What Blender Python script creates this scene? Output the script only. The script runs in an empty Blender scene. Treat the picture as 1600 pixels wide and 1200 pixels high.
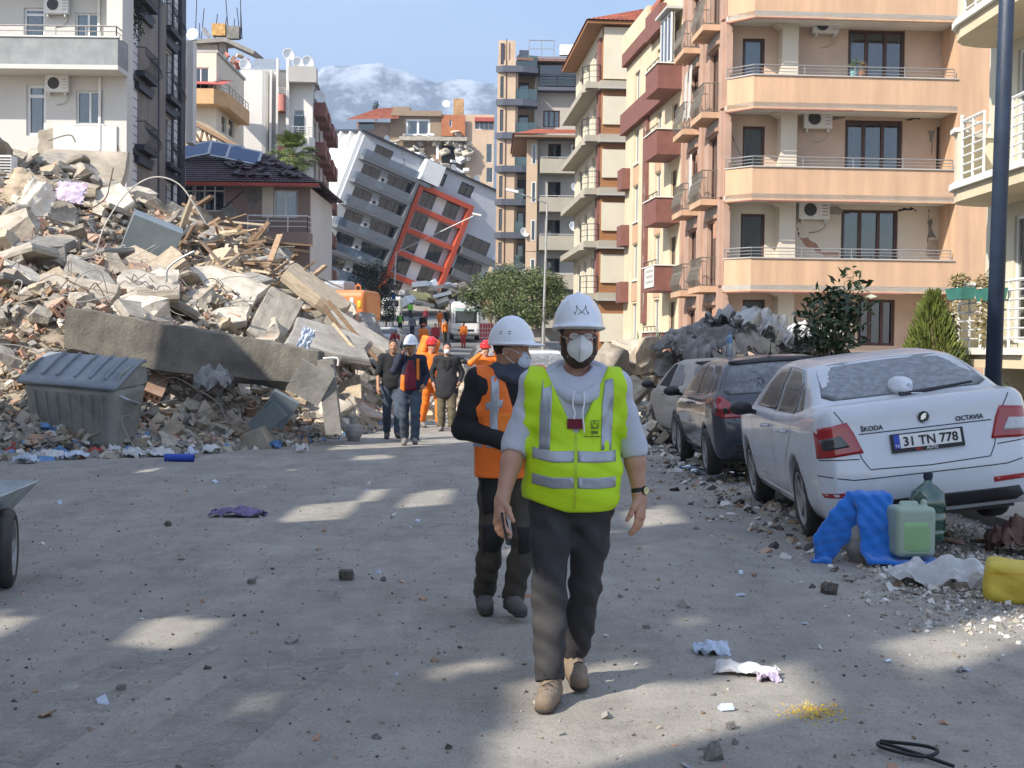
import bpy, math, random
import numpy as np
from math import sin, cos, pi, radians, sqrt, atan2, hypot
from mathutils import Vector, Matrix, Euler

scene = bpy.context.scene
COL = scene.collection
RNG = random.Random(7)
f32 = np.float32

# ---------------------------------------------------------------- camera
FPX = 2100.0                                   # focal length in pixels of a 1600 px wide frame
cam_data = bpy.data.cameras.new('camera')
cam_data.sensor_width = 36.0
cam_data.lens = 36.0 * FPX / 1600.0
cam_data.clip_start = 0.1
cam_data.clip_end = 30000.0
cam = bpy.data.objects.new('camera', cam_data)
COL.objects.link(cam)
CAM_Z = 1.61
CAM_R = Matrix.Rotation(radians(90 - 1.446), 3, 'X') @ Matrix.Rotation(radians(0.7), 3, 'Z')
cam.matrix_world = Matrix.Translation((0, 0, CAM_Z)) @ CAM_R.to_4x4()
scene.camera = cam

# ---------------------------------------------------------------- sky and sun
SUN_TRAVEL = Vector((0.76, 0.65, 0.0)).normalized()      # the way the shadows fall
SUN_EL = radians(38)
world = bpy.data.worlds.new('World')
scene.world = world
world.use_nodes = True
wn, wl = world.node_tree.nodes, world.node_tree.links
wn.clear()
w_out = wn.new('ShaderNodeOutputWorld')
w_bg = wn.new('ShaderNodeBackground')
w_sky = wn.new('ShaderNodeTexSky')
w_sky.sky_type = 'NISHITA'
w_sky.sun_disc = False
w_sky.sun_elevation = SUN_EL
w_sky.sun_rotation = atan2(-SUN_TRAVEL.x, -SUN_TRAVEL.y)
w_sky.altitude = 100
w_sky.air_density = 1.1
w_sky.dust_density = 1.2
w_sky.ozone_density = 2.0
w_bg.inputs['Strength'].default_value = 0.15
w_geo = wn.new('ShaderNodeNewGeometry')
w_map = wn.new('ShaderNodeMapping')
w_map.inputs['Location'].default_value = (.35, .8, .1)
w_map.inputs['Scale'].default_value = (1.0, 1.0, 3.6)
w_noise = wn.new('ShaderNodeTexNoise')
w_noise.inputs['Scale'].default_value = 2.6
w_noise.inputs['Detail'].default_value = 7.0
w_noise.inputs['Roughness'].default_value = 0.52
w_noise.inputs['Distortion'].default_value = 0.25
w_ramp = wn.new('ShaderNodeValToRGB')
w_ramp.color_ramp.elements[0].position = 0.33
w_ramp.color_ramp.elements[0].color = (0.04, 0.04, 0.04, 1)
w_ramp.color_ramp.elements[1].position = 0.57
w_ramp.color_ramp.elements[1].color = (0.7, 0.7, 0.7, 1)
w_mix = wn.new('ShaderNodeMix')
w_mix.data_type = 'RGBA'
w_mix.inputs[7].default_value = (3.7, 4.35, 5.9, 1)          # sunlit thin cloud
wl.new(w_geo.outputs['Incoming'], w_map.inputs['Vector'])
wl.new(w_map.outputs[0], w_noise.inputs['Vector'])
wl.new(w_noise.outputs[0], w_ramp.inputs[0])
wl.new(w_ramp.outputs[0], w_mix.inputs[0])
wl.new(w_sky.outputs[0], w_mix.inputs[6])
wl.new(w_mix.outputs[2], w_bg.inputs[0])
wl.new(w_bg.outputs[0], w_out.inputs[0])

sun_data = bpy.data.lights.new('sun', 'SUN')
sun_data.energy = 4.3
sun_data.angle = radians(0.55)
sun_data.color = (1.0, 0.93, 0.82)
sun = bpy.data.objects.new('sun', sun_data)
COL.objects.link(sun)
sun_dir = Vector((SUN_TRAVEL.x * cos(SUN_EL), SUN_TRAVEL.y * cos(SUN_EL), -sin(SUN_EL)))
sun.rotation_euler = sun_dir.to_track_quat('-Z', 'Y').to_euler()
sun.location = (-60, -60, 80)

scene.view_settings.view_transform = 'Standard'
scene.view_settings.look = 'None'
scene.view_settings.exposure = 0.66
scene.view_settings.gamma = 1.0
scene.cycles.use_denoising = True
scene.cycles.max_bounces = 6
scene.cycles.diffuse_bounces = 3
scene.cycles.glossy_bounces = 3
scene.cycles.transmission_bounces = 4
scene.cycles.transparent_max_bounces = 12
scene.cycles.volume_bounces = 0
scene.cycles.caustics_reflective = False
scene.cycles.caustics_refractive = False

# ---------------------------------------------------------------- helpers: places
def ray(px, py):
    return CAM_R @ Vector(((px - 800) / FPX, -(py - 600) / FPX, -1.0))

def at(px, py, Y):
    """the point of the place at distance Y that the photograph shows at (px, py)"""
    d = ray(px, py)
    t = Y / d.y
    return Vector((d.x * t, Y, CAM_Z + d.z * t))

def gnd(px, py, z=0.0):
    d = ray(px, py)
    t = (z - CAM_Z) / d.z
    return Vector((d.x * t, d.y * t, z))

PROFILE = [(-60, 0), (26, 0), (50, .45), (90, 1.6), (118, 3.0), (140, 4.3), (165, 7.0), (200, 9.5), (260, 13), (600, 24), (3000, 30), (9000, 30)]
def hill(y):
    return float(np.interp(y, [p[0] for p in PROFILE], [p[1] for p in PROFILE]))

# ---------------------------------------------------------------- helpers: objects
def tag(o, label=None, cat=None, group=None, kind=None):
    if label: o['label'] = label
    if cat: o['category'] = cat
    if group: o['group'] = group
    if kind: o['kind'] = kind
    return o

def empty(name, loc, rz=0.0, label=None, cat=None, group=None, rot=None):
    o = bpy.data.objects.new(name, None)
    COL.objects.link(o)
    o.location = loc
    o.rotation_euler = rot if rot is not None else (0, 0, rz)
    o.empty_display_size = 0.2
    return tag(o, label, cat, group)

def mesh_from(name, verts, faces, smooth=False):
    me = bpy.data.meshes.new(name)
    if isinstance(verts, np.ndarray): verts = verts.tolist()
    if isinstance(faces, np.ndarray): faces = faces.tolist()
    me.from_pydata(verts, [], faces)
    if smooth:
        me.polygons.foreach_set('use_smooth', [True] * len(me.polygons))
    me.update()
    return me

def obj(name, me, mat=None, parent=None, loc=(0, 0, 0), rot=(0, 0, 0), scale=None):
    o = bpy.data.objects.new(name, me)
    COL.objects.link(o)
    if mat is not None and len(me.materials) == 0:
        for m in (mat if isinstance(mat, (list, tuple)) else [mat]):
            me.materials.append(m)
    o.location = loc
    o.rotation_euler = rot
    if scale is not None: o.scale = scale if hasattr(scale, '__len__') else (scale,) * 3
    if parent is not None: o.parent = parent
    return o

BOXF = [(0, 3, 2, 1), (4, 5, 6, 7), (0, 1, 5, 4), (1, 2, 6, 5), (2, 3, 7, 6), (3, 0, 4, 7)]
class MB:
    """collects shapes for one mesh"""
    def __init__(s): s.v = []; s.f = []; s.m = []; s.cur = 0
    def add(s, vs, fs):
        n = len(s.v)
        s.v += [tuple(p) for p in vs]
        s.f += [tuple(i + n for i in q) for q in fs]
        s.m += [s.cur] * len(fs)
    def box(s, x0, x1, y0, y1, z0, z1):
        s.add([(x0, y0, z0), (x1, y0, z0), (x1, y1, z0), (x0, y1, z0), (x0, y0, z1), (x1, y0, z1), (x1, y1, z1), (x0, y1, z1)], BOXF)
    def obox(s, c, hx, hy, hz, R):
        vs = [Vector(c) + R @ Vector((a * hx, b * hy, d * hz)) for d in (-1, 1) for a, b in ((-1, -1), (1, -1), (1, 1), (-1, 1))]
        s.add(vs, BOXF)
    def beam(s, p, q, w, h, up=(0, 0, 1)):
        p, q = Vector(p), Vector(q)
        d = (q - p); L = d.length
        if L < 1e-6: return
        d /= L
        a = d.cross(Vector(up))
        if a.length < 1e-4: a = d.cross(Vector((1, 0, 0)))
        a.normalize(); b = a.cross(d)
        R = Matrix((a, d, b)).transposed()
        s.obox((p + q) / 2, w / 2, L / 2, h / 2, R)
    def tube(s, pts, r, n=6, cap=True):
        pts = [Vector(p) for p in pts]
        rs = r if hasattr(r, '__len__') else [r] * len(pts)
        rings = []
        ref = Vector((0, 0, 1))
        for i, p in enumerate(pts):
            d = (pts[min(i + 1, len(pts) - 1)] - pts[max(i - 1, 0)])
            if d.length < 1e-9: d = Vector((0, 0, 1))
            d.normalize()
            a = d.cross(ref)
            if a.length < 0.05: a = d.cross(Vector((1, 0, 0)))
            a.normalize(); b = a.cross(d); ref = b
            rings.append([p + (a * cos(2 * pi * k / n) + b * sin(2 * pi * k / n)) * rs[i] for k in range(n)])
        vs = [q for R in rings for q in R]
        fs = [(i * n + k, i * n + (k + 1) % n, (i + 1) * n + (k + 1) % n, (i + 1) * n + k) for i in range(len(pts) - 1) for k in range(n)]
        if cap: fs += [tuple(range(n - 1, -1, -1)), tuple(range((len(pts) - 1) * n, len(pts) * n))]
        s.add(vs, fs)
    def lathe(s, prof, n=20, c=(0, 0, 0), R=None, cap=True):
        """prof: (radius, height) pairs around z"""
        vs, fs = [], []
        for r, z in prof:
            for k in range(n):
                p = Vector((r * cos(2 * pi * k / n), r * sin(2 * pi * k / n), z))
                if R is not None: p = R @ p
                vs.append(p + Vector(c))
        for i in range(len(prof) - 1):
            for k in range(n):
                fs.append((i * n + k, i * n + (k + 1) % n, (i + 1) * n + (k + 1) % n, (i + 1) * n + k))
        if cap and prof[0][0] > 1e-5: fs.append(tuple(range(n - 1, -1, -1)))
        if cap and prof[-1][0] > 1e-5: fs.append(tuple(range((len(prof) - 1) * n, len(prof) * n)))
        s.add(vs, fs)
    def prism(s, poly, y0, y1):
        """poly in (x, z), pushed along y"""
        n = len(poly)
        vs = [(x, y0, z) for x, z in poly] + [(x, y1, z) for x, z in poly]
        fs = [tuple(range(n)), tuple(range(2 * n - 1, n - 1, -1))] + [(i, i + n, (i + 1) % n + n, (i + 1) % n) for i in range(n)]
        s.add(vs, fs)
    def zprism(s, poly, z0, z1):
        n = len(poly)
        vs = [(x, y, z0) for x, y in poly] + [(x, y, z1) for x, y in poly]
        fs = [tuple(range(n - 1, -1, -1)), tuple(range(n, 2 * n))] + [(i, (i + 1) % n, (i + 1) % n + n, i + n) for i in range(n)]
        s.add(vs, fs)
    def mesh(s, name, smooth=False):
        me = mesh_from(name, s.v, s.f, smooth)
        if any(s.m): me.polygons.foreach_set('material_index', s.m)
        return me
    def build(s, name, mat, parent=None, loc=(0, 0, 0), rot=(0, 0, 0), smooth=False):
        return obj(name, s.mesh(name, smooth), mat, parent, loc, rot)

def copy_tree(o, parent=None):
    c = o.copy(); COL.objects.link(c)
    if parent is not None: c.parent = parent
    for ch in list(o.children): copy_tree(ch, c)
    return c

# ---------------------------------------------------------------- helpers: materials
MATS = {}
def mat(name, col, rough=0.8, var=0.12, scale=3.0, bump=0.0, bscale=None, metal=0.0, spec=None, col2=None, detail=6, alpha=None, coat=0.0, rnd=0.0, emit=None, trans=0.0, sheen=0.0, dust=None, stretch=None):
    if name in MATS: return MATS[name]
    m = bpy.data.materials.new(name)
    m.use_nodes = True
    n, l = m.node_tree.nodes, m.node_tree.links
    b = n['Principled BSDF']
    b.inputs['Roughness'].default_value = rough
    b.inputs['Metallic'].default_value = metal
    if spec is not None: b.inputs['Specular IOR Level'].default_value = spec
    b.inputs['Coat Weight'].default_value = coat
    b.inputs['Coat Roughness'].default_value = 0.06
    b.inputs['Transmission Weight'].default_value = trans
    b.inputs['Sheen Weight'].default_value = sheen
    tc = n.new('ShaderNodeTexCoord')
    src = tc.outputs['Object']
    if stretch:
        mp = n.new('ShaderNodeMapping'); mp.inputs['Scale'].default_value = stretch
        l.new(src, mp.inputs[0]); src = mp.outputs[0]
    c1 = tuple(max(0, c * (1 - var)) for c in col) + (1,)
    c2 = (tuple(min(1, c * (1 + var)) for c in col) if col2 is None else tuple(col2)) + (1,)
    if var > 0 or col2 is not None:
        nz = n.new('ShaderNodeTexNoise')
        nz.inputs['Scale'].default_value = scale
        nz.inputs['Detail'].default_value = detail
        nz.inputs['Roughness'].default_value = 0.62
        rp = n.new('ShaderNodeValToRGB')
        rp.color_ramp.elements[0].position = 0.33; rp.color_ramp.elements[0].color = c1
        rp.color_ramp.elements[1].position = 0.66; rp.color_ramp.elements[1].color = c2
        l.new(src, nz.inputs['Vector']); l.new(nz.outputs[0], rp.inputs[0])
        out = rp.outputs[0]
    else:
        rg = n.new('ShaderNodeRGB'); rg.outputs[0].default_value = tuple(col) + (1,)
        out = rg.outputs[0]
    if rnd > 0:
        oi = n.new('ShaderNodeObjectInfo')
        mr = n.new('ShaderNodeMapRange')
        mr.inputs['To Min'].default_value = 1 - rnd; mr.inputs['To Max'].default_value = 1 + rnd
        hv = n.new('ShaderNodeHueSaturation')
        l.new(oi.outputs['Random'], mr.inputs['Value']); l.new(mr.outputs[0], hv.inputs['Value'])
        l.new(out, hv.inputs['Color']); out = hv.outputs[0]
    if dust:                                               # dust that settled: more on faces that look up, in blotches
        dcol, dup, dall, dsc = dust
        ge = n.new('ShaderNodeNewGeometry'); sx = n.new('ShaderNodeSeparateXYZ')
        l.new(ge.outputs['Normal'], sx.inputs[0])
        m1 = n.new('ShaderNodeMapRange'); m1.inputs['From Min'].default_value = 0.0; m1.inputs['From Max'].default_value = 1.0
        m1.inputs['To Min'].default_value = dall; m1.inputs['To Max'].default_value = dup
        l.new(sx.outputs['Z'], m1.inputs['Value'])
        n2 = n.new('ShaderNodeTexNoise'); n2.inputs['Scale'].default_value = dsc; n2.inputs['Detail'].default_value = 8
        n2.inputs['Roughness'].default_value = 0.7
        l.new(tc.outputs['Object'], n2.inputs['Vector'])
        m2 = n.new('ShaderNodeMapRange'); m2.inputs['From Min'].default_value = 0.3; m2.inputs['From Max'].default_value = 0.7
        m2.inputs['To Min'].default_value = 0.35; m2.inputs['To Max'].default_value = 1.45
        l.new(n2.outputs[0], m2.inputs['Value'])
        mu = n.new('ShaderNodeMath'); mu.operation = 'MULTIPLY'; mu.use_clamp = True
        l.new(m1.outputs[0], mu.inputs[0]); l.new(m2.outputs[0], mu.inputs[1])
        mx = n.new('ShaderNodeMix'); mx.data_type = 'RGBA'
        mx.inputs[7].default_value = tuple(dcol) + (1,)
        l.new(mu.outputs[0], mx.inputs[0]); l.new(out, mx.inputs[6]); out = mx.outputs[2]
        mr2 = n.new('ShaderNodeMapRange'); mr2.inputs['To Min'].default_value = rough; mr2.inputs['To Max'].default_value = 0.9
        l.new(mu.outputs[0], mr2.inputs['Value']); l.new(mr2.outputs[0], b.inputs['Roughness'])
        if coat > 0:
            mr3 = n.new('ShaderNodeMapRange'); mr3.inputs['To Min'].default_value = coat; mr3.inputs['To Max'].default_value = 0.0
            l.new(mu.outputs[0], mr3.inputs['Value']); l.new(mr3.outputs[0], b.inputs['Coat Weight'])
    l.new(out, b.inputs['Base Color'])
    if bump > 0:
        nb = n.new('ShaderNodeTexNoise')
        nb.inputs['Scale'].default_value = bscale or scale * 6
        nb.inputs['Detail'].default_value = 8
        nb.inputs['Roughness'].default_value = 0.65
        bp = n.new('ShaderNodeBump')
        bp.inputs['Strength'].default_value = min(1.0, bump); bp.inputs['Distance'].default_value = 0.02 * max(1.0, bump)
        l.new(src, nb.inputs['Vector']); l.new(nb.outputs[0], bp.inputs['Height']); l.new(bp.outputs[0], b.inputs['Normal'])
    if emit:
        b.inputs['Emission Color'].default_value = tuple(emit[0]) + (1,); b.inputs['Emission Strength'].default_value = emit[1]
    MATS[name] = m
    return m

def glass_mat(name, tint=(0.8, 0.85, 0.88), refl=0.5, see=0.6, rough=0.03, dark=(0.02, 0.025, 0.03)):
    """a window pane: partly see-through, partly mirror"""
    if name in MATS: return MATS[name]
    m = bpy.data.materials.new(name); m.use_nodes = True
    n, l = m.node_tree.nodes, m.node_tree.links
    n.clear()
    out = n.new('ShaderNodeOutputMaterial')
    tr = n.new('ShaderNodeBsdfTransparent'); tr.inputs[0].default_value = tuple(tint) + (1,)
    df = n.new('ShaderNodeBsdfDiffuse'); df.inputs[0].default_value = tuple(dark) + (1,)
    gl = n.new('ShaderNodeBsdfGlossy'); gl.inputs['Roughness'].default_value = rough
    fr = n.new('ShaderNodeFresnel'); fr.inputs[0].default_value = 1.5
    ad = n.new('ShaderNodeMath'); ad.operation = 'MULTIPLY_ADD'; ad.use_clamp = True
    ad.inputs[1].default_value = 1.4; ad.inputs[2].default_value = refl * 0.12
    m1 = n.new('ShaderNodeMixShader'); m1.inputs[0].default_value = see
    m2 = n.new('ShaderNodeMixShader')
    l.new(df.outputs[0], m1.inputs[1]); l.new(tr.outputs[0], m1.inputs[2])
    l.new(fr.outputs[0], ad.inputs[0]); l.new(ad.outputs[0], m2.inputs[0])
    l.new(m1.outputs[0], m2.inputs[1]); l.new(gl.outputs[0], m2.inputs[2]); l.new(m2.outputs[0], out.inputs[0])
    MATS[name] = m
    return m

DUST = (0.36, 0.32, 0.27)
def M(n): return MATS[n]
mat('concrete', (0.345, 0.30, 0.24), .92, .32, 1.6, .8, 11, rnd=.25)
mat('concrete_grey', (0.255, 0.24, 0.215), .92, .32, 1.8, .8, 11, rnd=.25)
mat('beam_concrete', (0.12, 0.108, 0.09), .9, .30, 1.6, .9, 22, col2=(0.21, 0.19, 0.155))
mat('plaster_chunk', (0.45, 0.405, 0.335), .9, .28, 2.2, .7, 13, rnd=.25)
mat('brick_red', (0.40, 0.19, 0.11), .9, .25, 4, .4, 20, rnd=.2, dust=((0.42, 0.36, 0.29), .6, .25, 5))
mat('brick_buff', (0.43, 0.35, 0.25), .92, .2, 4, .4, 20, rnd=.15)
mat('timber', (0.25, 0.155, 0.085), .8, .3, 3, .4, 30, rnd=.35, stretch=(6, 1, 6), dust=(DUST, .35, .1, 4))
mat('timber_pale', (0.52, 0.42, 0.29), .8, .2, 3, .3, 30, rnd=.2, stretch=(6, 1, 6))
mat('rebar', (0.13, 0.085, 0.06), .75, .3, 6, rnd=.3)
mat('wire_grey', (0.30, 0.28, 0.25), .6, .2, 6, rnd=.4)
mat('dark_void', (0.025, 0.024, 0.024), .9, 0)
mat('interior', (0.20, 0.18, 0.16), .9, .2, .6)
mat('white_pvc', (0.74, 0.75, 0.74), .45, .05, 2)
mat('brown_frame', (0.075, 0.032, 0.022), .5, .2, 4)
mat('curtain_white', (0.70, 0.69, 0.66), .9, .08, 3)
mat('curtain_grey', (0.52, 0.54, 0.54), .9, .1, 3)
mat('shutter_grey', (0.50, 0.50, 0.47), .7, .06, 3)
mat('ac_white', (0.70, 0.69, 0.65), .5, .08, 3)
mat('ac_dark', (0.05, 0.05, 0.05), .6, .2, 8)
mat('iron_black', (0.03, 0.03, 0.033), .5, .2, 9, metal=.3)
mat('rail_steel', (0.36, 0.35, 0.33), .4, .1, 5, metal=.6)
mat('rail_white', (0.66, 0.66, 0.63), .5, .06, 5)
mat('dish_white', (0.72, 0.72, 0.70), .5, .06, 5)
mat('roof_red', (0.40, 0.13, 0.075), .85, .3, 1.5, .3, 20, rnd=.25)
mat('roof_dark', (0.075, 0.045, 0.05), .6, .3, 1.2, .2, 20, rnd=.25)
mat('asphalt_grey', (0.07, 0.07, 0.072), .9, .2, 2)
mat('tyre', (0.022, 0.022, 0.022), .85, .25, 12, .3, 60, dust=((0.20, 0.175, 0.15), .4, .10, 9))
mat('rim', (0.42, 0.43, 0.44), .35, .1, 8, metal=.8, dust=((0.30, 0.27, 0.23), .5, .3, 9))
mat('black_plastic', (0.025, 0.025, 0.027), .5, .15, 9)
mat('galvanised', (0.42, 0.43, 0.44), .45, .15, 4, metal=.7)
glass_mat('pane', refl=.5, see=.72)
glass_mat('pane_dark', refl=.6, see=.25)
glass_mat('balcony_glass', tint=(0.55, 0.78, 0.70), refl=.5, see=.75)
glass_mat('balcony_glass_blue', tint=(0.5, 0.62, 0.72), refl=.8, see=.6, dark=(0.16, 0.22, 0.30))
# ---------------------------------------------------------------- helpers: solid modelling on a grid (bodies, clothes, cars)
class Grid:
    def __init__(s, lo, hi, h):
        s.lo = np.array(lo, f32); s.h = float(h)
        s.n = np.maximum(3, np.ceil((np.array(hi) - np.array(lo)) / h).astype(int) + 1)
        s.ax = [s.lo[i] + np.arange(s.n[i], dtype=f32) * f32(h) for i in range(3)]
        s.D = np.full(tuple(s.n), 0.6, f32)
    def _win(s, lo, hi):
        i0 = np.clip(np.floor((np.array(lo) - s.lo) / s.h).astype(int), 0, s.n)
        i1 = np.clip(np.ceil((np.array(hi) - s.lo) / s.h).astype(int) + 1, 0, s.n)
        sl = tuple(slice(a, b) for a, b in zip(i0, i1))
        return sl, s.ax[0][sl[0]][:, None, None], s.ax[1][sl[1]][None, :, None], s.ax[2][sl[2]][None, None, :]
    def _mix(s, sl, d, k, mode):
        D = s.D[sl]
        if D.size == 0: return
        if mode == 'add':
            if k <= 0: s.D[sl] = np.minimum(D, d); return
            hh = np.maximum(k - np.abs(D - d), 0) / k
            s.D[sl] = np.minimum(D, d) - hh * hh * k * 0.25
        elif mode == 'sub':
            d = -d
            if k <= 0: s.D[sl] = np.maximum(D, d); return
            hh = np.maximum(k - np.abs(D - d), 0) / k
            s.D[sl] = np.maximum(D, d) + hh * hh * k * 0.25
        elif mode == 'and':
            if k <= 0: s.D[sl] = np.maximum(D, d); return
            hh = np.maximum(k - np.abs(D - d), 0) / k
            s.D[sl] = np.maximum(D, d) + hh * hh * k * 0.25
    def cap(s, a, b, ra, rb=None, k=0.02, mode='add', flat=None):
        """tapered limb from a to b; flat=(sx,sy,sz) squeezes space"""
        rb = ra if rb is None else rb
        a = np.array(a, f32); b = np.array(b, f32)
        m = max(ra, rb) * (1.0 if flat is None else max(1 / min(flat), 1)) + k + 3 * s.h + .01
        sl, X, Y, Z = s._win(np.minimum(a, b) - m, np.maximum(a, b) + m)
        f = (1, 1, 1) if flat is None else flat
        ba = b - a
        bs = ba * np.array(f, f32); L2 = float((bs ** 2).sum()) + 1e-9
        px, py, pz = (X - a[0]) * f[0], (Y - a[1]) * f[1], (Z - a[2]) * f[2]
        t = np.clip((px * bs[0] + py * bs[1] + pz * bs[2]) / L2, 0, 1)
        d = np.sqrt((px - t * bs[0]) ** 2 + (py - t * bs[1]) ** 2 + (pz - t * bs[2]) ** 2) - (ra + (rb - ra) * t)
        s._mix(sl, d.astype(f32), k, mode); return s
    def chain(s, pts, rs, k=0.02, mode='add'):
        for i in range(len(pts) - 1): s.cap(pts[i], pts[i + 1], rs[i], rs[i + 1], k, mode)
        return s
    def ell(s, c, r, k=0.02, mode='add', R=None):
        c = np.array(c, f32); r = np.array(r, f32)
        m = float(r.max()) + k + 3 * s.h + .01
        sl, X, Y, Z = s._win(c - m, c + m)
        x, y, z = X - c[0], Y - c[1], Z - c[2]
        if R is not None:
            Rt = np.array(R.transposed(), f32)
            x, y, z = (Rt[i][0] * x + Rt[i][1] * y + Rt[i][2] * z for i in range(3))
        k0 = np.sqrt((x / r[0]) ** 2 + (y / r[1]) ** 2 + (z / r[2]) ** 2)
        k1 = np.sqrt((x / r[0] ** 2) ** 2 + (y / r[1] ** 2) ** 2 + (z / r[2] ** 2) ** 2) + 1e-6
        s._mix(sl, (k0 * (k0 - 1) / k1).astype(f32), k, mode); return s
    def box(s, c, hs, rd=0.0, k=0.01, mode='add', R=None):
        c = np.array(c, f32); hs = np.array(hs, f32)
        m = float(np.linalg.norm(hs)) + k + 3 * s.h + .01
        sl, X, Y, Z = s._win(c - m, c + m)
        x, y, z = X - c[0], Y - c[1], Z - c[2]
        if R is not None:
            Rt = np.array(R.transposed(), f32)
            x, y, z = (Rt[i][0] * x + Rt[i][1] * y + Rt[i][2] * z for i in range(3))
        qx, qy, qz = np.abs(x) - hs[0] + rd, np.abs(y) - hs[1] + rd, np.abs(z) - hs[2] + rd
        d = np.sqrt(np.maximum(qx, 0) ** 2 + np.maximum(qy, 0) ** 2 + np.maximum(qz, 0) ** 2) + np.minimum(np.maximum(np.maximum(qx, qy), qz), 0) - rd
        s._mix(sl, d.astype(f32), k, mode); return s
    def plane(s, p, n, k=0.0):
        """keep the side that n points away from"""
        n = np.array(Vector(n).normalized(), f32)
        d = (s.ax[0][:, None, None] - p[0]) * n[0] + (s.ax[1][None, :, None] - p[1]) * n[1] + (s.ax[2][None, None, :] - p[2]) * n[2]
        s._mix((slice(None),) * 3, d.astype(f32), k, 'and'); return s
    def ripple(s, amp, freq=(14, 14, 9), seed=0, warp=1.6):
        """cloth folds"""
        r = random.Random(seed)
        X, Y, Z = s.ax[0][:, None, None], s.ax[1][None, :, None], s.ax[2][None, None, :]
        w = np.sin(X * 7 + Z * 5 + r.random() * 6) + np.sin(Y * 6 - Z * 8 + r.random() * 6)
        n1 = np.sin(X * freq[0] + Z * freq[2] + w * warp + r.random() * 6)
        n2 = np.sin(Y * freq[1] - Z * freq[2] * 1.7 + X * freq[0] * .6 + w * warp * 1.3 + r.random() * 6)
        n3 = np.sin(Z * freq[2] * 3.1 + X * freq[0] * 1.4 + w * warp + r.random() * 6)
        s.D += (amp * (0.5 * n1 + 0.35 * n2 + 0.3 * np.maximum(n3, 0))).astype(f32); return s
    def sample(s, P):
        q = (P - s.lo) / s.h
        q = np.clip(q, 0, np.array(s.n) - 1.001)
        i = q.astype(int); t = q - i
        D = s.D
        def g(a, b, c): return D[i[:, 0] + a, i[:, 1] + b, i[:, 2] + c]
        tx, ty, tz = t[:, 0], t[:, 1], t[:, 2]
        return ((g(0, 0, 0) * (1 - tx) + g(1, 0, 0) * tx) * (1 - ty) + (g(0, 1, 0) * (1 - tx) + g(1, 1, 0) * tx) * ty) * (1 - tz) + \
               ((g(0, 0, 1) * (1 - tx) + g(1, 0, 1) * tx) * (1 - ty) + (g(0, 1, 1) * (1 - tx) + g(1, 1, 1) * tx) * ty) * tz
    def hit(s, P, d, maxd=2.5, n=220):
        """first surface point from P along d"""
        P = np.array(P, float); d = np.array(Vector(d).normalized(), float)
        T = np.zeros(len(P)); done = np.zeros(len(P), bool); step = maxd / n
        prev = s.sample(P)
        for _ in range(n):
            Q = P + np.outer(T + step, d)
            v = s.sample(Q)
            cross = (~done) & (prev > 0) & (v <= 0)
            T[cross] += step * prev[cross] / (prev[cross] - v[cross] + 1e-9)
            done |= cross
            T[~done] += step
            prev = v
        return P + np.outer(T, d), done
    def polys(s):
        D = s.D
        ins = D < 0
        c = [ins[a:D.shape[0] - 1 + a, b:D.shape[1] - 1 + b, e:D.shape[2] - 1 + e] for a in (0, 1) for b in (0, 1) for e in (0, 1)]
        cnt = np.zeros(c[0].shape, np.int8)
        for q in c: cnt += q
        act = (cnt > 0) & (cnt < 8)
        I = np.argwhere(act)
        if len(I) == 0: return np.zeros((0, 3)), np.zeros((0, 4), int)
        idx = np.full(act.shape, -1, np.int64); idx[act] = np.arange(len(I))
        acc = np.zeros((len(I), 3)); num = np.zeros(len(I))
        corners = [(a, b, e) for a in (0, 1) for b in (0, 1) for e in (0, 1)]
        for p in range(8):
            for q in range(p + 1, 8):
                a, b = corners[p], corners[q]
                if sum(abs(a[i] - b[i]) for i in range(3)) != 1: continue
                va = D[I[:, 0] + a[0], I[:, 1] + a[1], I[:, 2] + a[2]]
                vb = D[I[:, 0] + b[0], I[:, 1] + b[1], I[:, 2] + b[2]]
                m = (va < 0) != (vb < 0)
                t = np.where(m, va / np.where(m, va - vb, 1), 0)
                pt = np.array(a)[None] + np.outer(t, np.array(b) - np.array(a))
                acc[m] += pt[m]; num[m] += 1
        V = (I + acc / num[:, None]) * s.h + s.lo
        F = []
        for axis in range(3):
            sl0 = [slice(None)] * 3; sl1 = [slice(None)] * 3
            sl0[axis] = slice(0, -1); sl1[axis] = slice(1, None)
            a, b = ins[tuple(sl0)], ins[tuple(sl1)]
            E = np.argwhere(a != b)
            o1, o2 = [i for i in range(3) if i != axis]
            E = E[(E[:, o1] > 0) & (E[:, o2] > 0) & (E[:, o1] < D.shape[o1] - 1) & (E[:, o2] < D.shape[o2] - 1)]
            if len(E) == 0: continue
            def ix(d1, d2):
                q = E.copy(); q[:, o1] -= d1; q[:, o2] -= d2
                return idx[q[:, 0], q[:, 1], q[:, 2]]
            quad = np.stack([ix(1, 1), ix(0, 1), ix(0, 0), ix(1, 0)], 1)
            flip = a[E[:, 0], E[:, 1], E[:, 2]]
            if axis == 1: flip = ~flip
            quad[~flip] = quad[~flip][:, ::-1]
            F.append(quad)
        return V, np.concatenate(F)
    def mesh(s, name):
        V, F = s.polys()
        return mesh_from(name, V, F, True)

def join_polys(parts):
    V, F, n = [], [], 0
    for v, f in parts:
        V.append(v); F.append(f + n); n += len(v)
    return np.concatenate(V), np.concatenate(F)

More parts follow.
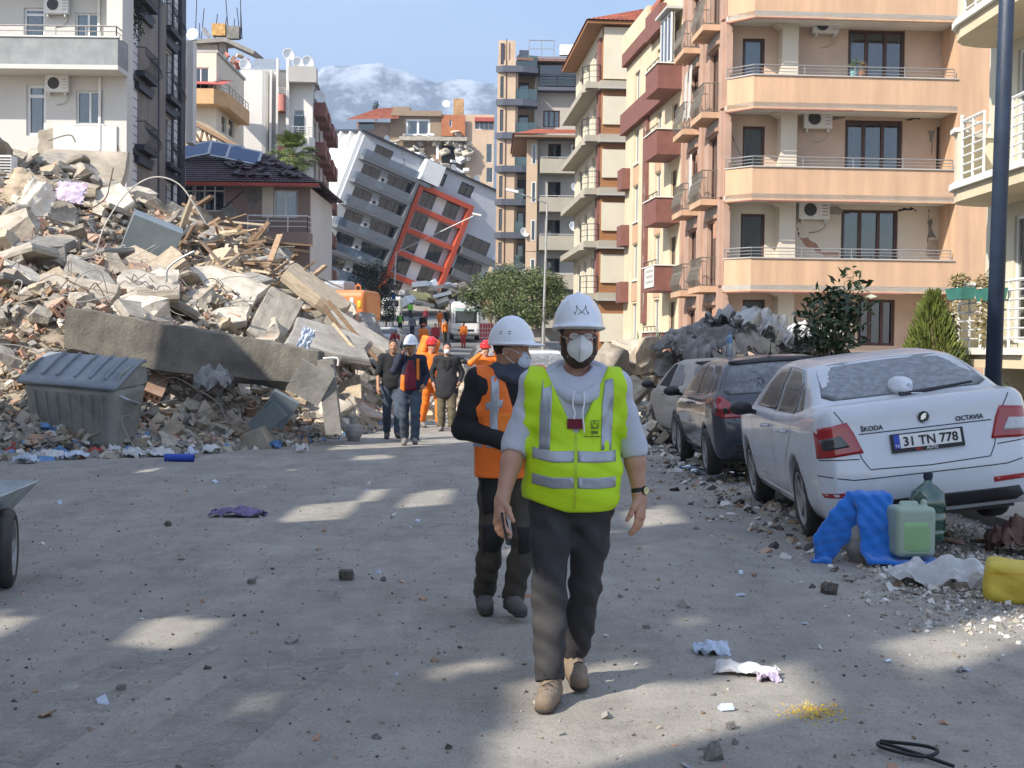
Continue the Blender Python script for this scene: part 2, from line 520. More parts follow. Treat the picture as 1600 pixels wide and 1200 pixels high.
def decal_polys(grid, poly, origin_axis, side, off=0.004, rings=7, dens=0.03, far=3.0, uv=None):
    """a panel with a clean outline laid on the solid. poly: 2-D outline in the plane across origin_axis (0,1,2); side: +1/-1 where it is seen from"""
    pts = []
    n = len(poly)
    for i in range(n):
        a, b = np.array(poly[i], float), np.array(poly[(i + 1) % n], float)
        k = max(1, int(np.linalg.norm(b - a) / dens))
        for j in range(k): pts.append(a + (b - a) * j / k)
    pts = np.array(pts); N = len(pts); c = pts.mean(0)
    rs = [1 - j / rings for j in range(rings)]
    P2 = np.concatenate([c + (pts - c) * r for r in rs] + [c[None]])
    o = [i for i in range(3) if i != origin_axis]
    P = np.zeros((len(P2), 3)); P[:, o[0]] = P2[:, 0]; P[:, o[1]] = P2[:, 1]
    lim = grid.lo[origin_axis] + (grid.n[origin_axis] - 1) * grid.h if side > 0 else grid.lo[origin_axis]
    P[:, origin_axis] = lim
    d = [0, 0, 0]; d[origin_axis] = -side
    Q, ok = grid.hit(P, d, maxd=far)
    if not ok.all() and ok.any():
        Q[~ok, origin_axis] = np.median(Q[ok, origin_axis])
    Q[:, origin_axis] += side * off
    F = []
    for r in range(rings - 1):
        for i in range(N):
            F.append((r * N + i, r * N + (i + 1) % N, (r + 1) * N + (i + 1) % N, (r + 1) * N + i))
    last = rings * N
    for i in range(N): F.append(((rings - 1) * N + i, (rings - 1) * N + (i + 1) % N, last))
    # a rim that goes back into the body, so that the panel has thickness
    base = len(Q)
    rim = Q[:N].copy(); rim[:, origin_axis] -= side * (off + 0.012)
    Q = np.concatenate([Q, rim])
    for i in range(N): F.append((i, base + i, base + (i + 1) % N, (i + 1) % N))
    # orientation
    a = sum(pts[i][0] * pts[(i + 1) % N][1] - pts[(i + 1) % N][0] * pts[i][1] for i in range(N))
    s = 1 if a > 0 else -1
    if origin_axis == 1: s = -s
    if s * side < 0: F = [tuple(reversed(q)) for q in F]
    return Q, F

def decal(name, grid, poly, axis, side, material, parent, **kw):
    V, F = decal_polys(grid, poly, axis, side, **kw)
    return obj(name, mesh_from(name, V, F, True), material, parent)

def line_on(grid, pts2, axis, side, w=0.006, off=0.002, far=3.0, dens=0.03):
    """thin ribbon along a polyline laid on the solid (panel gaps, seams)"""
    pts = []
    for i in range(len(pts2) - 1):
        a, b = np.array(pts2[i], float), np.array(pts2[i + 1], float)
        k = max(1, int(np.linalg.norm(b - a) / dens))
        for j in range(k): pts.append(a + (b - a) * j / k)
    pts.append(np.array(pts2[-1], float)); pts = np.array(pts)
    d = np.gradient(pts, axis=0); d /= np.linalg.norm(d, axis=1)[:, None] + 1e-9
    nn = np.stack([-d[:, 1], d[:, 0]], 1) * w / 2
    P2 = np.concatenate([pts + nn, pts - nn])
    o = [i for i in range(3) if i != axis]
    P = np.zeros((len(P2), 3)); P[:, o[0]] = P2[:, 0]; P[:, o[1]] = P2[:, 1]
    P[:, axis] = grid.lo[axis] + (grid.n[axis] - 1) * grid.h if side > 0 else grid.lo[axis]
    dd = [0, 0, 0]; dd[axis] = -side
    Q, ok = grid.hit(P, dd, maxd=far)
    if not ok.all() and ok.any(): Q[~ok, axis] = np.median(Q[ok, axis])
    Q[:, axis] += side * off
    N = len(pts)
    return Q, [(i, i + 1, N + i + 1, N + i) for i in range(N - 1)]

def sd_poly(pts, X, Y):
    """signed distance to a polygon on 2-D arrays"""
    P = np.array(pts, float); n = len(P)
    d = np.full(np.broadcast(X, Y).shape, 1e9); sgn = np.ones(d.shape)
    for i in range(n):
        a, b = P[i], P[i - 1]
        e = b - a
        wx, wy = X - a[0], Y - a[1]
        t = np.clip((wx * e[0] + wy * e[1]) / (e @ e + 1e-12), 0, 1)
        d = np.minimum(d, (wx - e[0] * t) ** 2 + (wy - e[1] * t) ** 2)
        c1 = Y >= a[1]; c2 = Y < b[1]; c3 = e[0] * wy > e[1] * wx
        flip = (c1 & c2 & c3) | (~c1 & ~c2 & ~c3)
        sgn = np.where(flip, -sgn, sgn)
    return (sgn * np.sqrt(d)).astype(f32)

def spline(pts, n=8, closed=False):
    """Catmull-Rom through 2-D or 3-D points"""
    P = [np.array(p, float) for p in pts]; out = []; N = len(P)
    for i in range(N if closed else N - 1):
        p0 = P[(i - 1) % N] if closed or i > 0 else P[0]
        p1 = P[i]; p2 = P[(i + 1) % N]
        p3 = P[(i + 2) % N] if closed or i + 2 < N else P[-1]
        for j in range(n):
            t = j / n
            out.append(0.5 * (2 * p1 + (p2 - p0) * t + (2 * p0 - 5 * p1 + 4 * p2 - p3) * t * t + (3 * p1 - p0 - 3 * p2 + p3) * t ** 3))
    if not closed: out.append(P[-1])
    return out

def smax(a, b, k):
    h = np.maximum(k - np.abs(a - b), 0) / k
    return np.maximum(a, b) + h * h * k * 0.25
def smin(a, b, k):
    h = np.maximum(k - np.abs(a - b), 0) / k
    return np.minimum(a, b) - h * h * k * 0.25
# ---------------------------------------------------------------- ground and road
def vnoise(seed=0, n=64):
    r = np.random.RandomState(seed)
    T = r.rand(n, n)
    def f(x, y):
        x = np.asarray(x, float); y = np.asarray(y, float)
        xi = np.floor(x).astype(int); yi = np.floor(y).astype(int)
        tx = x - xi; ty = y - yi
        tx = tx * tx * (3 - 2 * tx); ty = ty * ty * (3 - 2 * ty)
        g = lambda a, b: T[(xi + a) % n, (yi + b) % n]
        return (g(0, 0) * (1 - tx) + g(1, 0) * tx) * (1 - ty) + (g(0, 1) * (1 - tx) + g(1, 1) * tx) * ty - .5
    return f
NZ = vnoise(3)
def fbm(x, y, o=4):
    s = 0; a = 1
    for i in range(o):
        s = s + a * NZ(np.asarray(x) * 2 ** i + 17 * i, np.asarray(y) * 2 ** i + 5 * i); a *= .5
    return s

def ground_material():
    m = bpy.data.materials.new('dusty_road'); m.use_nodes = True
    n, l = m.node_tree.nodes, m.node_tree.links
    b = n['Principled BSDF']; b.inputs['Roughness'].default_value = .93; b.inputs['Specular IOR Level'].default_value = .25
    tc = n.new('ShaderNodeTexCoord')
    def noise(sc, det=8, rough=.65, vec=None):
        q = n.new('ShaderNodeTexNoise'); q.inputs['Scale'].default_value = sc; q.inputs['Detail'].default_value = det; q.inputs['Roughness'].default_value = rough
        l.new(vec or tc.outputs['Object'], q.inputs['Vector']); return q.outputs[0]
    def ramp(src, p0, p1, c0, c1):
        q = n.new('ShaderNodeValToRGB'); q.color_ramp.elements[0].position = p0; q.color_ramp.elements[1].position = p1
        q.color_ramp.elements[0].color = tuple(c0) + (1,); q.color_ramp.elements[1].color = tuple(c1) + (1,)
        l.new(src, q.inputs[0]); return q.outputs[0]
    def mix(f, a, c, typ='MIX'):
        q = n.new('ShaderNodeMix'); q.data_type = 'RGBA'; q.blend_type = typ
        if isinstance(f, float): q.inputs[0].default_value = f
        else: l.new(f, q.inputs[0])
        l.new(a, q.inputs[6]); l.new(c, q.inputs[7]); return q.outputs[2]
    st = n.new('ShaderNodeMapping'); st.inputs['Scale'].default_value = (1.5, .55, 1); st.inputs['Rotation'].default_value = (0, 0, radians(14))
    l.new(tc.outputs['Object'], st.inputs[0])
    dust = ramp(noise(.9, 12, .72), .32, .68, (.30, .278, .245), (.44, .41, .36))
    tracks = ramp(noise(1.3, 10, .72, st.outputs[0]), .36, .66, (.15, .15, .15), (1, 1, 1))
    worn = ramp(noise(4.5, 12, .75), .34, .68, (.18, .168, .15), (.32, .298, .262))
    c = mix(tracks, worn, dust)
    grit = ramp(noise(70, 3, .8), .33, .46, (.45, .44, .42), (1, 1, 1))
    c = mix(.9, c, grit, 'MULTIPLY')
    speck = ramp(noise(26, 4, .75), .66, .71, (0, 0, 0), (1, 1, 1))
    pale = n.new('ShaderNodeRGB'); pale.outputs[0].default_value = (.50, .47, .43, 1)
    c = mix(speck, c, pale.outputs[0])
    st2 = ramp(noise(.55, 5, .7), .63, .73, (0, 0, 0), (.8, .8, .8))
    dk = n.new('ShaderNodeRGB'); dk.outputs[0].default_value = (.115, .107, .097, 1)
    c = mix(st2, c, dk.outputs[0])
    l.new(c, b.inputs['Base Color'])
    bp = n.new('ShaderNodeBump'); bp.inputs['Strength'].default_value = .55; bp.inputs['Distance'].default_value = .02
    ad = n.new('ShaderNodeMath'); ad.operation = 'MULTIPLY_ADD'; ad.inputs[1].default_value = .6
    l.new(noise(55, 6, .75), ad.inputs[0]); l.new(noise(9, 8, .7), ad.inputs[2])
    l.new(ad.outputs[0], bp.inputs['Height']); l.new(bp.outputs[0], b.inputs['Normal'])
    MATS['dusty_road'] = m
    return m
ground_material()
mat('earth', (.27, .235, .19), .95, .25, .8, .4, 12)
mat('far_road', (.17, .168, .165), .92, .15, .5)

def sheet(name, xs, ys, zf, material, kind='structure', smooth=True):
    X, Y = np.meshgrid(xs, ys)
    Z = zf(X, Y)
    V = np.stack([X.ravel(), Y.ravel(), Z.ravel()], 1)
    nx, ny = len(xs), len(ys)
    i = np.arange(nx - 1)[None, :] + nx * np.arange(ny - 1)[:, None]
    F = np.stack([i, i + 1, i + nx + 1, i + nx], -1).reshape(-1, 4)
    o = obj(name, mesh_from(name, V, F, smooth), material)
    o['kind'] = kind
    return o

PX = [p[0] for p in PROFILE]; PZ = [p[1] for p in PROFILE]
def z_ground(X, Y):
    return np.interp(Y, PX, PZ)
# whole terrain, to the foot of the mountains
sheet('ground', np.concatenate([np.linspace(-3500, -60, 12), np.linspace(-50, 50, 11), np.linspace(60, 3500, 12)]),
      np.concatenate([np.linspace(-60, 300, 61), np.linspace(320, 9000, 30)]), lambda X, Y: z_ground(X, Y) - .03, M('earth'))
# the dusty street the people walk on
road_xs = np.linspace(-9, 9, 121); road_ys = np.concatenate([np.linspace(-12, 4, 20), np.linspace(4.15, 40, 240)])
def z_road(X, Y):
    return z_ground(X, Y) + .018 * fbm(X * .5, Y * .5) + .009 * fbm(X * 2.3 + 9, Y * 2.3) + .006 * fbm(X * 7, Y * 7, 2) + .002
road = sheet('dusty_road', road_xs, road_ys, z_road, M('dusty_road'))
# the street further up the hill: bends to the left
ys = np.linspace(40, 150, 45)
V = []; F = []
for i, y in enumerate(ys):
    c = -0.0009 * (y - 40) ** 2 - .02 * (y - 40)
    for k in range(2): V.append((c + (-9 + 18 * k), y, hill(y) + .004))
for i in range(len(ys) - 1): F.append((2 * i, 2 * i + 1, 2 * i + 3, 2 * i + 2))
tag(obj('road', mesh_from('road', V, F), M('far_road')), kind='structure')

import bisect
RZ = z_road(*np.meshgrid(road_xs, road_ys)); RXL, RYL = road_xs.tolist(), road_ys.tolist()
def zr(x, y):
    """height of the road sheet itself"""
    i = min(max(bisect.bisect(RXL, x) - 1, 0), len(RXL) - 2); j = min(max(bisect.bisect(RYL, y) - 1, 0), len(RYL) - 2)
    a = min(max((x - RXL[i]) / (RXL[i + 1] - RXL[i]), 0), 1); b = min(max((y - RYL[j]) / (RYL[j + 1] - RYL[j]), 0), 1)
    return float((RZ[j, i] * (1 - a) + RZ[j, i + 1] * a) * (1 - b) + (RZ[j + 1, i] * (1 - a) + RZ[j + 1, i + 1] * a) * b)
wp = mat('worn_paint', (.32, .30, .265), .93, .2, 2.5, .5, 40, col2=(.47, .44, .39)); wq = wp.node_tree
wz = wq.nodes.new('ShaderNodeTexNoise'); wz.inputs['Scale'].default_value = 3.5; wz.inputs['Detail'].default_value = 12; wz.inputs['Roughness'].default_value = .8; wr_ = wq.nodes.new('ShaderNodeMapRange'); wr_.inputs['From Min'].default_value = .42; wr_.inputs['From Max'].default_value = .62; wr_.inputs['To Max'].default_value = .75
wq.links.new(wz.outputs[0], wr_.inputs['Value']); wq.links.new(wr_.outputs[0], wq.nodes['Principled BSDF'].inputs['Alpha'])
for k in range(2):                                       # what is left of a painted crossing
    p0, p1, p2, p3 = [gnd(*q) for q in (((-190 + 300 * k), 1215), ((30 + 300 * k), 1215), ((345 + 230 * k), 1012), ((215 + 230 * k), 1012))]
    V = []; F = []; n = 60
    for j in range(n + 1):
        for i in range(21):
            q = p0.lerp(p1, i / 20).lerp(p3.lerp(p2, i / 20), j / n); V.append((q.x, q.y, zr(q.x, q.y) + .004))
    F = [(j * 21 + i, j * 21 + i + 1, j * 21 + i + 22, j * 21 + i + 21) for j in range(n) for i in range(20)]
    tag(obj('road_marking', mesh_from('road_marking', V, F, True), wp), kind='structure')
# pavement under the parked cars
mb = MB()
kx = [(8.5, 4.9), (12, 4.55), (18, 4.4), (26, 3.9), (40, 2.8)]
vs = []; fs = []
for y, x in kx: vs += [(x, y, -.02), (x, y, hill(y) + .11), (x + .12, y, hill(y) + .125), (9.5, y, hill(y) + .125)]
for i in range(len(kx) - 1):
    for k in range(3): fs.append((4 * i + k, 4 * i + 4 + k, 4 * i + 5 + k, 4 * i + 1 + k))
mb.add(vs, fs)
tag(mb.build('pavement', mat('paving', (.27, .25, .22), .93, .25, 1.5, .4, 14)), kind='structure')

# ---------------------------------------------------------------- mountains
def mountain_material():
    m = bpy.data.materials.new('mountain_snow'); m.use_nodes = True
    n, l = m.node_tree.nodes, m.node_tree.links
    b = n['Principled BSDF']; b.inputs['Roughness'].default_value = .95
    ge = n.new('ShaderNodeNewGeometry'); sx = n.new('ShaderNodeSeparateXYZ'); l.new(ge.outputs['Position'], sx.inputs[0])
    sn = n.new('ShaderNodeSeparateXYZ'); l.new(ge.outputs['Normal'], sn.inputs[0])
    tc = n.new('ShaderNodeTexCoord')
    nz = n.new('ShaderNodeTexNoise'); nz.inputs['Scale'].default_value = .007; nz.inputs['Detail'].default_value = 10; nz.inputs['Roughness'].default_value = .72
    l.new(tc.outputs['Object'], nz.inputs['Vector'])
    hm = n.new('ShaderNodeMapRange'); hm.inputs['From Min'].default_value = 560; hm.inputs['From Max'].default_value = 1500
    hm.inputs['To Min'].default_value = -.32; hm.inputs['To Max'].default_value = .36
    l.new(sx.outputs['Z'], hm.inputs['Value'])
    ad = n.new('ShaderNodeMath'); ad.operation = 'ADD'; l.new(nz.outputs[0], ad.inputs[0]); l.new(hm.outputs[0], ad.inputs[1])
    rp = n.new('ShaderNodeValToRGB'); rp.color_ramp.elements[0].position = .49; rp.color_ramp.elements[1].position = .68
    rp.color_ramp.elements[0].color = (.10, .095, .08, 1); rp.color_ramp.elements[1].color = (.66, .68, .72, 1)
    l.new(ad.outputs[0], rp.inputs[0]); l.new(rp.outputs[0], b.inputs['Base Color'])
    MATS['mountain_snow'] = m; return m
mountain_material()
def ridge(X):
    # skyline heights read from the photograph, metres at 5.6 km
    pts = [(-1400, 700), (-1000, 900), (-800, 1150), (-560, 1170), (-330, 1085), (-190, 1110), (-60, 1090), (110, 1175), (300, 1120), (600, 1080), (1000, 900), (1500, 700)]
    return np.interp(X, [p[0] for p in pts], [p[1] for p in pts])
mxs = np.linspace(-2300, 2300, 260); mys = np.linspace(4300, 7000, 130)
def z_mount(X, Y):
    t = np.clip((Y - 4300) / 1300, 0, 1)
    back = np.clip((Y - 5600) / 1400, 0, 1)
    base = ridge(X) * (t ** 1.25) * (1 - .6 * back)
    r = np.abs(fbm(X / 420, Y / 600, 5))
    gul = np.abs(np.sin(X / 95 + 2.2 * fbm(X / 350, Y / 500, 3)))
    return 20 + base * (1 - .02 * r) - 120 * (1 - gul) * t * (1 - t) * 2.0 + 20 * fbm(X / 130, Y / 130, 5) * t - 25 * r * t * (1 - .7 * (t > .99))
tag(sheet('mountains', mxs, mys, z_mount, M('mountain_snow')), kind='structure')
# ---------------------------------------------------------------- buildings: library
CACHE = {}
def cached(key, fn):
    if key not in CACHE: CACHE[key] = fn()
    return CACHE[key]
ROT = {'front': 0.0, 'left': -pi / 2, 'right': pi / 2}

def frame_mesh(w, h, div, transom, fw, dep):
    mb = MB()
    mb.box(-w / 2, w / 2, 0, dep, 0, fw); mb.box(-w / 2, w / 2, 0, dep, h - fw, h)
    mb.box(-w / 2, -w / 2 + fw, 0, dep, fw, h - fw); mb.box(w / 2 - fw, w / 2, 0, dep, fw, h - fw)
    for i in range(1, div):
        x = -w / 2 + w * i / div
        mb.box(x - fw * .55, x + fw * .55, -.004, dep, fw, h - fw)
    if transom: mb.box(-w / 2 + fw, w / 2 - fw, .003, dep, h * transom - fw / 2, h * transom + fw / 2)
    return mb.mesh('window')
def curtain_mesh(w, h, cover, seed):
    r = random.Random(seed); n = max(8, int(w * cover / .05)); V = []; F = []
    a = r.random() * 6
    for i in range(n + 1):
        x = -w / 2 + w * cover * i / n
        y = .035 * sin(i * 1.25 + a) + .012 * sin(i * 3.1)
        V += [(x, y, 0), (x, y, h)]
    F = [(2 * i, 2 * i + 2, 2 * i + 3, 2 * i + 1) for i in range(n)]
    return mesh_from('curtain', V, F, True)

class Bld:
    def __init__(s, name, label, loc, rz=0.0, cat='building', rot=None, group=None):
        s.root = tag(empty(name, loc, rz, label, cat, group, rot), kind='thing')
        s.faces = {}
        e = Euler(rot if rot is not None else (0, 0, rz))
        s.Mi = (Matrix.Translation(loc) @ e.to_matrix().to_4x4()).inverted()
        s.seed = sum(map(ord, name))
    def pix(s, px, py, kind, off):
        """where the line of sight meets one of the building's own planes, in the building's coordinates"""
        o = s.Mi @ Vector((0, 0, CAM_Z)); d = s.Mi.to_3x3() @ ray(px, py)
        if kind == 'front': t = (off - o.y) / d.y
        else: t = (off - o.x) / d.x
        return o + d * t
    def ab(s, px, py, key):
        f = s.faces[key]; p = s.pix(px, py, f['k'], f['off'])
        return (p.x if f['k'] == 'front' else p.y), p.z
    def face(s, key, kind, off, a0, a1, b0, b1, m, t=.22, name='wall'):
        s.faces[key] = dict(k=kind, off=off, r=(a0, a1, b0, b1), m=m, t=t, holes=[], name=name)
    def P(s, key, a, b, c=0.0):
        f = s.faces[key]
        if f['k'] == 'front': return Vector((a, f['off'] - c, b))
        if f['k'] == 'left': return Vector((f['off'] - c, a, b))
        return Vector((f['off'] + c, a, b))
    def win(s, key, a, b, w, h, frame='white_pvc', div=2, transom=None, curtain=None, cover=1.0, pane='pane', recess=.10, fw=.06, name='window', hole=True, sill=None, panes=True):
        """a, b: centre and foot of the opening on that face"""
        f = s.faces[key]
        w = round(w, 2); h = round(h, 2)
        if hole: f['holes'].append((a - w / 2, a + w / 2, b, b + h))
        me = cached(('win', w, h, div, transom, fw, frame), lambda: frame_mesh(w, h, div, transom, fw, .07))
        rz = ROT[f['k']]
        o = obj(name, me, M(frame), s.root, s.P(key, a, b, -recess), (0, 0, rz))
        if panes:
            pw = (w - 2 * fw) / div
            pm = cached(('pane', round(pw, 3), h, pane), lambda: (lambda mb: (mb.box(-pw / 2 + fw * .5, pw / 2 - fw * .5, .025, .034, fw, h - fw), mb.mesh('pane'))[1])(MB()))
            for i in range(div): obj('pane', pm, M(pane), o, (-w / 2 + fw + pw * (i + .5), 0, 0))
        else:
            pm = cached(('pane1', w, h, pane), lambda: (lambda mb: (mb.box(-w / 2 + fw * .5, w / 2 - fw * .5, .025, .034, fw, h - fw), mb.mesh('pane'))[1])(MB()))
            obj('pane', pm, M(pane), o)
        if curtain:
            s.seed += 1
            cm = cached(('cur', w, h, cover, s.seed % 3, curtain), lambda: curtain_mesh(w, h, cover, s.seed))
            obj('curtain', cm, M(curtain), o, (0, .16, 0))
        if sill:
            sm = cached(('sill', w, sill), lambda: (lambda mb: (mb.box(-w / 2 - .08, w / 2 + .08, -recess - .08, .0, -.06, -.005), mb.mesh('sill'))[1])(MB()))
            obj('sill', sm, M(sill), o)
        return o
    def wpx(s, key, x0, y0, x1, y1, **kw):
        a0, b1 = s.ab(x0, (y0 + y1) / 2, key)[0], s.ab((x0 + x1) / 2, y0, key)[1]
        a1, b0 = s.ab(x1, (y0 + y1) / 2, key)[0], s.ab((x0 + x1) / 2, y1, key)[1]
        return s.win(key, (a0 + a1) / 2, b0, abs(a1 - a0), b1 - b0, **kw)
    def part(s, name, m, mb, smooth=False):
        return mb.build(name, M(m) if isinstance(m, str) else m, s.root, smooth=smooth)
    def box(s, name, m, *q):
        mb = MB(); mb.box(*q); return s.part(name, m, mb)
    def slab(s, name, m, poly, z0, z1):
        mb = MB(); mb.zprism(poly, z0, z1); return s.part(name, m, mb)
    def rail(s, pts, h, m='rail_steel', bars=2, r=.018, post=1.2, name='railing', vert=None):
        """pts: foot line of the railing"""
        mb = MB(); pts = [Vector(p) for p in pts]
        for k in range(bars):
            z = h * (k + 1) / bars
            mb.tube([p + Vector((0, 0, z)) for p in pts], r if k == bars - 1 else r * .6, 6)
        for i in range(len(pts) - 1):
            L = (pts[i + 1] - pts[i]).length
            n = max(1, int(L / post))
            for j in range(n + 1):
                p = pts[i].lerp(pts[i + 1], j / n)
                mb.tube([p, p + Vector((0, 0, h))], r * .8, 5)
            if vert:
                n = max(1, int(L / vert))
                for j in range(n):
                    p = pts[i].lerp(pts[i + 1], (j + .5) / n)
                    mb.tube([p + Vector((0, 0, .03)), p + Vector((0, 0, h))], r * .42, 4)
        return s.part(name, m, mb)
    def ac(s, key, a, b, w=.85, h=.58, c=.3):
        f = s.faces[key]
        def body():
            mb = MB(); mb.box(-w / 2, w / 2, -c - .02, -.06, 0, h); mb.box(-w / 2 + .1, -w / 2 + .14, -c, .0, -.12, -.002); mb.box(w / 2 - .14, w / 2 - .1, -c, .0, -.12, -.002)
            return mb.mesh('air_conditioner')
        def fan():
            mb = MB(); mb.lathe([(.22, 0), (.22, .012), (.0, .016)], 20, (-w * .13, -c - .022, h / 2), Matrix.Rotation(pi / 2, 3, 'X'))
            return mb.mesh('fan_grille')
        def lv():
            mb = MB()
            for i in range(4): mb.box(w * .26, w * .45, -c - .026, -c - .021, h * (.2 + .17 * i), h * (.2 + .17 * i) + .03)
            mb.tube([(w * .4, -.1, -.01), (w * .42, -.08, -.25), (w * .2, -.03, -.4), (-.1, -.02, -.45)], .014, 5)
            return mb.mesh('pipe')
        o = obj('air_conditioner', cached(('ac', w, h, c), body), M('ac_white'), s.root, s.P(key, a, b), (0, 0, ROT[f['k']]))
        obj('fan_grille', cached(('acf', w, h, c), fan), M('ac_dark'), o)
        obj('pipe', cached(('acp', w, h, c), lv), M('wire_grey'), o)
        return o
    def acpx(s, key, x0, y0, x1, y1):
        a0, b1 = s.ab(x0, y0, key); a1, b0 = s.ab(x1, y1, key)
        return s.ac(key, (a0 + a1) / 2, b0, abs(a1 - a0), b1 - b0)
    def dish(s, p, r=.5, rz=0.4, tilt=.7):
        def dm():
            mb = MB(); mb.lathe([(0.001, 0), (.3, .03), (.62, .1), (.86, .2), (1, .27), (1, .3), (.84, .22), (.6, .12), (.3, .05), (0.001, .02)], 18)
            mb.tube([(0, 0, .0), (0, 0, -.25), (0, -.3, -.7)], .05, 5); mb.tube([(0, -.95, .27), (0, -.2, .85)], .025, 4)
            return mb.mesh('satellite_dish', True)
        return obj('satellite_dish', cached('dish', dm), M('dish_white'), s.root, p, (pi / 2 - tilt * .5, 0, rz), (r * .62,) * 3)
    def crack(s, key, pts, w=.04, m='dark_void', name='crack', c=.004):
        """open crack: jagged band on a face, pts in (a, b)"""
        r = random.Random(len(pts) + int(pts[0][0] * 100)); q = []
        for i in range(len(pts) - 1):
            for j in range(5):
                t = j / 5
                q.append((pts[i][0] * (1 - t) + pts[i + 1][0] * t + r.uniform(-1, 1) * w * .8, pts[i][1] * (1 - t) + pts[i + 1][1] * t + r.uniform(-1, 1) * w * .8))
        q.append(pts[-1]); mb = MB(); V = []; 
        for i, (a, b) in enumerate(q):
            ww = w * (.25 + r.random()) * (1 if 0 < i < len(q) - 1 else .1)
            V += [s.P(key, a - ww * .6, b + ww * .5, c), s.P(key, a + ww * .6, b - ww * .5, c)]
        mb.add(V, [(2 * i, 2 * i + 2, 2 * i + 3, 2 * i + 1) for i in range(len(q) - 1)])
        return s.part(name, m, mb)
    def cpx(s, key, pts, w=.04, m='dark_void', **kw):
        return s.crack(key, [s.ab(x, y, key) for x, y in pts], w, m, **kw)
    def patch(s, key, pts, m='concrete_grey', c=.006, name='bare_render'):
        """spot where the plaster has come off, outline in photograph pixels"""
        r = random.Random(int(pts[0][0])); q = [s.ab(x, y, key) for x, y in pts]; out = []
        for i in range(len(q)):
            a, b = q[i], q[(i + 1) % len(q)]
            L = hypot(b[0] - a[0], b[1] - a[1]); n = max(2, int(L / .15))
            for j in range(n):
                t = j / n; e = .05 if j else 0
                out.append((a[0] * (1 - t) + b[0] * t + r.uniform(-e, e), a[1] * (1 - t) + b[1] * t + r.uniform(-e, e)))
        ca = sum(p[0] for p in out) / len(out); cb = sum(p[1] for p in out) / len(out)
        mb = MB(); n = len(out)
        mb.add([s.P(key, a, b, c) for a, b in out] + [s.P(key, ca, cb, c)], [(i, (i + 1) % n, n) for i in range(n)])
        return s.part(name, m, mb)
    def finish(s, core=None, core_mat='interior'):
        for k, f in s.faces.items():
            a0, a1, b0, b1 = f['r']; t = f['t']; off = f['off']
            H = [(max(h[0], a0), min(h[1], a1), max(h[2], b0), min(h[3], b1)) for h in f['holes']]
            H = [h for h in H if h[1] - h[0] > .01 and h[3] - h[2] > .01]
            A = sorted({a0, a1} | {h[0] for h in H} | {h[1] for h in H}); mb = MB()
            for i in range(len(A) - 1):
                am = (A[i] + A[i + 1]) / 2
                if A[i + 1] - A[i] < 1e-4: continue
                cut = sorted((h[2], h[3]) for h in H if h[0] < am < h[1]); z = b0; spans = []
                for c0, c1 in cut:
                    if c0 > z + 1e-4: spans.append((z, c0))
                    z = max(z, c1)
                if b1 > z + 1e-4: spans.append((z, b1))
                for z0, z1 in spans:
                    if f['k'] == 'front': mb.box(A[i], A[i + 1], off, off + t, z0, z1)
                    elif f['k'] == 'left': mb.box(off, off + t, A[i], A[i + 1], z0, z1)
                    else: mb.box(off - t, off, A[i], A[i + 1], z0, z1)
            s.part(f['name'], f['m'], mb)
        if core: s.box('core', core_mat, *core)
        return s

def tile_roof(mb, p00, p10, p11, p01, nu, nv, amp=.035, step=.035, skip=None, rnd=None):
    """roof slope from eave p00-p10 to ridge p01-p11: courses of curved tiles as real relief"""
    p00, p10, p11, p01 = map(Vector, (p00, p10, p11, p01))
    nrm = (p10 - p00).cross(p01 - p00).normalized()
    sub = 4; V = []; F = []
    U = nu * sub
    for j in range(nv):
        for jj in (0, 1):
            v = (j + jj) / nv
            for i in range(U + 1):
                u = i / U
                p = p00.lerp(p10, u).lerp(p01.lerp(p11, u), v)
                hgt = amp * abs(sin(pi * i / sub)) + (step if jj == 0 else 0)
                V.append(p + nrm * hgt)
    W = U + 1
    for r_ in range(2 * nv - 1):
        for i in range(U):
            if skip and skip((i + .5) / U, (r_ / 2) / nv): continue
            F.append((r_ * W + i, r_ * W + i + 1, (r_ + 1) * W + i + 1, (r_ + 1) * W + i))
    mb.add(V, F)
# ---------------------------------------------------------------- unseen wall added on the left to shade the street (outside the frame)
B = Bld('gutted_house_front', 'tall unseen wall added to shade the street, with gaps for sun patches', (-9.5, 0, 0), 0)
mat('shade_wall_plaster', (.50, .45, .38), .9, .12, .6, .3, 20)
B.face('wall', 'right', 0, -26, 15.2, 0, 17.2, M('shade_wall_plaster'), t=.3); B.face('low', 'right', 0, 15.201, 18.3, 0, 6.8, M('shade_wall_plaster'), t=.3)
def sun_gap(px, py, w, l, z=0.0):
    """a ragged gap cut in the added wall to put a sun patch on that spot of the road"""
    g_ = gnd(px, py, z); d = (g_.x + 9.5) / SUN_TRAVEL.x; y = g_.y - SUN_TRAVEL.y * d; zz = z + d * math.tan(SUN_EL)
    for k in range(4):
        a, b, c, e = RNG.uniform(-.3, .3) * w, RNG.uniform(-.35, .35) * l, w * RNG.uniform(.2, .42), l * RNG.uniform(.18, .4); B.faces['wall']['holes'].append((y + a - c, y + a + c, zz + b - e, zz + b + e))
for q in ((20, 985, 1.6, .6), (30, 960, 1.2, .3), (165, 992, .5, .3), (310, 985, 1.0, .8), (440, 1110, .8, .35), (560, 785, 2.8, .9), (690, 775, 2.2, .8), (470, 735, 1.4, .4), (620, 712, 1.5, .9), (790, 1040, .6, .5), (840, 860, .8, .4), (1560, 1010, .8, .5), (1120, 965, .6, .35), (1040, 800, 1.8, .7), (1030, 850, .9, .35), (980, 830, .5, .4), (250, 735, .9, .5), (720, 930, .5, .35), (1480, 1060, .5, .45)): sun_gap(*q)
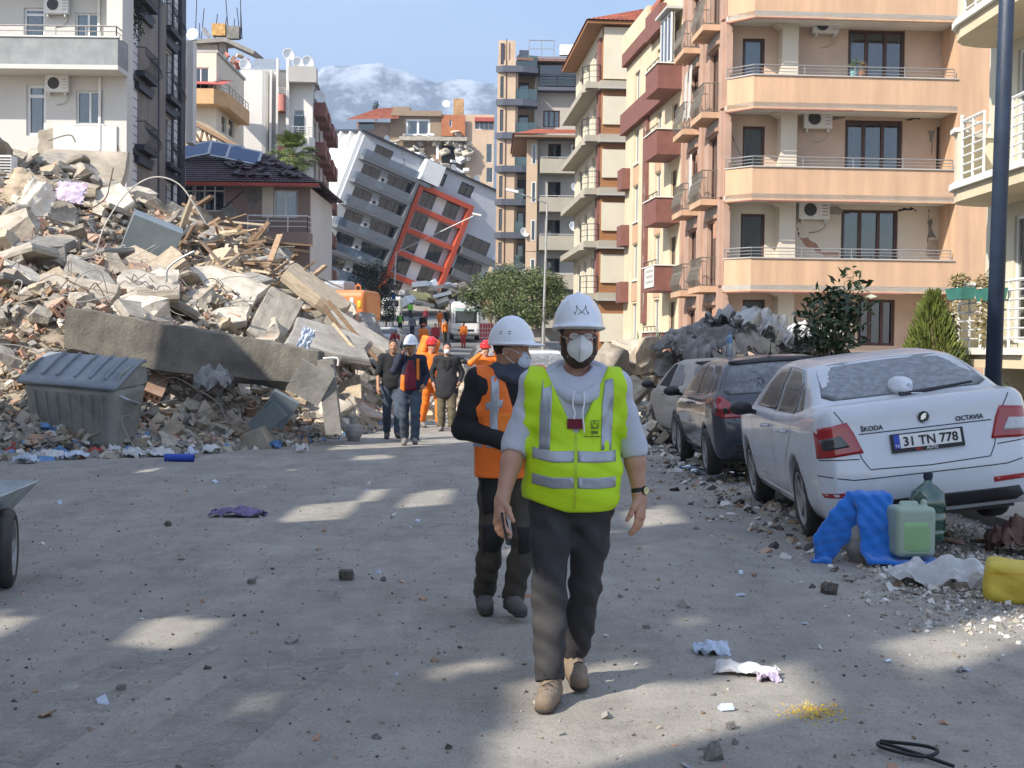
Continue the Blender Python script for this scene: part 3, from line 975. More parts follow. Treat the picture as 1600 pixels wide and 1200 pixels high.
B.faces['wall']['holes'] += [(-3.5, -2.45, 9.7, 11.6), (-3.4, -2.5, 11.9, 13.5), (-2.45, -1.7, 9.8, 10.75)]  # gaps in the added wall for a sun strip and sun on the shins
B.finish()
# ---------------------------------------------------------------- buildings on the right of the street
mat('peach', (.565, .36, .22), .9, .15, 1.6, .15, 40, stretch=(1.5, 1.5, .16), dust=((.38, .28, .22), .2, .2, .7))
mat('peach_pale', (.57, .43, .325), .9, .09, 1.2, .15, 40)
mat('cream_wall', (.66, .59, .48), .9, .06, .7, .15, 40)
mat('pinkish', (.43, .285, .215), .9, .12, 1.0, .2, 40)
mat('maroon', (.20, .085, .068), .85, .14, 3, .4, 60)
mat('lemon', (.63, .53, .365), .9, .09, 1.2, .15, 40)
mat('pale_yellow', (.58, .545, .42), .9, .09, 1.2, .15, 40)
mat('ledge_white', (.70, .69, .64), .8, .08, 1.5)
mat('wood_panel', (.30, .135, .05), .65, .22, 2, .2, 30, stretch=(.6, .6, 8))
mat('beige_band', (.37, .335, .27), .9, .07, 1)
mat('cream_panel', (.62, .56, .43), .9, .05, 1)
mat('stone_tan', (.52, .39, .275), .85, .08, .9)
mat('slab_navy', (.085, .095, .125), .8, .12, 1)
mat('grey_tan', (.42, .375, .325), .9, .07, .8)
mat('grey_shade', (.40, .385, .36), .9, .07, .8)
mat('cable_dark', (.03, .03, .03), .6, 0)
mat('plant_pot', (.20, .45, .48), .6, .1, 4)
mat('terracotta', (.33, .15, .08), .8, .2, 5)
mat('leaf_mid', (.085, .12, .035), .6, .35, 6, rnd=.25)
mat('leaf_dry', (.22, .17, .075), .7, .35, 6)

def leaf_clump(mb, c, r, n, size, rng, up=.3):
    for _ in range(n):
        d = Vector((rng.gauss(0, 1), rng.gauss(0, 1), rng.gauss(0, 1))); d.normalize()
        p = Vector(c) + Vector((d.x * r[0], d.y * r[1], d.z * r[2])) * (rng.random() ** .4)
        t = Vector((rng.gauss(0, 1), rng.gauss(0, 1), rng.gauss(0, .6) + up)).normalized()
        s_ = t.cross(Vector((rng.gauss(0, 1), rng.gauss(0, 1), rng.gauss(0, 1)))).normalized()
        L = size * rng.uniform(.6, 1.3); w = L * .38
        mb.add([p, p + t * L * .5 + s_ * w * .5, p + t * L, p + t * L * .5 - s_ * w * .5], [(0, 1, 2, 3)])

# --- the peach apartment house with long balconies
B = Bld('peach_apartment_house', 'peach apartment house with long solid balconies and brown framed windows', (7.15, 44.6, 0.0), radians(3.2))
FL = [.75, 3.72, 6.74, 9.76, 12.75]                   # floor levels (undersides of the balconies)
B.face('base', 'front', 1.5, 0, 7.6, 0, 3.72, M('peach_pale'))
B.face('f1', 'front', 1.5, 0, 7.6, 3.725, 6.735, M('cream_wall'))
B.face('f2', 'front', 1.5, 0, 7.6, 6.74, 9.755, M('peach_pale'))
B.face('f3', 'front', 1.5, 0, 7.6, 9.76, 12.745, M('peach_pale'))
B.face('f4', 'front', 1.5, 0, 7.6, 12.75, 16.2, M('peach_pale'))
for i, z in enumerate(FL[1:]):
    pts = [(0, 1.5), (0, .85), (.72, 0), (7.6, 0), (7.6, 1.5)]
    B.slab('balcony_slab', 'ledge_white', pts, z + .002, z + .16)
    mb = MB()
    for (a, b) in zip(pts[1:4], pts[2:4]):
        d = Vector((b[0] - a[0], b[1] - a[1], 0)).normalized(); nn = Vector((-d.y, d.x, 0)) * .14
        mb.zprism([(a[0], a[1]), (b[0], b[1]), (b[0] + nn.x, b[1] + nn.y), (a[0] + nn.x, a[1] + nn.y)], z - .06, z + 1.03)
    B.part('balcony_parapet', 'peach', mb)
    B.slab('parapet_cap', 'grey_shade', [(-.04, .85), (.7, -.05), (7.6, -.05), (7.6, .16), (.75, .16), (.12, .95)], z + 1.032, z + 1.075)
    if i < 3: B.rail([(.03, .9, z + 1.07), (.74, .06, z + 1.07), (7.5, .06, z + 1.07)], .32, 'rail_steel', 3, .022, 1.45)
    mb = MB(); mb.zprism([(-.05, .83), (.7, -.07), (3.2 + .9 * (3 - i), -.07), (3.2 + .9 * (3 - i), -.01), (.73, -.01), (.0, .86)], z - .11, z - .062)
    B.part('awning_rail', 'maroon', mb)
B.box('pier', 'peach', 7.601, 8.75, -.004, 1.72, 0, 16.2)
B.box('inner_pier', 'cream_wall', 1.9, 2.45, .95, 1.498, 0, 16.2)
for z in FL[1:]:
    mb = MB(); mb.prism([(1.6, z - .01), (2.46, z - .01), (2.46, z - .5), (2.3, z - .45), (2.2, z - .25), (1.9, z - .18), (1.75, z - .1)], .96, 1.44)
    B.part('bracket', 'cream_wall', mb)
for key, (y0, y1) in {'f3': (60, 128), 'f2': (197, 272), 'f1': (334, 414), 'base': (468, 545)}.items():
    B.wpx(key, 1160 - (3 if key == 'f1' else 0), y0, 1195, y1, frame='brown_frame', div=1, curtain='curtain_grey', pane='pane', fw=.09, name='balcony_door')
for key, q in {'f3': (1325, 47, 1414, 128), 'f2': (1320, 188, 1410, 270), 'f1': (1314, 328, 1403, 412), 'base': (1340, 468, 1398, 540)}.items():
    B.wpx(key, *q, frame='brown_frame', div=3, curtain='curtain_grey' if key != 'base' else None, fw=.1, pane='pane' if key != 'base' else 'pane_dark')
B.wpx('f2', 1463, 198, 1482, 272, frame='brown_frame', div=1, curtain='curtain_white', fw=.09, name='balcony_door')
B.wpx('f1', 1474, 337, 1490, 412, frame='brown_frame', div=1, curtain='curtain_white', fw=.08, name='balcony_door')
B.acpx('f3', 1267, 27, 1306, 55); B.acpx('f2', 1253, 172, 1296, 203); B.acpx('f1', 1245, 314, 1292, 344)
B.cpx('f1', [(1243, 355), (1250, 370), (1256, 378)], .05); B.patch('f1', [(1250, 372), (1262, 371), (1280, 388), (1283, 396), (1258, 384)], 'brick_red', name='exposed_brick')
B.patch('f1', [(1283, 394), (1310, 394), (1310, 401), (1290, 401)], 'brick_red', name='exposed_brick')
B.patch('f1', [(1292, 324), (1308, 322), (1318, 329), (1312, 336), (1296, 335)], 'concrete_grey'); B.patch('f2', [(1296, 181), (1312, 179), (1322, 184), (1300, 189)], 'concrete_grey')
B.patch('f1', [(1451, 343), (1457, 341), (1455, 356), (1463, 372), (1450, 373)], 'concrete_grey'); B.patch('f1', [(1450, 374), (1467, 374), (1467, 402), (1449, 402)], 'concrete')
B.patch('f2', [(1449, 203), (1461, 203), (1457, 220), (1452, 222)], 'concrete_grey'); B.cpx('f2', [(1412, 187), (1425, 186), (1440, 183)], .05); B.cpx('f1', [(1404, 331), (1420, 327), (1432, 328)], .07)
B.cpx('f1', [(1451, 326), (1452, 345), (1449, 380), (1449, 402)], .03); B.cpx('f2', [(1440, 190), (1456, 212), (1456, 245)], .025); B.cpx('f3', [(1418, 43), (1422, 39), (1431, 38)], .05)
B.cpx('f2', [(1139, 198), (1145, 216), (1155, 240), (1160, 246)], .03)
# street side: two columns of french windows with iron balconies
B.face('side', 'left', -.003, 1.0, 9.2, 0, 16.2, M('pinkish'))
for z in (0.9, 3.9, 6.9, 9.9, 12.9):
    for a, w in ((3.0, 1.5), (6.6, 1.5)):
        B.win('side', a, z + .05, w, 2.25, frame='brown_frame', div=2, curtain='curtain_white' if (int(z) + int(a)) % 2 else 'curtain_grey', pane='pane_dark', recess=.14, fw=.08)
        B.box('lintel', 'pinkish', -.10, -.004, a - w / 2 - .2, a + w / 2 + .2, z + 2.36, z + 2.48)
        B.box('lintel_panel', 'grey_shade', -.05, -.004, a - w / 2 - .05, a + w / 2 + .05, z + 2.5, z + 2.78)
        B.box('balcony_slab', 'peach', -.62, -.004, a - w / 2 - .28, a + w / 2 + .28, z - .2, z + .0)
        if z > 3:
            y0, y1 = a - w / 2 - .22, a + w / 2 + .22; mb = MB()
            for zz in (.05, 1.0): mb.tube([(-.02, y0, z + zz), (-.55, y0, z + zz), (-.55, y1, z + zz), (-.02, y1, z + zz)], .02, 5)
            n = 15
            for j in range(n + 1):
                y = y0 + (y1 - y0) * j / n
                mb.tube([(-.55, y, z + .05), (-.66, y, z + .25), (-.62, y, z + .5), (-.54, y, z + .75), (-.55, y, z + 1.0)], .011, 4)
                if j < n: mb.tube([(-.6, y, z + .55), (-.6, y + (y1 - y0) / n * .5, z + .68), (-.6, y + (y1 - y0) / n, z + .55)], .009, 4)
            for j in range(4):
                for yy in (y0, y1): mb.tube([(-.1 - .13 * j, yy, z + .05), (-.1 - .13 * j, yy, z + 1)], .011, 4)
            B.part('iron_balcony', mat('iron_grey', (.16, .145, .125), .6, .2, 9, metal=.3), mb)
    for a in (1.4, 4.8, 8.6): B.box('pilaster', 'pinkish', -.09, -.004, a - .22, a + .22, z, z + 2.9)
for (y0, z0, y1, z1) in ((6.1, 12.3, 5.4, 10.2), (7.0, 12.2, 6.2, 10.3), (5.9, 8.9, 4.8, 7.2)):
    mb = MB(); mb.beam((-.25, y0, z0), (-.45, y1, z1), .35, .05, up=(1, 0, 0)); B.part('fallen_board', 'shutter_grey', mb)
for (y, z) in ((2.2, 5.6), (2.15, 2.5), (5.6, 8.2)): B.box('exposed_brick', 'brick_red', -.012, -.0045, y, y + .5, z, z + .8)
B.finish((.5, 8.5, 2.6, 9.1, 0, 16.1))
B.box('roof', 'concrete_grey', 0, 8.7, 1.73, 9.2, 16.2, 16.4)
B.box('far_wall', 'peach_pale', .23, 8.7, 9.201, 9.35, 0, 16.2); B.box('end_wall', 'peach_pale', 8.5, 8.72, 1.73, 9.2, 0, 16.2)
# pots on the balcony
for px, m_ in ((1334, 'plant_pot'), (1347, 'terracotta')):
    p = B.pix(px, 113, 'front', .35); mb = MB(); mb.lathe([(.09, 0), (.13, .22), (.12, .22), (0.01, .2)], 12, (0, 0, 0))
    w = B.root.matrix_basis @ Vector((p.x, .35, FL[3] + 1.078 - .12 + .12))
    t = empty('potted_plant', w, 0, f"{'turquoise' if m_ == 'plant_pot' else 'brown'} pot with a small plant on the peach balcony ledge", 'plant', 'pots on the balcony')
    mb.build('pot', M(m_), t); lf = MB(); leaf_clump(lf, (0, 0, .42), (.12, .12, .2), 46, .13, RNG, .8); lf.build('leaves', M('leaf_dry' if m_ == 'terracotta' else 'leaf_mid'), t)

# --- right hand corner house with curved balconies, close by
B = Bld('pale_yellow_house', 'pale yellow house with curved balconies, white ledges and a brown stripe', (9.05, 25.6, 0.0), radians(1.5))
B.face('side', 'left', 0, -9.5, 0, .6, 13, M('pale_yellow'))
B.face('near', 'front', -9.72, .0, 6, .6, 13, M('pale_yellow')); B.box('far_gable', 'pale_yellow', 0.0, 6, 0.001, .2, .6, 13)
for z in (1.75, 4.74, 7.7, 10.7):
    pts = [(0, -.3), (-.45, -.33), (-.78, -.48), (-.98, -.75), (-1.05, -1.1), (-1.05, -4.2), (0, -4.2)]
    B.slab('balcony_slab', 'lemon', pts, z - .34, z - .12)
    B.slab('ledge', 'ledge_white', [(x * 1.08, y + (.06 if i < 4 else 0)) for i, (x, y) in enumerate(pts)], z - .118, z)
    mb = MB()
    for i in range(0, 4):
        a, b = Vector((*pts[i], 0)), Vector((*pts[i + 1], 0)); d = (b - a).normalized(); nn = Vector((-d.y, d.x, 0)) * .12
        mb.zprism([(a.x, a.y), (b.x, b.y), (b.x + nn.x, b.y + nn.y), (a.x + nn.x, a.y + nn.y)], z + .002, z + .92)
    B.part('parapet', 'cream_panel', mb)
    B.slab('parapet_cap', 'ledge_white', [(.0, -.24), (-.5, -.27), (-.84, -.44), (-1.06, -.72), (-1.12, -1.12), (-.85, -1.12), (-.6, -.62), (-.3, -.5), (0, -.48)], z + .922, z + 1.0)
    B.rail([(-.98, -1.15, z), (-.98, -2.2, z)], 1.1, 'rail_white', 7, .03, .5); B.rail([(-.98, -2.75, z), (-.98, -4.15, z)], 1.1, 'rail_white', 7, .03, .5)
    B.rail([(-.2, -.38, z + 1.0), (-.75, -.6, z + 1.0), (-.98, -1.1, z + 1.0)], .2, 'rail_white', 1, .035, .3)
    B.win('side', -1.65, z + .1, 1.0, 2.3, frame='white_pvc', div=1, curtain='curtain_white', recess=.05); B.win('side', -3.6, z + .1, 1.3, 2.3, frame='white_pvc', div=2, curtain='curtain_white')
    B.box('reveal', 'ledge_white', -.05, -.003, -2.3, -2.2, z, z + 2.4)
B.box('stripe', mat('brown_stripe', (.20, .11, .075), .7, .2, 3, .2, 40), -.16, -.003, -2.75, -2.35, .6, 13)
for z in (3.3, 4.9, 6.4, 8.0): B.box('stripe_joint', 'dark_void', -.164, -.16, -2.75, -2.35, z, z + .02)
B.finish((.9, 5.5, -9, -.9, .6, 12.9)); B.box('plinth', 'peach', -.02, 6, -9.72, 0.2, 0, .598)
# planters on its railing
for i, (y, z) in enumerate(((-1.75, 1.75 + .85), (-3.15, 1.75 + .78))):
    w = B.root.matrix_basis @ Vector((-1.16, y, z)); t = empty('planter', w, radians(1.5), 'green plastic planter of withered plants on the white balcony grille', 'planter', 'planters on the grille')
    mb = MB(); mb.add([(-.12, -.34, 0), (.1, -.34, 0), (.1, .34, 0), (-.12, .34, 0), (-.16, -.4, .2), (.12, -.4, .2), (.12, .4, .2), (-.16, .4, .2)], BOXF); mb.build('box', mat('planter_green', (.05, .21, .17), .6, .15, 5), t)
    lf = MB(); leaf_clump(lf, (-.05, 0, .3), (.15, .4, .16), 160, .11, RNG, .3); leaf_clump(lf, (-.13, .05, -.35), (.08, .3, .42), 170, .11, RNG, -.5); lf.build('leaves', M('leaf_dry'), t)

# --- yellow house with maroon balconies
B = Bld('yellow_apartment_house', 'yellow apartment house with maroon balcony boxes and a cracked pilaster', (6.75, 54.4, .5), radians(5.9))
B.face('side', 'left', 0, 0, 12.4, 0, 16.3, M('lemon')); B.face('near', 'front', -.22, 0, 6, 0, 16.3, M('lemon'))
for i, z in enumerate((.9, 3.6, 6.35, 9.1, 11.75)):
    mb = MB(); mb.box(-1.0, -.004, .2, 2.7, z, z + .12); mb.box(-1.0, -.88, .2, 2.7, z + .12, z + 1.0); mb.box(-.88, -.004, .2, .32, z + .12, z + 1.0); mb.box(-.88, -.004, 2.58, 2.7, z + .12, z + 1.0)
    B.part('balcony', 'maroon', mb); B.rail([(-.95, .26, z + 1), (-.95, 2.64, z + 1)], .25, 'iron_black', 1, .02, .6)
    B.box('balcony_cap', 'ledge_white', -1.05, -.004, .15, 2.75, z + 1.002, z + 1.05)
    B.win('side', 1.5, z + .15, 1.1, 2.15, frame='brown_frame', div=1, pane='pane_dark', name='balcony_door')
    for a in (4.6, 9.6): B.win('side', a, z + .9 - (.6 if i == 0 else 0), 1.15, 1.7 + (.5 if i == 0 else 0), frame='white_pvc', div=2, curtain='curtain_white', sill='ledge_white')
    if i in (1, 2, 3): B.box('spandrel', 'peach', -.03, -.003, 3.95, 5.25, z - .1, z + .75); B.box('spandrel', 'peach', -.03, -.003, 8.95, 10.25, z - .1, z + .75)
    if i in (1, 2, 3): B.box('balcony', 'maroon', -.4, -.004, 11.1, 12.35, z - .1, z + .9)
B.box('pilaster', 'maroon', -.12, -.003, 6.6, 7.5, 2.4, 12.5); B.box('base', 'maroon', -.5, -.003, 2.8, 12.4, -.3, 1.55); B.box('base_cap', 'ledge_white', -.56, -.003, 2.8, 12.45, 1.552, 1.62)
B.box('band', 'maroon', -.3, -.003, 2.71, 12.4, 11.75, 12.75); B.box('band', 'maroon', -.35, -.003, 3.3, 6.2, 14.9, 16.0); B.box('band', 'maroon', -.25, -.003, 6.2, 12.4, 15.1, 15.7); B.box('parapet', 'lemon', -.26, .2, 6.2, 12.4, 15.702, 16.6)
B.win('side', 1.2, 12.85, 2.0, 2.0, frame='white_pvc', div=3, curtain='curtain_white', recess=-.5, hole=False, name='glazed_balcony')
B.box('glazed_balcony_roof', 'shutter_grey', -.7, -.004, .1, 2.4, 14.95, 15.05)
for q in ([(7.0, 11.5), (6.8, 10.8), (7.1, 9.9)], [(7.1, 9.0), (6.9, 8.1), (7.2, 7.2), (6.9, 6.2)], [(7.0, 5.6), (7.2, 4.9), (6.8, 3.9), (7.0, 2.8)]): B.crack('side', q, .16, 'concrete', c=.124, name='broken_plaster')
w = B.root.matrix_basis @ Vector((-1.02, 1.25, 3.75)); sg = empty('balcony_banner', w, radians(5.9), 'white banner with grey lettering on a maroon balcony', 'banner')
mb = MB(); mb.box(-.012, 0, -.95, .95, 0, .85); mb.build('cloth', M('rail_white'), sg)
mb = MB()
for r_ in range(3):
    for j in range(7): mb.box(-.018, -.0125, -.75 + .2 * j, -.62 + .2 * j, .62 - .22 * r_, .72 - .22 * r_)
mb.build('lettering', M('wire_grey'), sg)
B.finish((.8, 5.5, .8, 12, 0, 16.2)); B.box('roof', 'roof_red', -.1, 6, -.2, 12.4, 16.31, 16.5)

# --- beige and wood house
B = Bld('beige_wood_house', 'beige house with brown wood cladding and cream panels between grey bands', (4.9, 76.5, 1.0), radians(4))
FZ = [.2, 3.55, 6.5, 9.5, 12.5, 15.5]
B.face('front', 'front', 0, 0, 6, 0, 19, M('wood_panel')); B.face('side', 'left', 0, .22, 13, 0, 19, M('cream_panel'))
for i, z in enumerate(FZ):
    B.box('band', 'beige_band', -.15, 3.2, -.35, -.003, z, z + .38); B.box('band', 'beige_band', -.9, -.003, .0, 13, z, z + .36)
    B.box('band_trim', 'grey_shade', -.2, 3.25, -.42, -.003, z - .08, z - .002)
    if i < 5: B.box('cream_panel', 'cream_panel', .05, 1.42, -.12, -.003, z + .95, z + 2.55)
    else: B.box('cream_panel', 'cream_panel', .05, 1.9, -.2, -.003, z + .5, z + 3.4)
    for a in (3.2, 6.8, 10.2): B.win('side', a, z + .5, 1.6, 2.1, frame='white_pvc', div=2, curtain='curtain_white' if a != 6.8 else None, panes=False)
    B.box('shaft', 'maroon', -.16, -.003, .25, 1.2, z + .37, z + 2.9); mb = MB()
    y0, y1 = .1, 1.9
    mb.zprism([(-.004, y0), (-.7, y0 + .2), (-1.05, y0 + 1.0), (-.9, y1), (-.004, y1 + .2)], z - .1, z + .35); B.part('curved_balcony', 'beige_band', mb)
    B.rail([(-.1, y0 + .1, z + .35), (-.68, y0 + .25, z + .35), (-1.0, y0 + 1.0, z + .35), (-.86, y1, z + .35)], 1.0, 'iron_black', 3, .025, .45)
    B.box('balcony', 'maroon', 1.75, 2.5, -.95, -.36, z + .37, z + 1.3)
    B.win('front', 2.3, z + .5, .9, 2.0, frame='white_pvc', div=1, panes=False, curtain='curtain_white')
B.box('roof_cornice', 'wood_panel', -.95, 4, -.6, 13, 19.0, 19.15); mb = MB(); tile_roof(mb, (-1.0, 13, 19.16), (-1.0, -.7, 19.16), (3, 4, 21), (3, 9, 21), 50, 12); tile_roof(mb, (-1.0, -.7, 19.16), (7, -.7, 19.16), (3.2, 4, 21), (3, 4, 21), 30, 12)
B.part('roof', 'roof_red', mb); B.finish((1, 5.5, 1, 12.5, 0, 18.9))

# --- lower building with tan balconies and tile roof
B = Bld('tan_balcony_house', 'lower house with plain tan balconies, white dishes and a broken tile roof', (1.2, 105, 2.2), radians(1))
B.face('front', 'front', 0, 0, 4.6, 0, 15.9, M('grey_tan')); B.face('side', 'left', 0, .22, 9, 0, 15.9, M('stone_tan'))
B.faces['front']['m'] = M('grey_shade')
for i, z in enumerate((1.3, 4.3, 7.3, 10.25, 13.2)):
    mb = MB(); mb.box(.75, 3.75, -1.4, -.003, z - .15, z); mb.box(.75, 3.75, -1.4, -1.28, z, z + .95); mb.box(.75, .87, -1.28, -.003, z, z + .95); mb.box(3.63, 3.75, -1.28, -.003, z, z + .95); B.part('balcony', 'beige_band', mb)
    B.rail([(.8, -1.34, z + .95), (3.7, -1.34, z + .95)], .12, 'rail_white', 1, .02, 1)
    B.win('front', 1.9, z + .1, 1.0, 2.2, frame='brown_frame', div=1, panes=False, pane='pane_dark', name='balcony_door')
    B.box('side_wall', 'stone_tan', -.28, .55, -.55, -.003, z - .2, z + 2.75); B.win('front', .28, z + .6, .35, 1.6, frame='white_pvc', div=1, panes=False, hole=False, recess=-.58)
    if i in (2, 4): B.ac('front', 3.6, z + 1.6, .9, .6)
for p in ((3.3, -1.5, 8.9), (3.45, -.8, 12.0), (-.4, -.6, 8.5), (-.4, -.5, 5.3), (3.0, -1.5, 2.6)): B.dish(p, .62, .5)
mb = MB(); tile_roof(mb, (-1.4, -1.9, 15.9), (5.2, -1.9, 16.0), (5.2, 2.5, 17.0), (0.5, 2.5, 17.0), 24, 10); tile_roof(mb, (-1.4, 9, 15.9), (-1.4, -1.9, 15.9), (.5, 2.5, 17), (.5, 7, 17), 30, 8); B.part('roof', 'roof_red', mb)
B.box('eave', 'timber', -1.3, 5.2, -1.85, -.01, 15.72, 15.88); B.box('eave', 'timber', -1.3, -.01, 0, 9, 15.72, 15.88); B.finish((.8, 4.2, .8, 8.8, 0, 15.6))

# --- tall house with green glass balconies
B = Bld('green_glass_house', 'tall tan house with dark slabs and green glass balconies', (1.75, 121, 3.0), radians(0))
B.face('front', 'front', 0, 0, 5.2, 0, 24.2, M('grey_tan')); B.face('wing', 'front', -1.5, -3.35, -1.75, 0, 24.2, M('stone_tan')); B.face('side', 'left', -3.35, -1.28, 9, 0, 24.2, M('stone_tan'))
B.face('back', 'front', 1.2, -1.75, -.0, 0, 24.2, M('stone_tan')); B.box('wing_side', 'stone_tan', -1.75, -1.53, -1.27, 1.2, 0, 24.2)
for i in range(9):
    z = -.2 + 2.93 * i - .1
    if z > 24: break
    B.slab('floor_slab', 'slab_navy', [(-3.5, -1.51), (-2.9, -1.85), (-1.1, -1.85), (.22, -1.4), (.22, -.01), (-1.74, -.01), (-1.74, -1.51)], z, z + .55)
    mb = MB(); mb.box(-1.7, .12, -1.5, -1.47, z + .56, z + 1.5); mb.box(.12, .15, -1.5, -.05, z + .56, z + 1.5); B.part('balcony_glass', 'balcony_glass', mb)
    B.win('back', -1.0, z + .6, .9, 2.0, frame='brown_frame', div=1, panes=False, pane='pane_dark', name='balcony_door')
    B.win('wing', -2.95, z + .7, .3, 1.9, frame='brown_frame', div=1, panes=False, pane='pane_dark'); B.box('fin', 'brown_frame', -2.62, -2.55, -1.56, -1.503, z + .55, z + 2.93)
    if i == 7: B.win('front', 1.5, z - 1.6, 1.5, 1.5, frame='brown_frame', div=3, curtain='curtain_white', fw=.1); B.win('front', 4.4, z - 1.6, 1.2, 1.5, frame='brown_frame', div=2, fw=.1)
    elif i < 7: B.win('front', 4.3, z + .8, 1.2, 1.5, frame='brown_frame', div=2, panes=False)
B.rail([(.3, -1.0, 22.0), (5.2, -1.0, 22.0)], 1.1, 'iron_black', 4, .04, 1.3); B.box('terrace', 'slab_navy', .23, 5.2, -1.1, -.003, 21.7, 22.0)
mb = MB(); mb.box(.4, 5.2, -.6, -.58, 22.2, 24.0); B.part('dark_glazing', 'pane_dark', mb)
B.slab('roof', 'brown_stripe', [(-1.7, -1.7), (.6, -1.4), (5.3, -1.3), (5.3, 9), (-1.7, 9)], 24.22, 24.45); mb = MB(); mb.add([(.3, -1.3, 24.5), (5.3, -1.3, 24.5), (5.3, 5, 26.0), (.5, 5, 26.0)], [(0, 1, 2, 3)]); mb.add([(-1.7, -1, 24.5), (.3, -1.3, 24.5), (.5, 5, 26), (-1.5, 5, 26.2)], [(0, 1, 2, 3)]); B.part('roof_slope', mat('roof_brown', (.16, .11, .09), .8, .15, 1), mb)
B.box('water_heater', 'dish_white', 2.3, 4.0, 4.4, 5.0, 26.05, 27.0); B.box('attic_wall', 'stone_tan', -3.3, -1.8, -1.3, 4, 24.21, 26.0)
B.rail([(-.6, -1.5, 24.5), (1.6, -1.5, 24.5)], 1.5, 'rail_steel', 2, .04, 1.1); B.finish((.7, 5.0, 2.2, 8.8, 0, 24))
# ---------------------------------------------------------------- buildings on the left of the street
mat('offwhite', (.60, .585, .55), .9, .06, .6, .15, 40, dust=((.42, .38, .32), .15, .12, .6))
mat('balcony_grey', (.27, .285, .285), .85, .18, 1.6, .2, 20)
mat('siding', (.62, .62, .64), .85, .06, 1)
mat('black_trim', (.028, .031, .042), .6, .2, 2)
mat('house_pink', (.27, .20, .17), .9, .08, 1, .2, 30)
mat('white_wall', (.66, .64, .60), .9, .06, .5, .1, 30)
mat('salmon', (.42, .165, .135), .85, .1, 2)
mat('orange_tile', (.58, .36, .18), .85, .12, 3, .3, 12)
mat('grey_blue_wall', (.45, .475, .515), .88, .08, .25, .1, 10)
mat('white_clean', (.70, .71, .71), .85, .05, .3)
mat('tower_orange', (.42, .065, .026), .7, .08, .4)
mat('tower_slab', (.12, .128, .14), .8, .12, .5)
mat('yellow_foam', (.62, .54, .25), .95, .12, 1, .3, 8)
mat('panel_blue', (.035, .07, .16), .12, .1, 2, coat=.8)
mat('brown_wall', (.27, .20, .135), .9, .1, .4)
mat('rust_wall', (.36, .135, .06), .9, .15, .8)
mat('roof_sheet_red', (.36, .07, .05), .6, .15, 1)

# --- white house with the grey balcony (its front torn away lower down)
B = Bld('white_balcony_house', 'white house with a grey solid balcony, torn open above the rubble', (-14.75, 49.9, 0.0), 0)
B.face('up', 'front', 1.35, -9, 0, 11.9, 16.5, M('offwhite')); B.face('low', 'front', 1.35, -9, 0, 0, 11.895, M('offwhite'))
mb = MB(); mb.box(-9, .05, .0, .13, 11.95, 12.95); mb.box(-.08, .05, .131, 1.345, 11.95, 12.95); B.part('balcony_parapet', 'balcony_grey', mb)
B.box('balcony_slab', 'offwhite', -9, .06, -.02, 1.345, 11.78, 11.945); B.box('parapet_cap', 'ledge_white', -9, .1, -.05, .17, 12.952, 13.0)
B.rail([(-9, .05, 13.0), (-.02, .05, 13.0), (-.02, 1.2, 13.0)], .38, 'rail_steel', 2, .03, 1.1)
B.box('upper_slab', 'offwhite', -9, .06, -.02, 1.345, 15.3, 15.5); B.box('corner_pier', 'offwhite', -.55, .04, .6, 1.345, 13.0, 15.3)
B.wpx('up', 37, 12, 70, 62, div=1, curtain='curtain_grey', transom=.8, name='balcony_door', fw=.09); B.wpx('up', 117, 20, 158, 72, div=2, curtain='curtain_white', cover=.5, fw=.07)
B.acpx('up', 73, -4, 110, 24); B.wpx('low', 41, 132, 72, 212, div=1, curtain='curtain_grey', transom=.78, name='balcony_door', fw=.12); B.wpx('low', 119, 142, 161, 194, div=2, curtain='curtain_grey', sill='ledge_white', fw=.07)
B.acpx('low', 75, 119, 110, 146); B.wpx('low', 132, 292, 162, 330, div=2, frame='brown_frame', pane='pane_dark')
B.box('low_wall', 'white_wall', *(lambda p, q: (p.x, q.x, 1.28, 1.345, q.z - 1.5, p.z))(B.pix(82, 195, 'front', 1.2), B.pix(181, 230, 'front', 1.2)))
for z, x in ((13.0, -1.1), (9.0, -1.05)): B.box('drain_pipe', 'ledge_white', x, x + .09, 1.25, 1.345, z, z + 2.75)
for i, (x, m_) in enumerate(((-7.6, 'timber_pale'), (-6.75, 'maroon'))): B.box('balcony_cupboard', m_, x, x + .75, .35, .95, 13.0, 14.0 - .5 * i)
B.patch('low', [(60, 205), (85, 200), (88, 215), (130, 226), (185, 228), (190, 240), (60, 240)], 'concrete', .012)
B.finish((-8.5, -.5, 2.6, 9, 0, 16.4)); B.box('side_wall', 'offwhite', -.2, -.001, 1.58, 2.2, 0, 16.5)

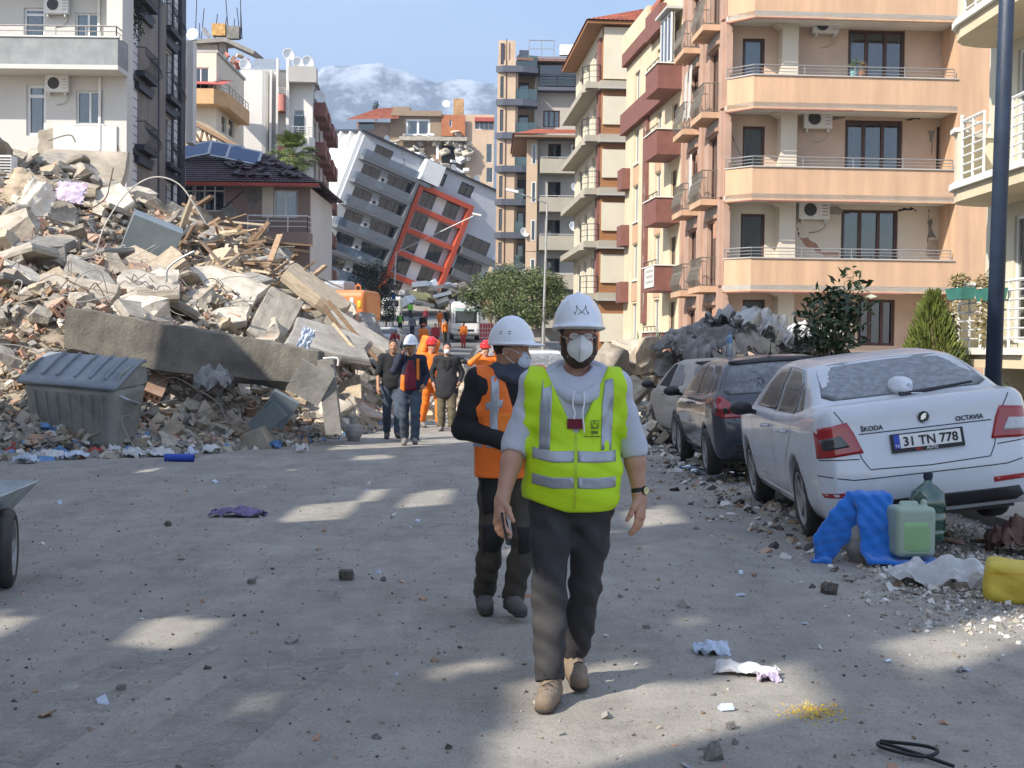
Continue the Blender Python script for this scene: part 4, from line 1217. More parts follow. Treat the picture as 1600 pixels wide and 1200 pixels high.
# --- black and white house beside it
B = Bld('black_trim_house', 'narrow house with black pilasters, white siding and bulging iron balconies', (-15.15, 52.3, 0.0), radians(2.6))
B.face('side', 'right', 0, 0, 11.2, 0, 19, M('siding'))
for a, w in ((.35, .7), (5.45, .28), (10.6, 1.0)): B.box('pilaster', 'black_trim', .003, .17, a - w / 2, a + w / 2, 0, 19)
for i in range(52): B.box('siding_joint', 'black_trim', .0025, .006, .7, 10.1, .3 + .36 * i, .335 + .36 * i)
for i, z in enumerate((.75, 3.7, 6.7, 9.65, 12.6, 15.6)):
    B.box('cornice', 'black_trim', .004, .12, .7, 10.1, z - .42, z - .22)
    for a in (2.9, 7.9):
        B.win('side', a, z, 1.5, 2.2, frame='white_pvc', div=2, curtain='curtain_grey', pane='pane_dark', recess=.1, fw=.08)
        B.box('shutter', 'black_trim', .004, .07, a + .8, a + 1.1, z, z + 2.2)
        B.box('hood', 'black_trim', .004, .2, a - 1.25, a + 1.25, z + 2.25, z + 2.5); B.box('sill', 'black_trim', .004, .4, a - 1.2, a + 1.2, z - .2, z - .02)
        mb = MB(); y0, y1 = a - 1.1, a + 1.1
        for zz in (.02, .95): mb.tube([(.02, y0, z + zz), (.4, y0, z + zz), (.4, y1, z + zz), (.02, y1, z + zz)], .02, 5)
        for j in range(11):
            y = y0 + (y1 - y0) * j / 10
            mb.tube([(.4, y, z + .02), (.62, y, z + .2), (.58, y, z + .42), (.4, y, z + .7), (.4, y, z + .95)], .013, 4)
        B.part('iron_balcony', 'iron_black', mb)
B.finish((-6, -.8, 1, 10.5, 0, 18.9)); B.box('far_wall', 'white_wall', -6, .12, 11.21, 11.4, 0, 19); B.box('front_wall', 'black_trim', -6, -.001, -.21, -.01, 0, 19)
B.box('bay', 'white_wall', .125, .45, 11.41, 12.3, 11.2, 16.0); B.box('bay', 'white_wall', .125, .5, 11.41, 12.5, 5.6, 7.4)
lf = MB(); leaf_clump(lf, (.35, .55, 15.8), (.3, .8, 2.4), 1300, .16, RNG, -.6); B.part('ivy', mat('ivy_dark', (.02, .028, .012), .7, .3, 5), lf)

# --- low house with the dark tile roof
B = Bld('dark_roof_house', 'low cracked house with dark tile roof and thin white balcony', (-17.4, 65, .6), 0)
p0 = B.pix(270, 284, 'front', -.8); EZ = p0.z
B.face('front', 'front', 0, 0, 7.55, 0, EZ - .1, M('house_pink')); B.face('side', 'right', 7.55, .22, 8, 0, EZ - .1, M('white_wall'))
B.wpx('front', 303, 285, 351, 330, div=3, transom=.72, curtain='curtain_white', cover=.6, fw=.06); B.wpx('front', 283, 285, 302, 330, div=1, transom=.72, pane='pane_dark')
B.wpx('front', 428, 297, 465, 340, div=2, transom=.78, curtain='curtain_white'); B.wpx('front', 424, 384, 460, 420, div=2, transom=.6, pane='pane_dark', curtain='curtain_white')
B.wpx('front', 300, 385, 350, 430, div=3, pane='pane_dark')
B.box('plaster_panel', 'cream_wall', *(lambda p, q: (p.x, q.x, -.03, -.003, q.z, p.z))(B.pix(410, 289, 'front', 0), B.pix(427, 340, 'front', 0)))
B.patch('front', [(383, 296), (394, 293), (410, 300), (408, 312), (397, 320), (392, 330), (388, 313)]); B.patch('front', [(346, 326), (362, 317), (369, 332), (378, 334), (363, 347), (351, 341)])
B.cpx('front', [(346, 326), (358, 318), (372, 305), (382, 296)], .05); B.cpx('front', [(360, 290), (385, 292), (407, 292)], .12, 'concrete_grey')
bz = B.pix(430, 362, 'front', -1.2).z
B.box('balcony', 'house_pink', 4.75, 7.7, -1.3, -.003, bz - .55, bz); B.rail([(4.8, -1.25, bz), (7.65, -1.25, bz), (7.65, -.1, bz)], .75, 'rail_white', 3, .035, .9)
B.box('lower_balcony', 'cream_wall', 4.75, 7.75, -1.3, -.003, bz - 2.9, bz - 2.5); B.rail([(4.8, -1.25, bz - 2.5), (7.7, -1.25, bz - 2.5)], .7, 'rail_white', 3, .03, .9)
B.box('eave', 'roof_sheet_red', -.9, 8.1, -.95, -.8, EZ - .16, EZ); B.box('soffit', 'grey_shade', -.85, 8.05, -.8, -.003, EZ - .1, EZ - .05)
mb = MB(); R0 = EZ + 2.0
tile_roof(mb, (-.95, -.9, EZ), (8.15, -.9, EZ), (4.7, 3.6, R0), (-.95, 3.6, R0), 44, 14, .03, .05, rnd=1)
tile_roof(mb, (8.15, -.9, EZ), (8.15, 8.2, EZ), (4.7, 3.9, R0), (4.7, 3.6, R0), 30, 14, .03, .05); tile_roof(mb, (8.15, 8.2, EZ), (-.95, 8.2, EZ), (-.95, 3.6, R0), (4.7, 3.9, R0), 40, 12, .03, .05); B.part('roof', 'roof_dark', mb)
r_ = random.Random(4); 
for i in range(46):                                        # slipped tiles
    u, v = r_.uniform(.55, .97), r_.uniform(.05, .85)
    p = Vector((-.95, -.9, EZ)).lerp(Vector((8.15, -.9, EZ)), u).lerp(Vector((-.95, 3.6, R0)).lerp(Vector((4.7, 3.6, R0)), u), v) + Vector((0, -.03, .1))
    mb = cached('tile1', lambda: (lambda q: (q.add([(-.2, 0, 0), (0, 0, .07), (.2, 0, 0), (.2, .42, 0), (0, .42, .07), (-.2, .42, 0)], [(0, 1, 4, 5), (1, 2, 3, 4)]), q.mesh('roof_tile'))[1])(MB()))
    obj('roof_tile', mb, M('roof_red' if u > .88 else 'roof_dark'), B.root, p, (r_.uniform(.1, .6), r_.uniform(-.3, .3), r_.uniform(-1.2, 1.2)), r_.uniform(.8, 1.3))
B.finish((.6, 7, .9, 7.6, 0, EZ - .3))
for i, (x, z, tl, ry) in enumerate(((305, 235, .75, -.12), (352, 236, .8, .1), (381, 243, .75, .12))):
    w = at(x, z, 67.2); t = empty('solar_panel', w, ry, f"{('steeply tipped solar panel at the broken gable', 'solar panel lying beside the tipped one', 'end solar panel over the slipped dark tiles')[i]}, blue glass in a pale frame", 'solar panel', 'solar panels on the dark roof')
    t.rotation_euler = (tl, ry * 1.5, ry); mb = MB(); mb.box(-.85 - .25 * (i == 0), .85, -.6, .6, -.04, .04); mb.build('frame', M('galvanised'), t); mb = MB(); mb.box(-.72 - .25 * (i == 0), .72, -.48, .48, .041, .05); mb.build('glass', M('panel_blue'), t)

# --- the broken timber roof behind it
B = Bld('broken_roof', 'torn open gable roof with bare rafters and pale lattice slope', tuple(at(283, 290, 76)), 0, 'roof')
a, b_, c_ = B.pix(282, 180, 'front', 0), B.pix(392, 255, 'front', 0), B.pix(495, 298, 'front', 0)
mb = MB(); n = 30
for i in range(n + 1):
    t = i / n; p = a.lerp(b_, t * 1.25) if t < .8 else b_.lerp(c_, (t - .8) * 5)
    mb.beam(p, p + Vector((.5, 4.5, .15)), .06, .05)
for j in range(9): mb.beam(a + Vector((.5, 4.5, .15)) * (j / 8) + Vector((0, 0, .06)), b_ + Vector((.5, 4.5, .15)) * (j / 8) + Vector((0, 0, .06)), .05, .04)
B.part('lattice', 'timber_pale', mb)
mb = MB(); mb.add([a + Vector((0, .05, -.08)), c_ + Vector((0, .05, -.08)), c_ + Vector((.5, 4.4, .05)), a + Vector((.5, 4.4, .05))], [(0, 1, 2, 3)]); B.part('roof_boards', mat('boards_tan', (.40, .31, .22), .9, .2, 2, .3, 20), mb)
for i in range(2): 
    mb = MB(); mb.beam(a + Vector((0, -.1 + 1.5 * i, 0)), c_ + Vector((0, -.1 + 1.5 * i, 0)), .16, .2); B.part('rafter', 'timber', mb)
for i, (x0, y0, x1, y1) in enumerate(((288, 185, 300, 232), (296, 190, 316, 226), (305, 196, 303, 224), (318, 200, 312, 226), (322, 205, 327, 228), (330, 212, 328, 232))):
    mb = MB(); mb.beam(B.pix(x0, y0, 'front', .2), B.pix(x1, y1, 'front', .2), .1, .12); B.part('strut', 'timber', mb)
B.box('gable_wall', 'orange_tile', 0, 1.6, .5, .8, -.5, 2.6); B.box('under_wall', 'house_pink', 0, 7.2, 1.2, 1.4, -9, .4)

# --- house with salmon awning and orange balcony
B = Bld('salmon_awning_house', 'cream house with salmon sheet awning and orange tiled balcony', (-22.6, 88, 1.2), 0)
B.face('front', 'front', 0, 0, 3.1, 0, 19.5, M('cream_wall')); B.face('side', 'right', 3.1, .22, 9, 0, 19.5, M('cream_wall'))
q = B.pix(334, 138, 'front', -1.3); q2 = B.pix(334, 162, 'front', -1.3)
mb = MB(); mb.zprism([(-.5, -1.3), (q.x, -1.3), (3.9, .4), (3.9, 7), (3.11, 7), (3.09, -.01), (-.5, -.01)], q2.z, q.z); B.part('balcony', 'orange_tile', mb); B.rail([(q.x, -1.2, q.z), (3.85, .5, q.z), (3.85, 6.8, q.z)], .5, 'rail_steel', 2, .03, 1)
mb = MB(); pz = B.pix(330, 130, 'front', -1.4).z; mb.add([(-.5, -1.5, pz), (4.0, -1.5, pz), (4.0, 1.5, pz + .75), (-.5, 1.5, pz + .95)], [(0, 1, 2, 3)]); mb.add([(-.5, -1.5, pz - .08), (4.0, -1.5, pz - .08), (4.0, -1.5, pz), (-.5, -1.5, pz)], [(0, 1, 2, 3)]); B.part('awning', mat('awning_red', (.50, .10, .085), .6, .1, 2), mb)
B.win('front', 1.8, q.z - .3, 1.6, 1.9, div=3, pane='pane_dark'); B.wpx('side', 346, 180, 354, 208, div=1, curtain='curtain_grey'); B.wpx('side', 357, 186, 366, 214, div=1, curtain='curtain_grey')
B.finish((.7, 2.6, .9, 8.5, 0, 19)); B.box('roof', 'grey_shade', -.1, 3.2, .0, 9.1, 19.52, 19.7)
for x in (.9, 2.6): B.box('water_tank', 'dish_white', x - .8, x + .3, 1.8, 2.6, pz + .95, pz + 1.75)

# --- ruined top of a further house
B = Bld('ruined_roof_terrace', 'ruined roof terrace with collapsed slabs, dishes and a rusty tank', (-32.2, 130, 4), 0, 'building')
z0 = B.pix(335, 112, 'front', 0).z; z1 = B.pix(335, 84, 'front', 0).z; z2 = B.pix(335, 64, 'front', 0).z
B.box('wall', 'cream_wall', 0, 6.6, 0, 6, 0, z0 - .3); B.box('penthouse', 'plaster_chunk', .7, 3.4, .5, 4, z1 - .2, z2 - .2); B.box('pillar', 'concrete_grey', 3.55, 4.3, .3, 1.0, z0 - .5, z2 - .1)
mb = MB(); mb.add([(-.3, -.5, z2 - .5), (4.3, -.5, z2 - .15), (7.0, -.5, z1 - .1), (7.0, 4, z1 + .2), (4.3, 4, z2 + .2), (-.3, 4, z2), (-.3, -.5, z2 - .15), (4.3, -.5, z2 + .25), (7.2, -.5, z1 + .2), (7.2, 4, z1 + .5), (4.3, 4, z2 + .6), (-.3, 4, z2 + .4)], [(5, 4, 1, 0), (4, 3, 2, 1), (6, 7, 10, 11), (7, 8, 9, 10), (0, 1, 7, 6), (1, 2, 8, 7), (2, 3, 9, 8)]); B.part('sagging_slab', 'concrete_grey', mb)
r_ = random.Random(9)
for i in range(46):
    p = (r_.uniform(0, 6.4), r_.uniform(-.4, .6), z0 - .3 + r_.random() ** 2 * (z1 - z0 + .4)); mb = MB(); mb.obox(p, r_.uniform(.15, .5), r_.uniform(.1, .4), r_.uniform(.06, .25), Euler((r_.random() * 3, r_.random() * 3, r_.random() * 3)).to_matrix()); B.part('broken_slab', r_.choice(['concrete', 'brick_red', 'plaster_chunk', 'timber', 'salmon']), mb)
B.box('rusty_tank', mat('tank_rust', (.48, .28, .09), .7, .45, 3), 3.0, 4.3, -.4, .4, z2 + .45, z2 + 1.6); B.box('tank', 'concrete_grey', 4.35, 5.6, -.3, .4, z2 + .2, z2 + 1.4); B.dish((1.2, -.3, z2 + .5), .95, -.2, .3); B.dish((2.2, .2, z2 + .75), 1.0, 1.2, .9)
mb = MB()
for i in range(11):
    x = r_.uniform(.3, 6); mb.tube([(x, 0, z2 + .2), (x + r_.uniform(-.4, .4), 0, z2 + r_.uniform(1.5, 4.5))], .04, 4)
B.part('aerials', 'iron_black', mb)

# --- white block with red balcony boxes
B = Bld('white_red_balcony_block', 'white block with rounded blank wall, red balcony boxes and roof dishes', (-20.3, 100, 1.9), radians(4))
TOP = B.pix(390, 112, 'front', 0).z
B.face('front', 'front', 0, 0, 5.25, 0, TOP, M('white_wall')); B.face('side', 'right', 5.25, .22, 19, 0, TOP - .4, M('grey_shade'))
for x in (2.15, 2.62, 3.35): B.box('pier', 'white_wall', x, x + (.16 if x < 3 else .22), -.75, -.003, 0, TOP + (.9 if x > 2.3 else 0))
mb = MB(); mb.zprism([(0, -.004)] + [(0, -.6), (1.6, -.6), (1.85, -.5), (2.0, -.3), (2.05, -.004)], 0, TOP - .02); B.part('rounded_bay', 'white_wall', mb)
for i in range(7):
    z = TOP - 2.0 - 2.95 * i
    if z < 0: break
    mb = MB(); mb.zprism([(2.8, -.01), (2.8, -.9), (3.0, -1.15), (3.2, -1.15), (3.34, -.9), (3.34, -.01)], z - 1.0, z + .2); B.part('red_balcony', 'salmon', mb); B.rail([(2.82, -.9, z + .2), (3.3, -.9, z + .2)], .5, 'rail_white', 3, .02, .3)
    if i: B.slab('balcony', 'white_wall' if i % 2 else 'concrete', [(3.58, -.01), (3.58, -1.2), (5.1, -1.2), (5.45, -.9), (5.45, -.01)], z - 1.1, z + .05); B.rail([(3.62, -1.12, z + .05), (5.05, -1.12, z + .05), (5.4, -.85, z + .05)], .75, 'rail_white', 4, .025, .7)
    B.win('front', 4.25, z + .1 if i else z - 3.2, .75, 2.1, div=1, pane='pane', curtain='curtain_white' if i < 2 else None, frame='white_pvc' if i < 2 else 'brown_frame', name='balcony_door', hole=i > 0)
    for a in (2.5, 7, 12, 16): 
        B.win('side', a, z + .3, 1.4, 1.4, div=2, panes=False, pane='pane_dark', frame='brown_frame'); B.box('side_balcony', 'maroon', 5.26, 6.1, a - 1.4, a + 1.3, z - .95, z + .05)
B.box('parapet', 'grey_shade', 3.56, 5.6, -1.3, -.004, TOP - .9, TOP + .25); B.finish((.6, 4.7, .9, 18.5, 0, TOP - .5)); B.box('roof', 'grey_shade', 0, 5.3, 0.0, 19.2, TOP + .002, TOP + .2)
for p in ((4.2, -.6, TOP + .55), (4.9, -.6, TOP + .65), (.2, .3, TOP + .5), (5.5, 3, TOP - 1.2), (3.45, -.4, TOP + 1.2)): B.dish(p, .8, .5, .4)
mb = MB(); mb.add([(.7, .2, TOP + .3), (2.6, .2, TOP + .3), (2.6, 2, TOP + 1.4), (.7, 2, TOP + 1.4)], [(0, 1, 2, 3)]); B.part('roof_sheet', 'galvanised', mb)

# --- the palm
def palm(loc, top, label):
    t = empty('palm_tree', loc, 0, label, 'palm'); h = top - loc[2]; mb = MB(); mb.tube([(0, 0, 0), (.1, 0, h * .5), (0, 0, h)], [.3, .22, .25], 9); mb.build('trunk', M('timber'), t)
    r = random.Random(5); mb = MB()
    for i in range(64):
        a = r.uniform(0, 2 * pi); e = r.uniform(-.75, 1.35); d = Vector((cos(a) * cos(e), sin(a) * cos(e), sin(e))); st = d * r.uniform(.8, 1.25); c = Vector((0, 0, h)) + st
        mb.tube([Vector((0, 0, h)), c], .02, 3); s_ = d.cross(Vector((0, 0, 1))).normalized(); u = s_.cross(d)
        for k in range(17):
            b = (k - 8) / 8 * 1.35; v = (d * cos(b) + s_ * sin(b)).normalized(); L = r.uniform(.75, 1.05) * (1 - .25 * abs(b)); e1 = c + v * L * .6; e2 = c + v * L + Vector((0, 0, -.35 * L)); w = u.cross(v) * .03 + u * .0
            mb.add([c - w * .3, c + w * .3, e1 + w, e2, e1 - w], [(0, 1, 2, 4), (4, 2, 3)])
    mb.build('crown', mat('palm_green', (.115, .155, .035), .55, .4, 3), t)
palm(tuple(at(457, 300, 84)), at(457, 243, 84).z, 'fan palm rising behind the dark roofed house')

# --- the leaning tower block
TY = 165
B = Bld('leaning_tower_block', 'grey and white apartment tower tipped sideways with an orange framed bay', tuple(at(478, 470, TY)), rot=(Matrix.Rotation(radians(20.8), 3, 'Y') @ Matrix.Rotation(radians(24), 3, 'Z')).to_euler())
TH = B.pix(571, 208, 'front', 0).z; X0 = B.pix(571, 208, 'front', 0).x; X1 = B.pix(768, 300, 'front', 0).x + 3.5
B.face('front', 'front', 0, X0, X1, -4, TH, M('grey_blue_wall')); B.face('left', 'left', X0, .22, 15, -4, TH, M('white_clean'))
NF = 8; FH = 2.95; zf = [TH - 2.75 - FH * i for i in range(NF)]
W1 = X0 + 8.2                                                   # left balcony bay
for i, z in enumerate(zf):
    if i == 0:
        B.win('front', X0 + 3.0, z + .1, 2.4, 2.0, frame='brown_frame', div=2, pane='pane_dark', panes=False)
    else:
        B.win('front', X0 + 2.4, z + .1, 2.4, 2.15, frame='brown_frame', div=2, pane='pane_dark', panes=False); B.win('front', X0 + 6.3, z + .1, 3.4, 2.2, frame='brown_frame', div=3, pane='pane_dark', curtain='curtain_white' if i % 2 else 'curtain_grey', cover=.5, panes=False)
    B.slab('balcony', 'tower_slab', [(X0 + .2, -.01), (X0 + .5, -1.5), (W1 - (0 if i else -1.5), -1.5), (W1 - (0 if i else -1.5), -.01)], z - .45, z); mb = MB()
    mb.box(X0 + .5, W1 - .4, -1.46, -1.42, z + .01, z + .95); mb.box(X0 + .5, X0 + .54, -1.4, -.1, z + .01, z + .95); B.part('balcony_glass', 'balcony_glass_blue', mb)
    if 0 < i < 5: B.box('bay_frame', 'tower_slab', W1 - .35, W1, -1.6, -.004, z, z + 2.5)
    if i: B.ac('front', X0 + 4.2, z + 1.0, .9, .6)
    # orange bay
    if 1 <= i <= 5:
        for a in (W1 + 2.3, W1 + 5.7): B.win('front', a, z + .25, 1.9, 2.0, frame='brown_frame', div=2, pane='pane_dark', panes=False)
        B.box('orange_rail', 'tower_orange', W1 + .7, W1 + 7.4, -1.1, -.004, z - .55, z + .05)
        B.box('white_panel', 'white_clean', W1 + 3.3, W1 + 4.7, -.06, -.003, z + .1, z + 2.35)
    elif i == 0:
        for a in (W1 + 2.6, W1 + 6.6): B.win('front', a, z + .6, 1.9, 1.6, frame='black_trim', div=2, pane='pane_dark', panes=False, fw=.2)
    # right bay
    if i >= 2:
        B.win('front', W1 + 10.6, z + .2, 3.6, 2.1, frame='black_trim', div=3, pane='pane_dark', panes=False, curtain='curtain_grey', cover=.4); B.box('balcony', 'tower_slab', W1 + 8.4, W1 + 13.4, -1.4, -.004, z - .45, z + .45)
    # left face: strips of windows between white piers
    for a in (2.6, 7.0, 11.6): B.win('left', a, z + .3, 1.8, 2.0, frame='tower_slab', div=1, pane='pane_dark', panes=False); 
for a in (.3, 4.6, 9.2, 13.6): B.box('pier', 'white_clean', X0 - .55, X0 - .004, a, a + .85, -4, TH)
zt, zb = zf[1] + 2.75, zf[5] - .6
for x in (W1 + .25, W1 + 7.4): B.box('orange_post', 'tower_orange', x, x + .6, -1.25, -.004, zb - 1, zt)
B.box('orange_head', 'tower_orange', W1 + .85, W1 + 7.4, -1.25, -.004, zt - .6, zt - .003)
B.slab('stair_box', 'white_clean', [(X0 + 8.0, -.01), (X0 + 8.2, -1.3), (X0 + 10.8, -1.3), (X0 + 10.8, -.01)], zf[0] + .2, TH + .1)
B.box('roof_edge', 'black_trim', X0 - .6, X1, -.5, 15, TH + .002, TH + .25); B.finish((X0 + .8, X1 - .5, 1.2, 14, -4, TH - .1))
r_ = random.Random(12)
for i in range(22):
    a, b = r_.uniform(X0 + 1, X1 - 2), r_.choice(zf[2:]) - r_.uniform(.1, .5); s_ = r_.uniform(.25, .5); mb = MB(); mb.box(a, a + s_, -.06, -.0035, b, b + s_ * .8); B.part('torn_insulation', 'yellow_foam', mb)
for p in ((X0 + 12, -.2, TH + .5), (X0 + 15.5, 0, TH + .5), (X0 + 3, 1, TH + .5), (X0 + 19, 0, TH + .5)): B.dish(p, .75, .4, .5)
B.crack('front', [(X0 + 5.2, TH - .4), (X0 + 6.0, TH - 1.4), (X0 + 5.6, TH - 2.2)], .09); B.crack('front', [(W1 + .1, zf[3] + 2), (W1 - .2, zf[4] + 1)], .1)

# --- rubble of its crushed ground floor
r_ = random.Random(77)
def heap(name, label, spots, mats, n, s0, s1, grp):
    for i in range(n):
        p, sp = r_.choice(spots); mb = MB(); s_ = r_.uniform(s0, s1)
        q = Vector(p) + Vector((r_.uniform(-1, 1) * sp[0], r_.uniform(-1, 1) * sp[1], r_.random() * sp[2]))
        mb.obox((0, 0, 0), s_, s_ * r_.uniform(.4, .9), s_ * r_.uniform(.12, .4), Euler((r_.uniform(-.6, .6), r_.uniform(-.6, .6), r_.random() * 3)).to_matrix()); m_ = r_.choice(mats); w = ('long ' if s_ > 1 else 'short ' if s_ < .6 else '') + {'plaster_chunk': 'cream', 'concrete': 'buff', 'yellow_foam': 'yellow', 'white_clean': 'white', 'brick_buff': 'tan'}[m_]; tag(mb.build(name, M(m_), None, q), w + label, 'debris', w + grp)
heap('slab_fragment', ' broken slab heaped at the foot of the leaning tower', [(at(690, 470, 152), (6, 2, .8)), (at(720, 462, 152), (5, 2, 1.2)), (at(660, 478, 150), (5, 2, .6))], ['plaster_chunk', 'concrete', 'yellow_foam', 'white_clean', 'brick_buff'], 70, .3, 1.5, ' slabs at the tower foot')

# --- brown house far up behind
B = Bld('brown_hill_house', 'brown and rust house with red tile roof above the leaning tower', (-25.2, 205, 9), 0)
gx = lambda px, py, off=0: B.pix(px, py, 'front', off)
tz = gx(650, 178).z; B.face('front', 'front', 0, gx(610, 200).x, gx(690, 200).x, 0, tz, M('brown_wall')); B.face('rust', 'front', -.4, gx(690, 200).x + .01, gx(727, 200).x, gx(700, 213).z, gx(700, 180).z, M('rust_wall'))
B.face('right', 'front', .5, gx(727, 200).x + .02, gx(772, 200).x, 0, gx(750, 178).z, M('stone_tan')); B.wpx('front', 634, 186, 672, 212, div=2, curtain='curtain_white', fw=.3, frame='white_pvc', pane='pane'); B.wpx('rust', 702, 187, 706, 198, div=1, pane='pane_dark', panes=False)
B.wpx('right', 742, 190, 771, 202, div=4, pane='pane_dark', panes=False); B.wpx('right', 760, 225, 769, 254, div=1, curtain='curtain_white', panes=False); B.wpx('right', 760, 262, 770, 285, div=1, pane='pane_dark', panes=False)
p, q = gx(539, 188, -2), gx(612, 186, -2); mb = MB(); tile_roof(mb, p, (q.x + 1, -2, q.z), (q.x + 1, 5, gx(612, 168, 5).z), gx(590, 170, 5), 26, 9, .06, .08); B.part('roof', 'roof_red', mb)
B.box('side_house', 'house_pink', gx(557, 200).x, gx(610, 200).x - .01, 0.3, 8, 0, gx(560, 190).z); B.box('glazing', 'pane_dark', gx(560, 200).x, gx(585, 200).x, .2, .295, gx(570, 203).z, gx(570, 191).z)
B.box('parapet', 'brown_wall', gx(612, 200).x, gx(690, 200).x, -.7, -.004, gx(640, 182).z, gx(640, 174).z); B.box('attic', 'brown_wall', gx(614, 180).x, gx(640, 180).x, 1, 5, tz, gx(620, 165).z); B.box('chimney', mat('chimney_rust', (.42, .25, .12), .8, .4, 1), gx(708, 160).x, gx(724, 160).x, 1, 2.4, tz - .5, gx(715, 152).z)
B.box('floor_slab', 'plaster_chunk', gx(625, 220).x, gx(730, 220).x, -1.6, -.41, gx(680, 222).z, gx(680, 216).z); B.box('void', 'dark_void', gx(692, 240).x, gx(722, 240).x, -.1, -.004, gx(700, 246).z, gx(700, 224).z)
for x in (682, 712): B.box('hanging_curtain', 'curtain_white', gx(x, 235).x, gx(x + 4, 235).x, -.9, -.8, gx(680, 250).z, gx(680, 222).z)
r_ = random.Random(3)
for i in range(60):
    px, py = r_.uniform(600, 735), r_.uniform(205, 268); p = gx(px, py, -.8); mb = MB(); mb.obox(p, r_.uniform(.2, .9), r_.uniform(.2, .5), r_.uniform(.08, .35), Euler((r_.random(), r_.uniform(-.5, .5), r_.random())).to_matrix()); B.part('broken_slab', r_.choice(['plaster_chunk', 'white_clean', 'concrete', 'timber_pale', 'concrete_grey']), mb)
B.box('red_awning', 'roof_sheet_red', gx(742, 190).x, gx(772, 190).x, -.5, .49, gx(750, 190).z, gx(750, 184).z); B.dish(gx(697, 163, 1), 1.0, .2); B.finish((gx(612, 200).x + .5, gx(770, 200).x, 1.6, 7, 0, tz - 1))
t = empty('cypress', at(587, 185, 212), 0, 'tiny dark cypress beside the red tile roof', 'tree'); mb = MB(); mb.tube([(0, 0, -3), (0, 0, 1)], .15, 5); mb.build('trunk', M('timber'), t); lf = MB(); leaf_clump(lf, (0, 0, 1.1), (.45, .45, 1.6), 260, .4, RNG, 1.2); lf.build('crown', M('ivy_dark'), t)
# ---------------------------------------------------------------- the rubble heap on the left
TOE = [(-20, 17.5), (-9, 18.6), (-7, 19.3), (-5, 20.6), (-3.7, 22.6), (-2.9, 25), (-2.45, 28), (-2.1, 32), (-1.8, 40)]
CREST = [(-24, 7.4), (-16, 6.9), (-13.7, 6.4), (-10.5, 5.3), (-8, 4.2), (-6, 3.5), (-4.6, 2.25), (-3.7, 1.15), (-2.9, .35), (-2.3, .05), (-1.4, 0), (5, 0)]
def toe_y(x): return np.interp(x, [p[0] for p in TOE], [p[1] for p in TOE])
def mound(x, y):
    x = np.asarray(x, float); y = np.asarray(y, float)
    c = np.interp(x, [p[0] for p in CREST], [p[1] for p in CREST]); ty = toe_y(np.minimum(x, -1.8))
    t = (y - ty) / (36 - ty)
    g = np.interp(t, [0, .05, .2, .5, 1, 1.8, 2.6], [0, .1, .44, .66, 1, .75, .0])
    z = c * g
    rough = (.55 * fbm(x * .55, y * .55, 3) + .22 * fbm(x * 1.9, y * 1.9, 3)) * np.clip(z / 1.0, 0, 1)
    return np.where(t < 0, -.25, np.maximum(z + rough, -.2)) + np.interp(y, PX, PZ)
def mz(x, y): return float(mound(np.array([x]), np.array([y]))[0])
xs = np.linspace(-24, -1.2, 230); ys_ = np.concatenate([np.linspace(18, 38, 240), np.linspace(38.3, 62, 60)])
mat('rubble_dust', (.25, .20, .145), .95, .28, 1.3, .9, 9, col2=(.37, .31, .235))
tag(sheet('rubble_mound', xs, ys_, lambda X, Y: mound(X, Y) - .08, M('rubble_dust'), smooth=False), kind='structure')

RR = random.Random(21)
def chunk_mesh(seed, flat=1.0, jag=.18):
    """a broken lump: a box whose corners were knocked off and edges chipped"""
    r = random.Random(seed); import bmesh
    bm = bmesh.new(); bmesh.ops.create_cube(bm, size=2.0)
    for k in range(r.randint(4, 7)):
        n = Vector((r.gauss(0, 1), r.gauss(0, 1), r.gauss(0, 1))).normalized(); d = r.uniform(.62, 1.0)
        g = bmesh.ops.bisect_plane(bm, geom=bm.verts[:] + bm.edges[:] + bm.faces[:], plane_co=n * d, plane_no=n, clear_outer=True)
        ed = [e for e in g['geom_cut'] if isinstance(e, bmesh.types.BMEdge)]
        if ed: bmesh.ops.holes_fill(bm, edges=ed)
    bmesh.ops.triangulate(bm, faces=bm.faces[:]); bmesh.ops.subdivide_edges(bm, edges=[e for e in bm.edges if e.calc_length() > .9], cuts=1, use_grid_fill=True)
    bmesh.ops.triangulate(bm, faces=bm.faces[:])
    for v in bm.verts: v.co += Vector((r.gauss(0, 1), r.gauss(0, 1), r.gauss(0, 1))) * jag * .35
    for v in bm.verts: v.co.z *= flat
    me = bpy.data.meshes.new('chunk'); bm.to_mesh(me); bm.free(); return me
CHM = [chunk_mesh(i, 1.0 if i < 8 else .35) for i in range(14)]
CHUNK = {}
def chunk_obj(name, k, m, loc, size, rot, parent=None):
    key = (k, m)
    if key not in CHUNK:
        me = CHM[k].copy(); me.materials.append(M(m)); CHUNK[key] = me
    o = bpy.data.objects.new(name, CHUNK[key]); COL.objects.link(o); o.location = loc; o.rotation_euler = rot
    o.scale = size if hasattr(size, '__len__') else (size,) * 3
    if parent: o.parent = parent
    return o
def spot(rng, y1=38.0):
    """a place on the heap the camera can see"""
    for _ in range(50):
        px = rng.uniform(-15, 600); Y = 19 + (y1 - 19) * rng.random() ** .8
        X = (px - 800) / FPX * Y
        if Y > float(toe_y(min(X, -1.8))) + .15 and X < -1.9: return X, Y
    return -8, 26
def zone(X, Y):
    px = 800 + FPX * X / Y
    if Y < 22.6: return 'beside the waste container' if px < 270 else 'under the dark beam' if px < 430 else 'at the broken beam end'
    if px > 480: return 'at the street end of the heap'
    if Y > 30: return 'high on the heap below the white house' if px < 260 else 'among the roof timbers'
    return 'just above the dark beam' if Y < 26 else 'halfway up the heap'
